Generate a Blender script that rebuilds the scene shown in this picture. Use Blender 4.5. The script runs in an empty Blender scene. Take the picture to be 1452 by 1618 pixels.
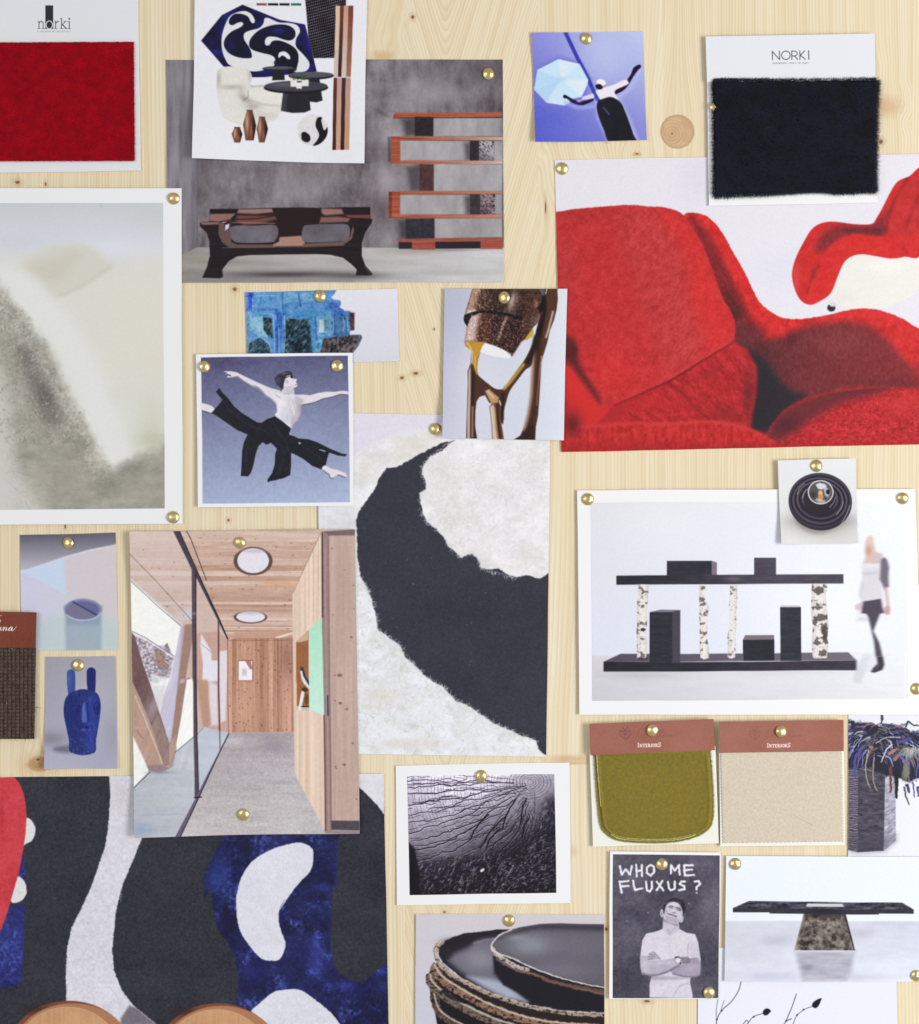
# Mood board: pictures, swatches and brass pins on a knotty pine board, seen straight on.
import bpy, math, numpy as np
scene = bpy.context.scene
U = .0005                                           # one board unit = 0.5 mm
# ---------------------------------------------------------------- camera
cam = bpy.data.cameras.new('camera'); cam_o = bpy.data.objects.new('camera', cam); scene.collection.objects.link(cam_o); scene.camera = cam_o
DIST = 1.5; cam_o.location = (0, -DIST, 0); cam_o.rotation_euler = (math.radians(90), 0, 0)
cam.sensor_fit = 'VERTICAL'; cam.sensor_height = 24; cam.lens = 24*DIST/(1618*U); cam.clip_end = 50; cam.clip_start = .01
# ---------------------------------------------------------------- world: dim pale room
w = bpy.data.worlds.new('World'); scene.world = w; w.use_nodes = True
bg = w.node_tree.nodes['Background']; bg.inputs['Color'].default_value = (.97, .98, 1.0, 1); bg.inputs['Strength'].default_value = .39
# ---------------------------------------------------------------- window light from the right, soft fill from the left
def area(name, loc, sx, sy, power, col, aim=(0, 0, 0)):
    l = bpy.data.lights.new(name, 'AREA'); l.shape = 'RECTANGLE'; l.size = sx; l.size_y = sy; l.energy = power; l.color = col
    o = bpy.data.objects.new(name, l); scene.collection.objects.link(o); o.location = loc
    from mathutils import Vector
    o.rotation_euler = (Vector(aim)-Vector(loc)).to_track_quat('-Z', 'Y').to_euler(); return o
area('window_light', (1.9, -1.6, -.2), .8, 1.2, 49.5, (1, .99, .975), (.0, 0, -.05))
area('room_light', (-1.6, -2.4, .2), 1.8, 1.4, 17.5, (.98, .985, 1))
scene.view_settings.view_transform = 'Standard'; scene.view_settings.look = 'None'; scene.view_settings.exposure = 0; scene.view_settings.gamma = 1
scene.view_settings.use_curve_mapping = False
def tone(c):
    l = (c @ np.array([.3, .59, .11]))[..., None]
    return c - 12.*np.exp(-((c-48.)/44.)**2) - 12.*np.exp(-((l-48.)/46.)**2)      # ink gamma: darks print deeper than they were mixed
# ---------------------------------------------------------------- numpy painter for the printed pictures
# Coordinates are board units: one unit = half a millimetre on the board, y downwards from the top edge.
def P(s):
    if isinstance(s, str):
        s = [tuple(float(q) for q in t.split(',')) for t in s.split()]
    return np.array(s, dtype=float)

def V(x0, y0, x1, w):                       # ruler of an enlarged study view -> board units
    k = (x1 - x0) / float(w)
    def f(s):
        a = P(s).copy()
        a[:, 0] = a[:, 0] * k + x0; a[:, 1] = a[:, 1] * k + y0
        return a
    f.k = k
    f.p = lambda x, y: (x * k + x0, y * k + y0)
    return f

def cr(pts, closed=True, n=6):              # Catmull-Rom smoothing
    p = P(pts); N = len(p); out = []
    rngi = range(N if closed else N - 1)
    for i in rngi:
        if closed:
            a, b, c, d = p[(i-1) % N], p[i], p[(i+1) % N], p[(i+2) % N]
        else:
            a, b, c, d = p[max(i-1, 0)], p[i], p[i+1], p[min(i+2, N-1)]
        for t in np.arange(n) / n:
            out.append(.5*((2*b) + (c-a)*t + (2*a-5*b+4*c-d)*t*t + (3*b-a-3*c+d)*t**3))
    if not closed: out.append(p[-1])
    return np.array(out)

def vn(X, Y, seed=0):                       # value noise 0..1
    X = np.asarray(X, float); Y = np.asarray(Y, float)
    r = np.random.RandomState(seed * 7 + 11); T = r.rand(256, 256)
    xi = np.floor(X).astype(int); yi = np.floor(Y).astype(int)
    fx = X - xi; fy = Y - yi
    fx = fx*fx*(3-2*fx); fy = fy*fy*(3-2*fy)
    a = T[yi % 256, xi % 256]; b = T[yi % 256, (xi+1) % 256]
    c = T[(yi+1) % 256, xi % 256]; d = T[(yi+1) % 256, (xi+1) % 256]
    return (a*(1-fx)+b*fx)*(1-fy) + (c*(1-fx)+d*fx)*fy

def fbm(X, Y, sx, sy=None, o=4, seed=0):    # 0..1, mean .5
    sy = sy or sx; t = 0; a = 1; s = 0
    for i in range(o):
        t = t + a*vn(X/sx*2**i + 17.3*i, Y/sy*2**i + 5.1*i, seed+i); s += a; a *= .55
    return t / s

def seg(X, Y, a, b):
    dx, dy = b[0]-a[0], b[1]-a[1]; L = dx*dx + dy*dy + 1e-9
    t = np.clip(((X-a[0])*dx + (Y-a[1])*dy)/L, 0, 1)
    return np.hypot(X-a[0]-t*dx, Y-a[1]-t*dy), t

class Pic:
    def __init__(s, x0, y0, x1, y1, bg, k=1.0):
        s.x0, s.y0, s.x1, s.y1, s.k = x0, y0, x1, y1, k
        W, H = int(round((x1-x0)*k)), int(round((y1-y0)*k))
        s.X, s.Y = np.meshgrid(x0 + (np.arange(W)+.5)/k, y0 + (np.arange(H)+.5)/k)
        s.c = np.zeros((H, W, 3)); s.c[:] = s.col(bg, s.X, s.Y)
        s.W, s.H = W, H
    def col(s, c, X, Y):
        if callable(c): c = c(X, Y)
        c = np.asarray(c, float)
        return c
    def box(s, p, m):
        i0 = max(int((p[:, 0].min()-m-s.x0)*s.k), 0); i1 = min(int((p[:, 0].max()+m-s.x0)*s.k)+2, s.W)
        j0 = max(int((p[:, 1].min()-m-s.y0)*s.k), 0); j1 = min(int((p[:, 1].max()+m-s.y0)*s.k)+2, s.H)
        if i1 <= i0 or j1 <= j0: return None
        return slice(j0, j1), slice(i0, i1)
    def put(s, b, m, c, clip=None):
        if clip is not None: m = m * clip[b]
        cc = s.col(c, s.X[b], s.Y[b])
        s.c[b] += (cc - s.c[b]) * m[..., None]
        M = np.zeros((s.H, s.W)); M[b] = m
        return M
    def fill(s, pts, c, soft=.6, a=1., wob=0, ws=6, sm=False, clip=None, seed=1, o=3):
        p = cr(pts, True, 5) if sm else P(pts)
        b = s.box(p, soft*2.5 + wob*2 + 2)
        if b is None: return np.zeros((s.H, s.W))
        X, Y = s.X[b], s.Y[b]
        if wob:
            n1 = fbm(X, Y, ws, ws, o, seed)-.5; n2 = fbm(X, Y, ws, ws, o, seed+9)-.5
            X = X + n1*wob*4; Y = Y + n2*wob*4
        d = np.full(X.shape, 1e9); ins = np.zeros(X.shape, bool)
        N = len(p)
        for i in range(N):
            q, r = p[i], p[(i+1) % N]
            dd, _ = seg(X, Y, q, r); d = np.minimum(d, dd)
            if q[1] != r[1]:
                cond = (q[1] > Y) != (r[1] > Y)
                xx = (r[0]-q[0])*(Y-q[1])/(r[1]-q[1]) + q[0]
                ins ^= cond & (X < xx)
        sd = np.where(ins, -d, d)
        t = np.clip(.5 - sd/(2.4*soft), 0, 1); t = t*t*(3-2*t)
        return s.put(b, t*a, c, clip)
    def line(s, pts, w, c, soft=.6, a=1., sm=False, clip=None, wob=0, ws=5, seed=3):
        p = P(pts)
        w = np.atleast_1d(np.asarray(w, float))
        if len(w) == 1: w = np.full(len(p), w[0])
        if sm:
            n = 5; q = cr(p, False, n)
            w = np.interp(np.arange(len(q))/n, np.arange(len(w)), w); p = q
        b = s.box(p, w.max() + soft*2 + 2 + wob*2)
        if b is None: return np.zeros((s.H, s.W))
        X, Y = s.X[b], s.Y[b]
        if wob:
            X = X + (fbm(X, Y, ws, ws, 2, seed)-.5)*wob*4; Y = Y + (fbm(X, Y, ws, ws, 2, seed+5)-.5)*wob*4
        sd = np.full(X.shape, 1e9)
        for i in range(len(p)-1):
            d, t = seg(X, Y, p[i], p[i+1])
            sd = np.minimum(sd, d - .5*(w[i] + (w[i+1]-w[i])*t))
        t = np.clip(.5 - sd/(2.4*soft), 0, 1); t = t*t*(3-2*t)
        return s.put(b, t*a, c, clip)
    def ell(s, cx, cy, rx, ry, c, soft=.6, a=1., rot=0, clip=None, ring=None, wob=0, ws=5, seed=3):
        m = max(rx, ry)+soft*2+2+wob*2; b = s.box(np.array([[cx-m, cy-m], [cx+m, cy+m]]), 0)
        if b is None: return np.zeros((s.H, s.W))
        X, Y = s.X[b]-cx, s.Y[b]-cy
        if wob:
            X = X + (fbm(s.X[b], s.Y[b], ws, ws, 3, seed)-.5)*wob*4; Y = Y + (fbm(s.X[b], s.Y[b], ws, ws, 3, seed+5)-.5)*wob*4
        cs, sn = np.cos(rot), np.sin(rot)
        u, v = X*cs+Y*sn, -X*sn+Y*cs
        e = np.hypot(u/rx, v/ry)
        g = np.hypot(u/rx**2, v/ry**2)/np.maximum(e, 1e-6) + 1e-9
        sd = (e-1)/g
        if ring: sd = np.abs(sd) - ring/2
        t = np.clip(.5 - sd/(2.4*soft), 0, 1); t = t*t*(3-2*t)
        return s.put(b, t*a, c, clip)
    def glow(s, cx, cy, rx, ry, c, a=1., rot=0, clip=None):
        m = max(rx, ry)*2.4; b = s.box(np.array([[cx-m, cy-m], [cx+m, cy+m]]), 0)
        if b is None: return
        X, Y = s.X[b]-cx, s.Y[b]-cy; cs, sn = np.cos(rot), np.sin(rot)
        u, v = X*cs+Y*sn, -X*sn+Y*cs
        return s.put(b, a*np.exp(-(u/rx)**2-(v/ry)**2), c, clip)
    def rect(s, x0, y0, x1, y1, c, **k):
        return s.fill([(x0, y0), (x1, y0), (x1, y1), (x0, y1)], c, **k)
    def add(s, n, amp, clip=None, tint=(1, 1, 1)):      # n: -.5...5 field
        m = n*amp if clip is None else n*amp*clip
        s.c += m[..., None]*np.asarray(tint)
    def mul(s, f, clip=None):
        if clip is not None: f = 1+(f-1)*clip
        s.c *= f[..., None]
    def n(s, sx, sy=None, o=4, seed=0, rot=0):
        X, Y = s.X, s.Y
        if rot:
            cs, sn = np.cos(rot), np.sin(rot); X, Y = X*cs+Y*sn, -X*sn+Y*cs
        return fbm(X, Y, sx, sy, o, seed)-.5
    def grain(s, amp=3, seed=5):
        r = np.random.RandomState(seed).randn(s.H, s.W)
        r = (r + np.roll(r, 1, 0) + np.roll(r, 1, 1))/1.7
        s.c += (r*amp*.8)[..., None]
        return s

def mix(a, b, t):
    a = np.asarray(a, float); b = np.asarray(b, float)
    t = np.clip(t, 0, 1)[..., None]
    return a*(1-t) + b*t
def lg(c0, c1, x0, y0, x1, y1):             # linear gradient colour function
    def f(X, Y):
        dx, dy = x1-x0, y1-y0
        return mix(c0, c1, ((X-x0)*dx+(Y-y0)*dy)/(dx*dx+dy*dy))
    return f
def bl(tl, tr, br, bl_, x0, y0, x1, y1):    # four-corner gradient
    def f(X, Y):
        u = (X-x0)/(x1-x0); v = (Y-y0)/(y1-y0)
        return mix(mix(tl, tr, u), mix(bl_, br, u), v)
    return f
def pic_mood():
    p = Pic(302, -24, 583, 264, (233, 233, 239))
    v = V(250, 0, 600, 1452)
    navy = p.fill(v("283,272 420,105 555,37 800,135 962,165 985,250 1042,475 960,485 700,510 615,510 600,470 430,440"), (40, 38, 84))
    p.add(p.n(14, 14, 4, 2), 90, navy, (.5, .5, 1.5)); p.add(p.n(30, 30, 3, 8), 40, navy, (.3, .3, 1))
    rib = p.fill(v("560,78 610,95 635,135 628,157 610,150 590,115 545,97 500,100 470,130 468,160 490,170 520,155 550,150 560,165 540,185 480,215 440,260 435,310 470,355 530,380 600,385 615,370 600,320 565,265 565,225 600,205 660,190 690,160 700,125 730,125 790,150 860,155 910,170 930,210 905,260 905,310 950,360 990,410 990,450 960,475 890,475 915,430 920,370 900,325 850,290 790,270 750,275 730,300 705,300 700,270 720,245 770,245 830,265 870,268 897,245 895,205 860,175 800,165 730,175 660,205 610,255 598,300 620,330 680,350 740,365 768,390 765,430 690,465 600,470 480,435 445,400 420,330 418,250 440,170 480,105"), (226, 225, 228), sm=True)
    isl = p.fill(v("468,160 470,130 500,100 545,97 590,115 605,150 660,180 600,205 565,225 565,265 600,320 615,370 600,385 530,380 470,355 435,310 440,260 480,215 540,185 560,165 550,150 520,155 490,170"), (34, 34, 58), sm=True, a=.75)
    isl2 = p.fill(v("598,300 610,255 660,205 730,175 800,165 860,175 895,205 897,245 870,268 830,265 770,245 720,245 700,270 705,300 730,300 750,275 790,270 850,290 900,325 920,370 915,430 890,475 765,430 768,390 740,365 680,350 620,330"), (34, 34, 52), sm=True, a=.8)
    p.glow(*v.p(790, 205), 11, 6, (58, 58, 130), .8); p.glow(*v.p(480, 300), 7, 9, (50, 50, 110), .6)
    p.fill(v("788,378 795,350 830,342 860,365 867,390 850,392 830,375 810,370 797,382"), (230, 228, 232), sm=True)
    # fabric sample
    fb = p.fill(v("963,-10 1230,-10 1230,385 1020,387 985,250"), (38, 34, 40))
    X, Y = p.X, p.Y; u = X*.9+Y*.42; w = -X*.35+Y*.9
    st = (np.sin(u*2.6)*.5+.5)**2 * (np.sin(w*1.15+np.floor(u/2.4)*2.1)*.5+.5)**3
    p.add(st*(.35+1.2*fbm(X, Y, 16, 20, 2, 4)), 175, fb, (1, .96, 1))
    for a, b, c in ((572, 637, (226, 226, 222)), (647, 713, (132, 88, 78)), (722, 788, (36, 40, 48)), (796, 861, (34, 42, 58)), (871, 938, (42, 112, 76))):
        p.fill(v([(a, 27), (b, 27), (b, 43), (a, 41)]), c, soft=.4)
    # copper slats
    def slat(t0, t1, y0, y1, c0, c1):
        q = lambda t, y: (1163-21*(y-42)/945 + t*(116-6*(y-42)/945), y)
        p.fill(v([q(t0, y0), q(t1, y0), q(t1, y1), q(t0, y1)]), lg(c0, c1, *v.p(1200, y0), *v.p(1200, y1)), soft=.35)
    for t0, t1, a, b in ((0, .27, (214, 178, 150), (200, 190, 186)), (.25, .47, (110, 74, 62), (74, 46, 42)), (.45, .73, (196, 150, 128), (206, 196, 192)), (.72, 1, (120, 76, 62), (160, 108, 84))):
        slat(t0, t1, 42, 511, a, b)
    for t0, t1, a, b in ((0, .22, (104, 66, 54), (78, 50, 44)), (.2, .5, (186, 154, 150), (204, 160, 132)), (.48, .72, (84, 58, 54), (70, 48, 44)), (.7, 1, (184, 146, 140), (196, 150, 116))):
        slat(t0, t1, 516, 987, a, b)
    p.fill(v("1165,45 1185,45 1175,330 1160,330"), (226, 206, 170), soft=1.5, a=.5)
    # armchair
    ch = p.fill(v("385,500 398,458 450,440 540,440 590,460 615,500 614,562 700,562 770,590 812,640 806,720 780,780 720,808 640,828 560,830 480,805 430,770 402,690 385,590"), (226, 223, 217), sm=True, soft=.8)
    p.glow(*v.p(397, 520), 4, 14, (176, 172, 160), .8, clip=ch); p.glow(*v.p(480, 575), 18, 4, (180, 174, 164), .8, clip=ch); p.glow(*v.p(600, 490), 3, 12, (186, 180, 170), .7, clip=ch); p.fill(v('590,600 650,592 760,600 808,650 806,720 700,700 640,680 600,650'), (232, 229, 222), soft=2, clip=ch, a=.7); p.line(v('600,660 700,690 800,700'), 3, (192, 186, 176), soft=2, a=.7, clip=ch)
    p.glow(*v.p(570, 650), 10, 5, (150, 144, 136), .8, .6, clip=ch); p.glow(*v.p(620, 700), 12, 6, (172, 164, 156), .8, clip=ch)
    p.glow(*v.p(545, 600), 5, 10, (186, 180, 172), .6, clip=ch); p.glow(*v.p(690, 760), 22, 6, (196, 192, 184), .6, clip=ch)
    p.line(v("612,570 690,568 760,590 780,606"), 3, (180, 174, 164), a=.7, clip=ch, sm=True)
    p.line(v("590,600 590,640 560,665"), 2, (150, 144, 138), a=.6, clip=ch, sm=True)
    p.add(p.n(3, 3, 3, 6), 12, ch)
    # tables
    dk, md = (52, 50, 58), (92, 90, 100)
    p.fill(v("755,462 825,462 832,530 748,532"), dk); p.ell(*v.p(790, 455), 25.5, 4, dk); p.ell(*v.p(790, 450), 24.5, 2.6, md)
    p.fill(v("985,520 1060,520 1080,665 1040,678 985,670"), dk); p.ell(*v.p(1005, 503), 36, 6, dk); p.ell(*v.p(1005, 495), 35, 4.6, md)
    p.fill(v("822,600 990,600 1002,728 960,744 880,746 806,730"), (56, 54, 62)); p.fill(v("822,600 850,600 840,740 806,730"), (84, 82, 92), a=.6, soft=1.5)
    p.ell(*v.p(905, 580), 51, 9.5, (44, 42, 50)); p.ell(*v.p(905, 570), 50, 8.4, (78, 76, 86)); p.glow(*v.p(820, 560), 20, 4, (120, 118, 128), .5)
    for x, y, r in ((890, 550, 5.4), (966, 546, 6), (926, 562, 5)):
        p.fill(v([(x-r*4, y-16), (x+r*4, y-16), (x+r*3.6, y+24), (x-r*3.6, y+24)]), (232, 230, 228), soft=.8)
    r = np.random.RandomState(4)
    for i in range(46):
        x, y = r.choice([890, 966, 975, 926]), 520
        x += r.uniform(-26, 26); y += r.uniform(-16, 12)
        p.line(v([(x, y), (x+r.uniform(-12, 12), y-r.uniform(4, 20))]), 1.1, (r.randint(50, 100), r.randint(78, 116), r.randint(50, 80)), a=.8, soft=.4)
    # bronze vases
    for s_ in ("505,840 540,840 556,885 542,941 505,941 487,885", "585,727 620,727 645,830 630,926 577,926 560,820", "665,772 700,772 722,850 700,939 665,939 648,850"):
        q = v(s_); m = p.fill(q, (112, 76, 62), soft=.6); cx, cy = q.mean(0)
        w = np.ptp(q[:, 0]); h = np.ptp(q[:, 1])
        p.glow(cx-w*.2, cy-h*.1, w*.14, h*.35, (205, 165, 142), .9, clip=m); p.glow(cx+w*.38, cy, w*.16, h*.5, (46, 28, 26), .9, clip=m)
        p.glow(cx+w*.12, cy+h*.2, w*.1, h*.2, (176, 122, 96), .6, clip=m); p.line([q[0], q[1]], 1.2, (50, 34, 32), a=.8)
    b = p.ell(*v.p(1013, 857), 24, 24.6, (222, 219, 219), soft=.8)
    p.glow(*v.p(940, 940), 10, 8, (190, 186, 186), .6, clip=b); p.add(p.n(3, 3, 3, 9), 24, b)
    p.fill(v("1045,782 1078,773 1072,800 1088,858 1112,836 1114,880 1082,930 1042,956 1015,958 1046,918 1056,880 1034,830"), (38, 36, 42), sm=True, clip=b, wob=.3)
    p.fill(v("940,880 965,870 995,895 998,925 975,935 945,920"), (38, 36, 42), sm=True, wob=.4)
    return p.grain(2)

def pic_bench():
    p = Pic(256, 88, 802, 452, (118, 111, 116))
    v = V(280, 250, 600, 1452); w = V(580, 150, 820, 1253)
    wall = p.c[..., 0]*0+1
    p.add(p.n(90, 60, 3, 3), 76); p.add(p.n(26, 34, 5, 5), 62); p.add(p.n(7, 24, 3, 6), 30); p.add(p.n(3, 4, 3, 16), 18)
    p.glow(690, 150, 55, 18, (160, 154, 158), .7); p.glow(660, 290, 60, 60, (168, 160, 164), .45); p.glow(470, 290, 60, 30, (150, 142, 147), .5)
    p.glow(620, 220, 18, 14, (176, 168, 172), .7); p.glow(612, 285, 16, 22, (172, 162, 166), .6); p.glow(612, 380, 20, 18, (160, 152, 156), .6)
    p.glow(320, 250, 24, 60, (98, 92, 98), .5); p.glow(790, 110, 60, 20, (92, 87, 92), .6); p.glow(592, 240, 12, 20, (92, 84, 90), .55); p.glow(595, 330, 14, 16, (108, 92, 94), .6)
    lw = p.fill([(250, 80), (312, 80), (312, 392), (280, 407), (250, 420)], (128, 122, 130), soft=.6, a=.85)
    p.add(p.n(5, 60, 4, 12), 60, lw); p.glow(300, 140, 8, 60, (150, 145, 152), .5, clip=lw); p.glow(276, 260, 5, 40, (168, 164, 170), .6, clip=lw)
    p.line([(312, 90), (312, 392)], 1.4, (92, 86, 94), a=.5)
    fl = p.fill([(250, 420), (280, 407), (312, 391), (802, 392), (802, 460), (250, 460)], lg((150, 143, 138), (196, 195, 196), 300, 400, 760, 410), soft=.9)
    p.add(p.n(70, 9, 3, 14), 34, fl)
    p.glow(450, 434, 90, 5.5, (84, 76, 80), .95, clip=fl); p.glow(560, 436, 50, 6, (92, 84, 88), .8, clip=fl); p.glow(450, 405, 60, 8, (186, 180, 174), .6, clip=fl)
    p.glow(700, 395, 70, 3, (120, 112, 114), .5, clip=fl); p.glow(650, 400, 30, 4, (176, 152, 142), .5, clip=fl); p.rect(250, 440, 560, 450, (120, 113, 118), soft=4, a=.35)
    # bench
    B = p.fill(v("235,365 430,365 640,358 890,355 1040,360 1185,352 1385,350 1388,435 1403,440 1395,465 1350,530 1325,610 1325,700 1350,770 1403,830 1390,842 1282,840 1290,800 1250,760 1190,715 1100,695 1000,690 520,695 430,705 370,740 325,800 330,852 310,862 180,858 215,780 235,700 232,600 215,540 165,490 163,465 180,458 230,455"), (50, 41, 46), soft=.7)
    p.add(p.n(40, 3, 3, 21), 22, B, (1.2, .9, .9))
    p.fill(v("232,368 425,370 418,392 240,398"), (44, 38, 44), clip=B); p.fill(v("232,400 420,398 380,440 300,455 228,450"), (146, 106, 98), soft=1.2, clip=B)
    p.fill(v("165,460 300,458 296,476 180,480"), (140, 104, 96), soft=1, clip=B)
    p.fill(v("440,368 680,362 690,390 560,402 430,395"), (150, 116, 110), soft=1.5, clip=B); p.fill(v("430,410 700,415 720,440 600,470 480,482 420,450"), (118, 80, 74), soft=2.5, clip=B)
    p.line(v("430,440 560,436 690,418"), 2, (60, 42, 44), soft=1, a=.8, clip=B); p.line(v("400,462 520,464 700,470"), 1.6, (168, 124, 116), soft=.9, a=.8, clip=B)
    p.fill(v("700,365 1030,362 1020,470 890,480 890,560 735,560 725,480"), (58, 40, 42), soft=2, clip=B)
    p.fill(v("1035,362 1180,366 1195,400 1060,412 1035,395"), (150, 112, 106), soft=1.8, clip=B); p.fill(v("1030,425 1150,420 1240,430 1230,458 1020,468"), (132, 96, 90), soft=1.8, clip=B)
    p.fill(v("1188,354 1384,352 1384,405 1200,412"), (52, 40, 44), clip=B); p.fill(v("1195,408 1386,405 1386,432 1240,428"), (118, 76, 68), soft=1, clip=B)
    p.fill(v("300,460 390,445 385,520 390,600 430,618 700,620 700,640 370,640 320,600 295,540"), (106, 88, 86), soft=1, clip=B)
    p.fill(v("335,455 385,450 382,490 345,520"), (60, 46, 50), soft=1, clip=B); p.fill(v("345,480 375,470 372,500 345,520"), (214, 208, 216), soft=.8, clip=B); p.line(v("330,462 352,458"), 1.2, (190, 184, 192))
    p.fill(v("735,568 890,558 918,612 900,632 690,634 690,618 730,600"), (168, 130, 116), soft=1, clip=B)
    p.fill(v("905,615 1180,600 1240,560 1262,480 1270,520 1255,580 1190,625 900,636"), (112, 92, 88), soft=1, clip=B)
    p.line(v("330,642 700,640 1000,636 1200,626"), 1, (150, 122, 112), a=.7, clip=B)
    for s_ in ("400,487 560,484 690,480 722,500 724,550 705,590 670,606 470,608 400,590 383,540", "905,495 940,480 1090,474 1210,474 1238,500 1238,550 1210,588 1160,598 930,606 895,570"):
        h = p.fill(v(s_), (108, 103, 111), sm=True, soft=.8); p.add(p.n(20, 20, 3, 22), 30, h)
    p.fill(v("1350,760 1403,830 1390,842 1340,790"), (96, 80, 80), soft=.8, clip=B, a=.5)
    # shelf
    W2 = (172, 168, 170)
    for q in ("552,196 1112,193 1112,342 552,342", "275,380 928,380 928,543 275,543", "1050,380 1116,380 1116,545 1052,543", "555,575 1116,575 1116,795 555,795", "275,822 935,822 935,988 275,988", "1055,822 1116,822 1116,990 1055,988", "560,1022 1116,1020 1116,1178 560,1182"):
        m = p.fill(w(q), W2, soft=1, a=.8); p.add(p.n(12, 26, 4, 31), 46, m); p.glow(*w.p(1110, 250), 6, 20, (110, 105, 112), .5, clip=m)
    for x0, y0, x1, y1, c, sh in ((395, 182, 548, 342, (60, 53, 58), 110), (435, 575, 553, 795, (88, 66, 68), 110), (320, 1022, 557, 1188, (66, 62, 71), 60), (850, 380, 928, 543, (64, 59, 64), 50), (850, 822, 935, 990, (72, 66, 70), 50)):
        p.fill(w([(x0-sh, y0+20), (x0+20, y0), (x0+20, y1), (x0-sh*.7, y1)]), (70, 64, 70), soft=5, a=.7)
        m = p.fill(w([(x0, y0), (x1, y0), (x1, y1), (x0, y1)]), c, soft=.9); p.add(p.n(4, 4, 3, 33), 22, m)
    for x0, y0, x1, y1, c in ((928, 376, 1048, 543, (150, 144, 152)), (936, 820, 1055, 990, (122, 106, 112))):
        m = p.fill(w([(x0, y0), (x1, y0), (x1, y1), (x0, y1)]), c, soft=.6); t = fbm(p.X+p.Y*.4, p.Y-p.X*.5, 5, 2.4, 4, 35)
        p.add(np.abs(t-.5)*-4+.4, 110, m); p.glow(*w.p(x0+20, y1), 12, 12, (70, 56, 60), .6, clip=m)
    red, rl = (166, 88, 68), (204, 172, 156)
    G = lambda a, b: lg(a, b, *w.p(500, 0), *w.p(1116, 0))
    wd = []
    wd.append(p.fill(w("232,150 1112,146 1112,180 400,182 222,193 213,186"), G(red, (178, 96, 74))))
    p.line(w("222,194 560,190 1112,188"), 1.8, (92, 60, 52), a=.8)
    wd.append(p.fill(w("198,346 1118,350 1118,374 275,374 275,545 1118,545 1118,570 200,570"), G(red, rl)))
    wd.append(p.fill(w("180,800 560,796 1118,797 1118,818 275,822 272,990 1118,990 1118,1016 240,1020 180,1014"), G(red, (186, 128, 108))))
    p.line(w("275,377 1116,380"), 1, (84, 56, 50), a=.7); p.line(w("275,824 930,824"), 1, (84, 56, 50), a=.7)
    p.fill(w("180,804 208,804 204,1014 182,1012"), (112, 62, 54), soft=1.2, a=.8)
    p.fill(w("170,350 198,350 198,560 172,550"), (80, 70, 74), soft=2, a=.7)
    p.rect(*w.p(262, 1210), *w.p(1000, 1270), (58, 52, 58), soft=.8)
    wd.append(p.fill(w("245,1190 560,1185 1118,1180 1118,1275 937,1275 937,1212 563,1212 563,1277 372,1277 372,1215 262,1214"), (158, 86, 72)))
    for m in wd: p.add(p.n(30, 1.6, 3, 41), 44, m)
    for y in (352, 550, 806, 998): p.line(w([(275, y), (1116, y)]), .7, (214, 140, 108), a=.5, soft=.4)
    p.glow(*w.p(120, 150), 14, 3, (96, 84, 88), .6, .5)
    return p.grain(2.2)

def pic_acrobat():
    p = Pic(836, 46, 1026, 230, bl((138, 140, 216), (192, 202, 236), (134, 134, 210), (88, 94, 196), 840, 50, 1020, 225))
    v = V(820, 30, 1100, 1452)
    p.glow(*v.p(700, 300), 45, 50, (186, 196, 232), .8); p.glow(*v.p(200, 820), 50, 22, (92, 100, 204), .7)
    p.fill(v("120,580 150,400 320,310 500,350 590,500 540,680 380,740 210,710"), (112, 112, 206), soft=5, a=.8)
    p.line(v("372,100 480,330 560,480 640,665"), 6.2, (68, 74, 172), soft=.9)
    u = p.fill(v("320,332 495,372 565,500 560,540 510,640 415,662 412,688 370,712 225,690 122,582 150,420"), (198, 226, 244), soft=1)
    for a, b, c in (((122, 582), (150, 420), (176, 212, 244)), ((320, 332), (495, 372), (222, 232, 240)), ((565, 500), (510, 640), (226, 234, 240)), ((225, 690), (122, 582), (176, 206, 238)), ((370, 712), (225, 690), (206, 226, 244))):
        p.fill(v([a, b, (340, 500)]), c, soft=1.8, clip=u, a=.8)
    p.glow(*v.p(340, 500), 9, 5, (176, 210, 240), .8, clip=u)
    # halo
    p.fill(v("620,690 640,640 720,600 790,640 900,560 1000,400 1010,420 930,560 830,660 910,820 980,1000 900,1010 730,1010 640,820"), (182, 186, 238), soft=4.5, a=.85)
    p.line(v("380,690 480,730 600,720"), 5, (170, 180, 236), soft=3, a=.7)
    p.line(v("372,636 400,650 450,680 520,692 600,664"), (4.6, 4, 5.4, 6.4, 4), (44, 26, 66), soft=.9, sm=True)
    p.ell(*v.p(374, 640), 3, 2.6, (34, 20, 40)); p.glow(*v.p(490, 676), 4, 2, (236, 170, 190), .9)
    p.line(v("790,602 860,562 925,468 955,415 985,392"), (7, 6.6, 5, 8, 6), (48, 22, 62), soft=.9, sm=True)
    p.fill(v("625,598 720,558 780,540 870,500 895,535 800,580 785,610 815,672 770,655 650,662"), (238, 228, 238), soft=1.1, sm=True)
    p.fill(v("625,606 520,640 508,664 560,662 610,650"), (222, 214, 236), soft=1.1)
    p.ell(*v.p(672, 524), 7.6, 5.6, (240, 234, 238), soft=.9, rot=.2); p.ell(*v.p(655, 558), 5.8, 4.2, (44, 20, 40), soft=.9, rot=.3); p.line(v("690,552 706,546"), 1.4, (222, 120, 130), soft=.6)
    p.line(v("612,600 652,672"), 5, (72, 78, 180), soft=.9)
    s = p.fill(v("700,652 750,642 800,662 840,700 870,770 900,850 932,950 945,1020 748,1020 692,910 652,810 634,720 650,675"), (44, 45, 54), soft=1, sm=True)
    p.line(v("690,730 715,760 735,785"), 2.4, (112, 96, 150), soft=1.3, a=.8)
    p.add(p.n(12, 30, 3, 4), 12, s)
    return p.grain(2.2)

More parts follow.
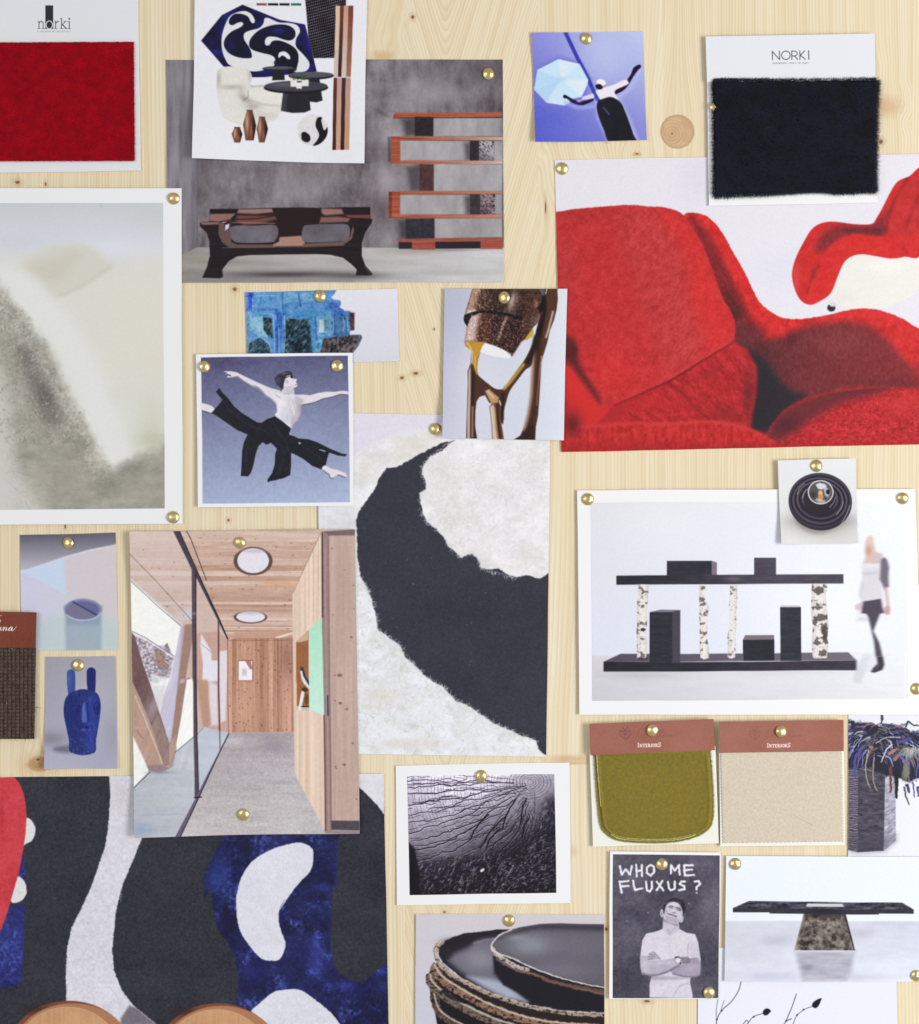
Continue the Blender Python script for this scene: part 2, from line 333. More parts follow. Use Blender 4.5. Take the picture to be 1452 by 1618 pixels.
def pic_redchair():
    p = Pic(870, 240, 1480, 720, (226, 223, 231))
    z = V(860, 230, 1452, 1452); w = V(1150, 260, 1452, 1452)
    p.glow(1100, 280, 30, 40, (212, 208, 222), .4); p.glow(1240, 430, 50, 30, (216, 217, 230), .5)
    S = lambda s_, c, soft=1., a=1., clip=None, sm=True, **k: p.fill(z(s_), c, soft=soft, a=a, clip=clip, sm=sm, **k)
    G = lambda x, y, rx, ry, c, a=.7, rot=0, clip=None: p.glow(*z.p(x, y), rx, ry, c, a, rot, clip)
    # far chair
    p.fill(w("900,720 1010,680 1200,715 1350,700 1460,650 1500,900 1400,1000 1200,1090 900,1100 760,1010 830,860"), (232, 229, 222), soft=1.8); G(1330, 470, 30, 10, (240, 237, 230), .8); G(1160, 590, 16, 8, (220, 216, 212), .5)
    f = p.fill(w("1480,60 1370,95 1290,130 1240,200 1180,320 1130,410 1090,455 960,455 800,435 700,450 630,500 575,590 520,700 490,800 490,880 520,980 560,1040 610,1065 660,1060 760,1000 800,940 830,860 880,750 940,700 1020,683 1130,700 1240,718 1340,705 1480,655"), (204, 54, 54), sm=True, soft=1)
    p.fill(w("1240,330 1210,440 1190,520 1090,545 960,530 860,570 770,630 720,660 660,650 700,560 760,490 900,460 1080,470 1160,400"), (138, 58, 62), soft=7, clip=f, sm=True)
    p.glow(*w.p(980, 500), 20, 5, (100, 54, 58), .8, clip=f); p.glow(*w.p(1140, 510), 14, 8, (100, 54, 58), .8, clip=f); p.glow(*w.p(560, 720), 8, 14, (196, 56, 58), .7, clip=f)
    p.fill(w("810,590 940,535 1100,545 1270,580 1280,700 1140,690 1000,680 900,710 840,830 760,990 620,1055 600,960 650,840 740,680"), (210, 56, 54), soft=2, clip=f, sm=True, a=.9)
    p.line(w("600,985 640,850 690,770"), 3, (146, 48, 52), soft=2.5, clip=f, sm=True, a=.7); p.glow(*w.p(650, 830), 5, 10, (132, 50, 54), .6, clip=f)
    p.fill(w("1380,100 1480,60 1480,500 1350,560 1220,520 1230,420 1300,260"), (190, 58, 60), soft=5, clip=f, a=.8)
    p.line(w("1370,95 1290,230 1220,400 1205,500"), 5, (146, 50, 54), soft=3.4, clip=f, sm=True, a=.7); p.line(w("1450,240 1380,400 1350,520"), 5, (160, 50, 54), soft=3.5, clip=f, sm=True, a=.7)
    p.add(p.n(10, 10, 4, 61), 22, f, (1.2, .7, .7)); p.add(p.n(2.4, 2.4, 3, 62), 14, f, (1.1, .7, .7)); p.glow(*w.p(520, 880), 6, 30, (218, 96, 96), .45, clip=f)
    p.ell(*w.p(785, 1090), 6.5, 6, (62, 60, 68)); p.ell(*w.p(795, 1062), 5, 4, (216, 212, 212), soft=.9)
    # shell and arm in one sweep
    A = S("500,420 530,300 545,265 580,261 625,272 665,305 700,355 735,420 775,490 830,600 885,648 935,670 1000,672 1080,661 1150,645 1225,632 1300,640 1370,665 1430,700 1500,770 1500,1200 300,1200", (206, 54, 54), 1, wob=.5, ws=3)
    p.add(p.n(9, 9, 4, 64), 34, A, (1.2, .7, .7))
    S("560,270 600,300 640,350 680,420 730,520 770,600 800,660 860,720 780,780 700,640 640,480 590,360", (128, 52, 56), 6.5, .9, A); G(720, 600, 9, 22, (98, 48, 54), .8, -.5, A); G(740, 650, 10, 12, (84, 48, 54), .8, 0, A)
    S("730,680 800,700 850,745 940,735 1010,700 1100,690 1200,685 1290,720 1360,790 1420,850 1500,900 1500,960 1250,940 1080,975 960,1010 880,1100 780,1100 760,900", lg((112, 60, 64), (136, 58, 62), *z.p(900, 800), *z.p(1400, 800)), 9, 1, A, wob=1, ws=12)
    G(1150, 760, 46, 22, (138, 70, 72), .6, 0, A); G(960, 745, 9, 10, (98, 50, 54), .8, .4, A); G(850, 790, 18, 14, (98, 54, 60), .7, .6, A)
    G(850, 690, 14, 8, (196, 54, 54), .7, .6, A); G(1240, 655, 60, 7, (212, 62, 60), .8, .1, A); G(1410, 740, 24, 12, (206, 58, 58), .7, .7, A); G(1450, 860, 8, 24, (170, 54, 58), .7, 0, A)
    G(1320, 920, 60, 8, (112, 56, 60), .7, 0, A); p.add(p.n(3, 5, 3, 65), 22, A, (1.1, .8, .8))
    S("735,765 800,790 850,830 900,900 960,950 1010,970 930,1040 890,1110 780,1100 800,1000 815,900 790,820", (62, 56, 63), 9, 1, A); G(860, 930, 20, 36, (58, 55, 62), .8, -.2, A); G(830, 1040, 14, 22, (60, 54, 60), .8, 0, A)
    # right cushion
    c1 = S("870,1110 900,1060 940,1020 1000,988 1100,962 1200,947 1330,938 1420,945 1500,960 1500,1220 870,1220", (184, 52, 57), 2.5)
    p.add(p.n(5, 3.2, 4, 66), 60, c1, (1.2, .55, .55)); p.add(p.n(2, 2.4, 2, 67), 46, c1, (1.2, .6, .6)); G(1400, 1000, 40, 14, (204, 66, 66), .6, 0, c1)
    S("860,1120 900,1055 950,1010 1100,955 1340,930 1260,970 1150,1000 1060,1050 980,1100 900,1150", (112, 56, 62), 10, .95, c1); G(940, 1080, 20, 16, (84, 52, 58), .7, 0, c1); G(1200, 952, 60, 4, (96, 52, 58), .6, -.1, c1)
    # middle seat
    c2 = S("150,1010 270,1005 480,905 620,835 735,762 785,790 822,860 822,950 805,1050 800,1120 600,1160 100,1160", (180, 52, 56), 4, sm=False)
    p.add(p.n(4, 10, 4, 69, rot=-.8), 50, c2, (1.2, .6, .6)); p.add(p.n(2, 2, 2, 70), 22, c2, (1.1, .7, .7))
    G(750, 800, 12, 12, (198, 56, 58), .7, 0, c2); G(790, 960, 9, 44, (112, 50, 54), .75, 0, c2); G(700, 1040, 26, 14, (140, 48, 52), .7, .3, c2); G(640, 880, 22, 9, (152, 50, 54), .6, -.4, c2); G(400, 1000, 36, 14, (196, 54, 56), .6, 0, c2)
    p.line(z("480,918 540,965 590,1020 640,1060"), 5, (138, 46, 50), soft=3, a=.75, sm=True)
    S("-60,700 260,760 300,1060 -60,1160", (176, 52, 56), 3)
    # left arm end and shade
    S("-20,830 90,850 130,890 190,965 250,1020 160,1100 -20,1100", (206, 56, 56), 3)
    # big back cushion
    b1 = S("-60,262 45,257 120,246 210,238 300,232 350,232 410,238 460,240 520,258 550,285 590,345 620,400 650,480 690,590 715,630 736,680 737,730 720,765 640,815 560,865 480,912 400,950 280,1005 230,1010 190,970 130,890 85,840 -60,830", (190, 58, 60), 1, wob=.35, ws=3)
    S("480,250 560,330 620,430 680,600 725,680 720,740 640,800 590,700 560,560 520,420 450,300", (208, 58, 58), 9, .85, b1)
    S("290,250 420,260 500,330 560,450 560,600 620,760 520,870 440,800 380,640 330,480 280,350", (184, 68, 69), 18, .6, b1); G(170, 270, 60, 8, (168, 56, 58), .6, 0, b1); G(90, 480, 16, 60, (178, 66, 68), .6, 0, b1); G(260, 880, 50, 34, (208, 58, 58), .7, .3, b1); G(200, 560, 30, 40, (196, 58, 60), .5, 0, b1)
    cr1 = fbm(p.X+p.Y*.7, p.Y*.6-p.X*.3, 4.2, 9, 4, 71)-.5; fz = np.exp(-((p.X-(1005+(p.Y-330)*.33))/42)**2)
    p.add(-np.abs(cr1)**.8+.2, 44, b1*fz, (1.2, .7, .7)); p.add(p.n(9, 9, 4, 72), 24, b1, (1.2, .8, .8)); p.add(p.n(2.2, 2.2, 2, 73), 16, b1, (1.1, .8, .8))
    S("60,730 120,760 140,850 200,950 215,1000 160,930 100,850 40,800", (98, 50, 54), 6, .9); G(110, 800, 9, 12, (82, 48, 52), .6, .3)
    p.line(z("270,1008 380,960 480,915 560,868 640,818 725,768"), (1, 2, 3, 3, 2.6, 1.6), (120, 42, 46), soft=1.6, a=.85, sm=True); p.line(z("300,985 470,905 700,770"), 3, (200, 76, 76), soft=2.4, a=.3)
    # front roll
    c3 = S("-20,1150 80,1118 150,1088 300,1076 400,1080 480,1075 620,1067 740,1080 830,1110 900,1150 960,1195 960,1260 -20,1260", (190, 54, 56), 1.8, sm=False, wob=.5, ws=4)
    p.add(p.n(4, 8, 4, 74), 54, c3, (1.2, .6, .6)); p.line(z("140,1092 300,1079 480,1079 620,1071 740,1084 840,1118"), 5, (212, 74, 74), soft=3, a=.55, sm=True); G(110, 1080, 14, 20, (84, 46, 50), .75); G(60, 1010, 10, 14, (120, 46, 50), .6); p.rect(870, 700, 1480, 722, (150, 42, 48), soft=7, a=.4)
    return p.grain(2.4)

def strokes(p, n, pos, ang, L, c, w=1., a=.6, curl=.5, clip=None, seed=1, jit=.6):
    r = np.random.RandomState(seed)
    for i in range(n):
        x, y = pos(r)
        if clip is not None:
            j, k = int((y-p.y0)*p.k), int((x-p.x0)*p.k)
            if not (0 <= j < p.H and 0 <= k < p.W) or clip[j, k] < r.rand()*.9: continue
        t = ang(x, y) + r.normal(0, jit); l = L*r.uniform(.5, 1.4); q = r.normal(0, curl)
        cc = c[r.randint(len(c))]
        p.line([(x, y), (x+np.cos(t)*l*.5-np.sin(t)*q*l*.3, y+np.sin(t)*l*.5+np.cos(t)*q*l*.3), (x+np.cos(t+q)*l, y+np.sin(t+q)*l)], w*r.uniform(.6, 1.3), cc, a=a*r.uniform(.4, 1), soft=.5)

def pic_pale():
    p = Pic(-34, 316, 266, 811, (220, 219, 212))
    z = V(0, 280, 300, 867)
    S = lambda s_, c, soft=1., a=1., clip=None, **k: p.fill(z(s_), c, soft=soft, a=a, clip=clip, sm=True, **k)
    G = lambda x, y, rx, ry, c, a=.7, rot=0, clip=None: p.glow(*z.p(x, y), rx, ry, c, a, rot, clip)
    p.rect(-34, 300, 270, 402, lg((203, 206, 208), (217, 219, 227), 100, 318, 100, 396), soft=18); G(740, 180, 50, 20, (202, 205, 202), .6); G(80, 300, 50, 16, (206, 209, 216), .6); G(500, 330, 60, 18, (222, 223, 232), .8)
    p.rect(150, 440, 280, 600, (223, 220, 208), soft=30, a=.8); G(720, 860, 30, 40, (221, 216, 202), .6)
    S("60,430 160,350 280,305 400,310 480,370 520,410 420,470 300,530 250,548 180,480 120,430", (213, 211, 200), 8); S("110,420 260,370 360,350 320,430 220,490", (205, 202, 186), 9, .8)
    p.line(z("255,546 330,520 420,470 500,415"), 4, (200, 199, 184), soft=5, sm=True, a=.7); G(230, 520, 16, 8, (208, 204, 188), .6, .6)
    S("60,400 160,460 250,550 340,660 420,800 480,960 560,1100 600,1250 500,1320 420,1150 340,960 240,780 120,640 0,540 -60,440", (229, 229, 225), 15, .9); G(460, 1050, 24, 60, (228, 228, 226), .8, -.2)
    S("500,975 620,955 760,930 800,1100 760,1300 620,1280 560,1150", (217, 218, 208), 8, .7); G(700, 1120, 20, 34, (206, 208, 188), .7); G(540, 1180, 16, 40, (226, 227, 222), .8)
    D = S("-60,440 0,500 60,575 130,670 220,780 290,940 350,1060 420,1180 470,1300 520,1340 600,1290 700,1250 800,1190 800,1540 120,1540 60,1420 20,1300 -10,1100 -60,900", (158, 155, 143), 11, .93, wob=3.5, ws=12)
    strokes(p, 900, lambda r: (lambda t: (2+t*165+r.normal(0, 7), 470+t*285+r.normal(0, 7)))(r.rand()), lambda x, y: 2.2, 7, [(206, 204, 194), (222, 220, 212), (184, 180, 168)], 2.2, .35, .8, None, 15, .5)
    p.add(p.n(18, 12, 5, 23), 50, D)
    G(60, 620, 10, 16, (120, 118, 108), .7, 0, D); G(130, 830, 17, 34, (108, 102, 98), .8, -.35, D); G(210, 1000, 22, 36, (98, 91, 90), .85, -.3, D); G(250, 1110, 16, 14, (112, 106, 100), .6, 0, D); G(390, 1200, 20, 20, (128, 124, 114), .6, 0, D); G(520, 1390, 26, 18, (124, 121, 112), .6, 0, D); G(620, 1330, 30, 14, (134, 131, 122), .6, 0, D); G(120, 1160, 18, 14, (166, 168, 152), .6, 0, D); G(300, 1380, 30, 26, (160, 152, 142), .6, 0, D)
    S("-60,800 0,860 40,1000 60,1150 80,1300 140,1420 200,1540 -60,1540", (206, 203, 195), 15, .9); G(0, 1450, 30, 30, (206, 204, 202), .8); G(700, 1200, 24, 16, (188, 190, 164), .7); G(660, 1420, 40, 18, (164, 160, 148), .6)
    box = lambda r: (r.uniform(-30, 180), r.uniform(450, 700))
    strokes(p, 2600, box, lambda x, y: 1.1, 3.2, [(206, 202, 194), (190, 184, 174), (226, 222, 218), (92, 84, 80), (110, 104, 92)], 1.3, .42, .8, D, 3, 1.)
    low = lambda r: (r.uniform(-10, 262), r.uniform(660, 806))
    strokes(p, 2200, low, lambda x, y: .15-(x-150)*.004, 6.5, [(186, 182, 170), (176, 172, 160), (122, 118, 106), (140, 136, 122), (180, 166, 156)], .9, .34, .5, D, 4, .35)
    strokes(p, 240, lambda r: (lambda t: (10+t*155+r.normal(0, 3), 478+t*262+r.normal(0, 3)))(r.rand()), lambda x, y: .6, 6, [(214, 210, 202), (170, 164, 150)], 1.6, .4, 1, None, 5, .8)
    p.line(z("462,118 461,140"), 1.6, (190, 172, 130), soft=1.2, a=.5)
    return p.grain(1.6)
def pic_blueart():
    p = Pic(384, 450, 634, 582, bl((226, 224, 234), (228, 226, 234), (214, 214, 226), (216, 215, 224), 440, 456, 630, 572))
    v = V(300, 440, 660, 1452)
    b = p.fill(v("340,60 935,72 925,95 900,120 915,135 960,140 962,165 955,185 985,205 1020,208 1042,235 1048,330 1022,335 1018,360 1095,362 1098,385 1075,430 1040,475 1040,560 340,560"), (92, 142, 196), soft=.6, wob=.3)
    p.fill(v("340,60 580,70 600,200 400,230 360,400 340,400"), (104, 156, 206), soft=3, clip=b); p.fill(v("600,90 690,85 700,150 590,160"), (108, 162, 200), soft=1, clip=b); p.fill(v("710,90 850,85 860,130 720,150"), (112, 166, 200), soft=1, clip=b)
    p.fill(v("370,90 410,92 400,200 372,200"), (66, 96, 196), soft=2, clip=b); p.fill(v("590,230 960,200 960,240 800,260 600,260"), (82, 140, 190), soft=3, clip=b)
    p.fill(v("350,205 540,205 540,330 540,480 560,480 590,330 590,230 560,190 350,190"), (72, 116, 190), soft=2, clip=b)
    p.fill(v("380,240 460,240 480,330 500,370 440,370 385,330"), (140, 186, 212), soft=1.6, clip=b)
    g = p.fill(v("465,250 520,250 528,380 500,370 470,330"), (62, 82, 86), soft=1, clip=b); g2 = p.fill(v("605,262 760,262 780,480 600,480"), (56, 78, 90), soft=2, clip=b, wob=1)
    p.fill(v("625,258 672,258 650,278"), (60, 40, 48), soft=.5); g3 = p.fill(v("370,480 380,410 450,380 500,420 525,480"), (70, 92, 104), soft=1, clip=b)
    g4 = p.fill(v("820,385 1020,360 1100,365 1075,430 1040,475 800,480"), (92, 84, 88), soft=2.5, clip=b); p.fill(v("800,380 850,380 830,480 790,480"), (92, 150, 190), soft=2, clip=b)
    p.fill(v("870,150 960,150 1000,250 920,260"), (62, 92, 168), soft=4, clip=b, a=.7)
    p.fill(v("900,240 1010,230 1020,360 900,370"), (72, 112, 158), soft=2.5, clip=b); g5 = p.fill(v("1012,215 1050,220 1048,330 1022,332"), (84, 66, 72), soft=1.2)
    p.fill(v("812,255 900,245 905,345 815,352"), (112, 158, 188), soft=1, clip=b); p.fill(v("825,262 850,262 856,345 820,345"), (190, 206, 212), soft=.8); p.fill(v("858,262 892,258 890,300 860,300"), (96, 140, 160), soft=.8)
    for a in ("402,200 402,130 420,112 545,108", "812,250 903,243 906,348 812,354 812,250", "375,232 520,228 535,300 540,470", "380,390 440,372 500,410 520,470", "545,240 565,330 568,470", "975,250 985,300 975,335", "1000,240 1010,340", "600,235 606,360 600,470", "370,210 390,260 380,330"):
        p.line(v(a), 1.1, (158, 196, 230), soft=.6, a=.75, sm=True, clip=b)
    for a in ("555,230 560,470", "800,250 806,380", "920,230 925,360", "590,85 590,200", "690,90 705,170"):
        p.line(v(a), 1.6, (48, 76, 160), soft=1.2, a=.7, clip=b)
    t = fbm(p.X, p.Y, 4, 3, 4, 5); p.add(np.where(t < .4, (t-.4)*2.2, 0)+p.n(3, 2.4, 3, 7)*.5+p.n(9, 9, 3, 9)*.6, 80, b, (1.1, .9, .8))
    p.add(p.n(2.2, 5, 3, 8, rot=.5), 130, np.clip(g+g2+g3+g4, 0, 1)*b)
    return p.grain(2)

def pic_dancer():
    p = Pic(306, 554, 563, 806, (238, 239, 243))
    v = V(300, 550, 570, 1452)
    p.fill([(318, 565), (550, 562.3), (553.6, 793.5), (321, 796)], bl((92, 90, 124), (98, 98, 132), (172, 184, 214), (164, 176, 208), 318, 564, 553, 790), soft=.4)
    p.glow(350, 572, 30, 12, (88, 80, 112), .7, clip=None); p.glow(470, 690, 60, 50, (150, 160, 196), .35)
    sk, sh, dk = (226, 221, 228), (170, 160, 174), (104, 92, 104)
    # far leg
    p.fill(v("100,470 180,488 210,520 190,552 145,540 102,528"), sk, soft=.7, sm=True); p.line(v("102,530 150,545 190,556"), 1.6, (70, 60, 74), soft=.7, a=.8)
    # arms and torso
    p.fill(v("288,200 345,198 390,205 430,225 500,258 580,295 640,322 700,345 760,360 790,385 760,440 700,432 650,400 600,345 560,322 520,318 460,280 410,240 395,240 360,250 330,252 312,248 330,232 305,222 320,212"), sk, soft=.6)
    p.line(v("350,252 400,244 460,285 530,322 600,352 650,405 700,438"), 2, sh, soft=.9, a=.9); p.line(v("330,255 400,248 520,326"), 1, dk, soft=.5, a=.7); p.line(v("318,226 345,236"), 1.6, (60, 56, 76), soft=.5)
    p.fill(v("905,400 960,396 1020,404 1090,385 1160,374 1230,375 1300,366 1348,372 1346,400 1310,396 1280,392 1200,418 1130,432 1060,462 1000,475 950,482 930,450"), sk, soft=.6)
    p.line(v("950,484 1010,478 1070,462 1130,434 1200,422 1280,398 1340,402"), 1.7, dk, soft=.6, a=.8)
    T = p.fill(v("700,430 740,372 780,375 795,330 880,335 890,395 940,400 975,440 950,490 945,560 920,610 890,650 862,680 840,672 790,620 725,575 740,540 735,480"), (226, 222, 229), sm=True, soft=.6)
    p.fill(v("900,410 975,440 950,490 945,560 920,612 885,655 862,680 870,640 900,570 905,500 885,450"), (190, 182, 194), soft=1.8, clip=T, a=.85)
    p.line(v("945,490 945,560 920,612 870,668"), 2, (130, 118, 132), soft=1, clip=T, a=.8); p.line(v("868,440 890,500 900,560 860,650"), 1.2, (166, 156, 168), soft=1.1, clip=T, a=.8, sm=True)
    p.line(v("730,400 770,425 750,410"), 1.6, (150, 140, 154), soft=1, a=.7); p.line(v("705,435 730,460 740,500"), 1.4, sh, soft=.9, a=.7); p.line(v("720,370 790,385 830,370"), 1, sh, soft=.8, a=.5)
    p.glow(*v.p(840, 530), 5, 14, (206, 200, 210), .6, clip=T)
    for gx, gy, rx, ry, cc, al in ((780, 470, 7, 9, (238, 235, 240), .6), (850, 450, 5, 7, (200, 193, 204), .5), (790, 560, 4, 8, (206, 200, 210), .6), (830, 600, 3, 7, (188, 180, 192), .5), (930, 540, 4, 16, (172, 163, 176), .6), (760, 520, 3, 10, (240, 238, 242), .5), (870, 590, 3, 12, (176, 167, 180), .6), (905, 440, 5, 4, (206, 199, 210), .5)): p.glow(*v.p(gx, gy), rx, ry, cc, al, clip=T)
    # neck and head
    p.fill(v("795,290 850,280 905,320 885,350 890,400 790,385 790,350"), (206, 198, 208), soft=.7); p.line(v("885,348 850,390 800,390"), 1.4, sh, soft=.8, a=.7)
    p.fill(v("800,240 850,225 870,240 878,262 910,266 908,278 900,290 915,312 915,330 890,340 870,325 830,320 800,330 785,280"), (226, 220, 228), soft=.6)
    p.fill(v("722,270 735,240 780,210 830,198 870,215 862,232 830,238 812,262 800,300 790,355 760,330 735,305"), (72, 66, 82), soft=.7, sm=True)
    p.glow(*v.p(800, 215), 5, 2.4, (120, 112, 132), .7); p.glow(*v.p(745, 270), 3, 7, (94, 88, 108), .6)
    p.fill(v("852,238 868,232 878,250 872,262 860,258"), (40, 36, 48), soft=.5); p.line(v("812,255 855,240"), .9, (50, 44, 56), soft=.4); p.ell(*v.p(822, 285), 2.4, 4, (206, 196, 206), soft=.7); p.line(v("832,278 836,300"), .9, sh, soft=.5)
    p.line(v("895,315 915,316"), 1, (90, 76, 90), soft=.5); p.line(v("888,345 915,332"), 1.2, (80, 70, 84), soft=.6, a=.7)
    # trousers
    C = (49, 50, 59)
    p.fill(v("222,372 250,338 268,370 318,420 375,495 440,550 520,600 575,632 612,634 660,602 725,580 790,628 858,680 848,738 880,748 930,770 1010,776 1080,800 1190,855 1290,898 1335,905 1322,922 1260,915 1185,890 1170,935 1160,990 1120,1032 1040,1000 970,945 910,912 862,890 862,1000 855,1078 800,1105 720,1125 680,1132 662,1142 660,1120 700,1060 722,990 726,900 740,855 690,805 650,822 622,800 585,830 560,900 540,1000 520,1060 495,1090 434,1085 440,1000 445,880 460,800 492,735 400,695 320,640 250,590 185,550 230,500 280,440"), C, soft=.55)
    for a, w_ in (("280,440 330,520 440,610 560,680 640,700", 3), ("700,620 760,720 820,800 840,860", 3), ("500,740 480,860 470,1000", 3), ("800,880 790,980 740,1070", 3), ("900,800 1000,860 1120,940", 3), ("600,660 560,740", 2)):
        p.line(v(a), w_, (62, 63, 73), soft=1.6, a=.6, sm=True)
    p.fill(v("920,800 948,806 935,820"), (196, 200, 220), soft=.4); p.fill(v("1100,860 1160,876 1150,882 1105,868"), (190, 190, 208), soft=.4); p.fill(v("845,712 862,735 850,742"), (186, 196, 220), soft=.4)
    # foot
    p.fill(v("1125,1028 1150,998 1200,1022 1260,1038 1320,1062 1334,1080 1330,1098 1300,1085 1262,1075 1240,1085 1215,1105 1195,1100 1185,1075"), sk, soft=.6, sm=True)
    p.line(v("1130,1035 1185,1072 1195,1104 1220,1106"), 1.6, dk, soft=.6, a=.8); p.line(v("1262,1078 1325,1100"), 1.4, dk, soft=.5, a=.9)
    p.add(p.n(7, 7, 4, 9)+p.n(2, 2, 2, 8)*.6, 16); 
    return p.grain(2.4)

def pic_bronze():
    p = Pic(694, 450, 902, 702, bl((178, 182, 202), (222, 223, 230), (220, 226, 238), (198, 199, 216), 702, 460, 893, 694))
    v = V(680, 440, 910, 1378)
    p.glow(760, 600, 40, 60, (216, 217, 227), .8)
    bz, hi, dk, gd = (92, 66, 54), (212, 186, 164), (44, 34, 36), (176, 132, 56)
    # right big arm
    p.fill(v("1035,90 1200,90 1206,200 1195,300 1170,400 1130,500 1110,600 1080,700 1050,800 1045,900 1040,1000 1030,1150 1020,1300 1000,1400 990,1540 785,1532 850,1490 890,1400 920,1290 945,1150 955,1000 965,880 975,700 1000,500 1040,330"), bz, soft=.7)
    R = p.fill(v("975,600 1010,480 1060,330 1040,100 1090,100 1100,300 1060,500 1020,700"), dk, soft=2)
    p.line(v("975,690 965,900 955,1100 925,1290 890,1430"), 5, (176, 142, 124), soft=2, a=.8); p.line(v("1160,320 1120,480 1095,560"), 3, (210, 190, 176), soft=1.2, a=.8); p.line(v("1055,740 1035,880 1015,1080 1005,1200"), 2.4, (206, 178, 158), soft=1, a=.8)
    p.line(v("1040,560 1020,900 1000,1180 960,1350 900,1480"), 7, (76, 54, 46), soft=3, a=.7); p.fill(v("790,1532 860,1490 930,1400 985,1380 990,1540"), (64, 46, 40), soft=2, a=.8)
    # diagonal arm
    p.fill(v("1010,540 975,700 960,820 900,870 830,960 770,1040 740,1100 720,1170 700,1250 690,1380 660,1330 640,1180 560,1100 500,1110 450,1120 400,1000 380,830 400,660 440,600 480,600 470,700 450,780 440,860 460,930 500,980 560,1020 640,1052 700,1040 760,960 830,860 900,760 960,640"), (84, 62, 52), soft=.7, sm=True)
    p.line(v("880,820 820,900 760,980 700,1045"), 5, (190, 150, 80), soft=1.6, a=.85); p.line(v("1000,560 970,700 930,790"), 8, (48, 38, 38), soft=2.4, a=.85)
    p.line(v("690,1100 680,1200 680,1330"), 5, (60, 42, 38), soft=2, a=.8)
    p.fill(v("405,620 480,605 500,640 460,720 445,860 460,930 500,985 560,1025 530,1040 460,980 420,920 395,830 400,700"), gd, soft=1.4, sm=True); p.line(v("430,640 425,760 420,860"), 3, (222, 184, 96), soft=1.4, a=.7)
    p.line(v("400,680 392,800"), 1.6, (226, 222, 226), soft=.7)
    # left leg
    p.fill(v("375,820 410,820 430,900 500,960 600,1040 640,1130 600,1190 560,1180 520,1110 470,1120 440,1170 430,1260 425,1400 445,1532 338,1532 345,1300 355,1000 352,880"), (86, 62, 52), soft=.7)
    p.fill(v("380,830 360,880 358,1100 350,1300 350,1532 372,1532 378,1300 385,1100 384,930"), (206, 184, 170), soft=1.1, a=.85); p.line(v("405,900 400,1100 400,1300 410,1500"), 5, (56, 40, 38), soft=2, a=.7); p.line(v("402,1220 398,1500"), 2.6, (196, 152, 116), soft=1.4, a=.7)
    # middle
    p.fill(v("520,1070 560,1050 600,1090 650,1130 640,1170 590,1200 560,1150"), (186, 144, 100), soft=1.3); p.line(v("545,1070 600,1130"), 3, (226, 196, 170), soft=1.2, a=.7)
    p.fill(v("560,1215 590,1185 640,1175 660,1150 675,1180 665,1260 670,1350 685,1440 698,1532 583,1532 580,1400 570,1300"), (110, 80, 62), soft=.8)
    p.fill(v("565,1220 600,1195 615,1300 620,1420 635,1532 590,1532 585,1400"), (222, 204, 188), soft=1.4, a=.85); p.line(v("640,1200 640,1330 660,1500"), 4, (52, 38, 36), soft=2, a=.8); p.line(v("655,1160 668,1200"), 1.6, (226, 214, 206), soft=.6); p.line(v("612,1230 628,1400 640,1520"), 2, (196, 142, 78), soft=1, a=.7)
    # shade upper
    p.fill(v("875,590 900,550 940,470 960,448 978,510 965,550 920,585"), (196, 160, 70), soft=.8)
    up = p.fill(v("402,90 1060,90 1045,330 1020,420 970,470 900,570 870,600 870,400 700,340 520,310 420,320 350,440 320,410 315,380 340,290 370,200"), (84, 62, 54), soft=.7)
    p.fill(v("402,90 480,90 440,220 420,310 350,360 318,390 340,290 370,190"), (178, 144, 124), soft=4, clip=up, a=.8); p.glow(*v.p(400, 330), 9, 5, (224, 206, 194), .9, clip=up)
    p.fill(v("560,90 900,90 870,400 700,340 560,310"), (66, 50, 46), soft=6, clip=up, a=.8); p.glow(*v.p(780, 230), 8, 18, (150, 128, 120), .7, .3, clip=up); p.glow(*v.p(1000, 250), 4, 6, (156, 116, 96), .7, clip=up)
    p.glow(*v.p(1010, 400), 7, 12, (140, 116, 120), .6, .6, clip=up); p.fill(v("1020,90 1090,90 1080,170 1050,160"), (96, 92, 96), soft=1.5)
    p.line(v("1105,95 1090,150"), 1.2, (226, 226, 230), soft=.5); p.fill(v("1035,250 1080,180 1060,300 1040,330 1010,290"), (34, 28, 30), soft=1.5)
    lo = p.fill(v("345,440 380,360 450,330 540,325 700,345 880,400 900,480 870,590 770,748 700,680 600,640 520,610 420,598 322,602 335,530"), (88, 62, 54), soft=.7)
    p.fill(v("345,440 380,360 470,335 440,480 420,600 322,602"), (216, 192, 182), soft=5, clip=lo, a=.85); p.fill(v("600,330 880,400 870,590 770,748 640,640 560,620"), (62, 44, 44), soft=5, clip=lo, a=.8)
    p.line(v("720,370 680,470 640,580"), 4, (190, 156, 136), soft=2, clip=lo, a=.6); p.line(v("860,600 780,730"), 2, (130, 110, 108), soft=1, a=.7)
    p.fill(v("316,380 325,350 380,325 470,305 600,305 740,335 870,370 870,410 740,360 600,335 460,330 390,360 350,455 325,425"), (40, 32, 38), soft=.9)
    sp = fbm(p.X, p.Y, 1.7, 1.7, 2, 12)-.5; p.add(np.maximum(sp, .02)*2, 95, up*np.clip(1-np.abs((p.X-p.Y*-.1)-(757+50))/45, .1, 1)+lo*.7, (1, .9, .85)); p.add(sp, 60, np.clip(up+lo, 0, 1), (1, .8, .7))
    p.glow(*v.p(770, 210), 3, 12, (226, 216, 210), .5, .3)
    p.fill(v("322,602 400,596 500,606 520,615 480,660 470,700 430,700 400,690 370,670 330,640"), (186, 138, 58), soft=.8); p.line(v("350,610 390,670"), 2.4, (232, 196, 120), soft=1, a=.8)
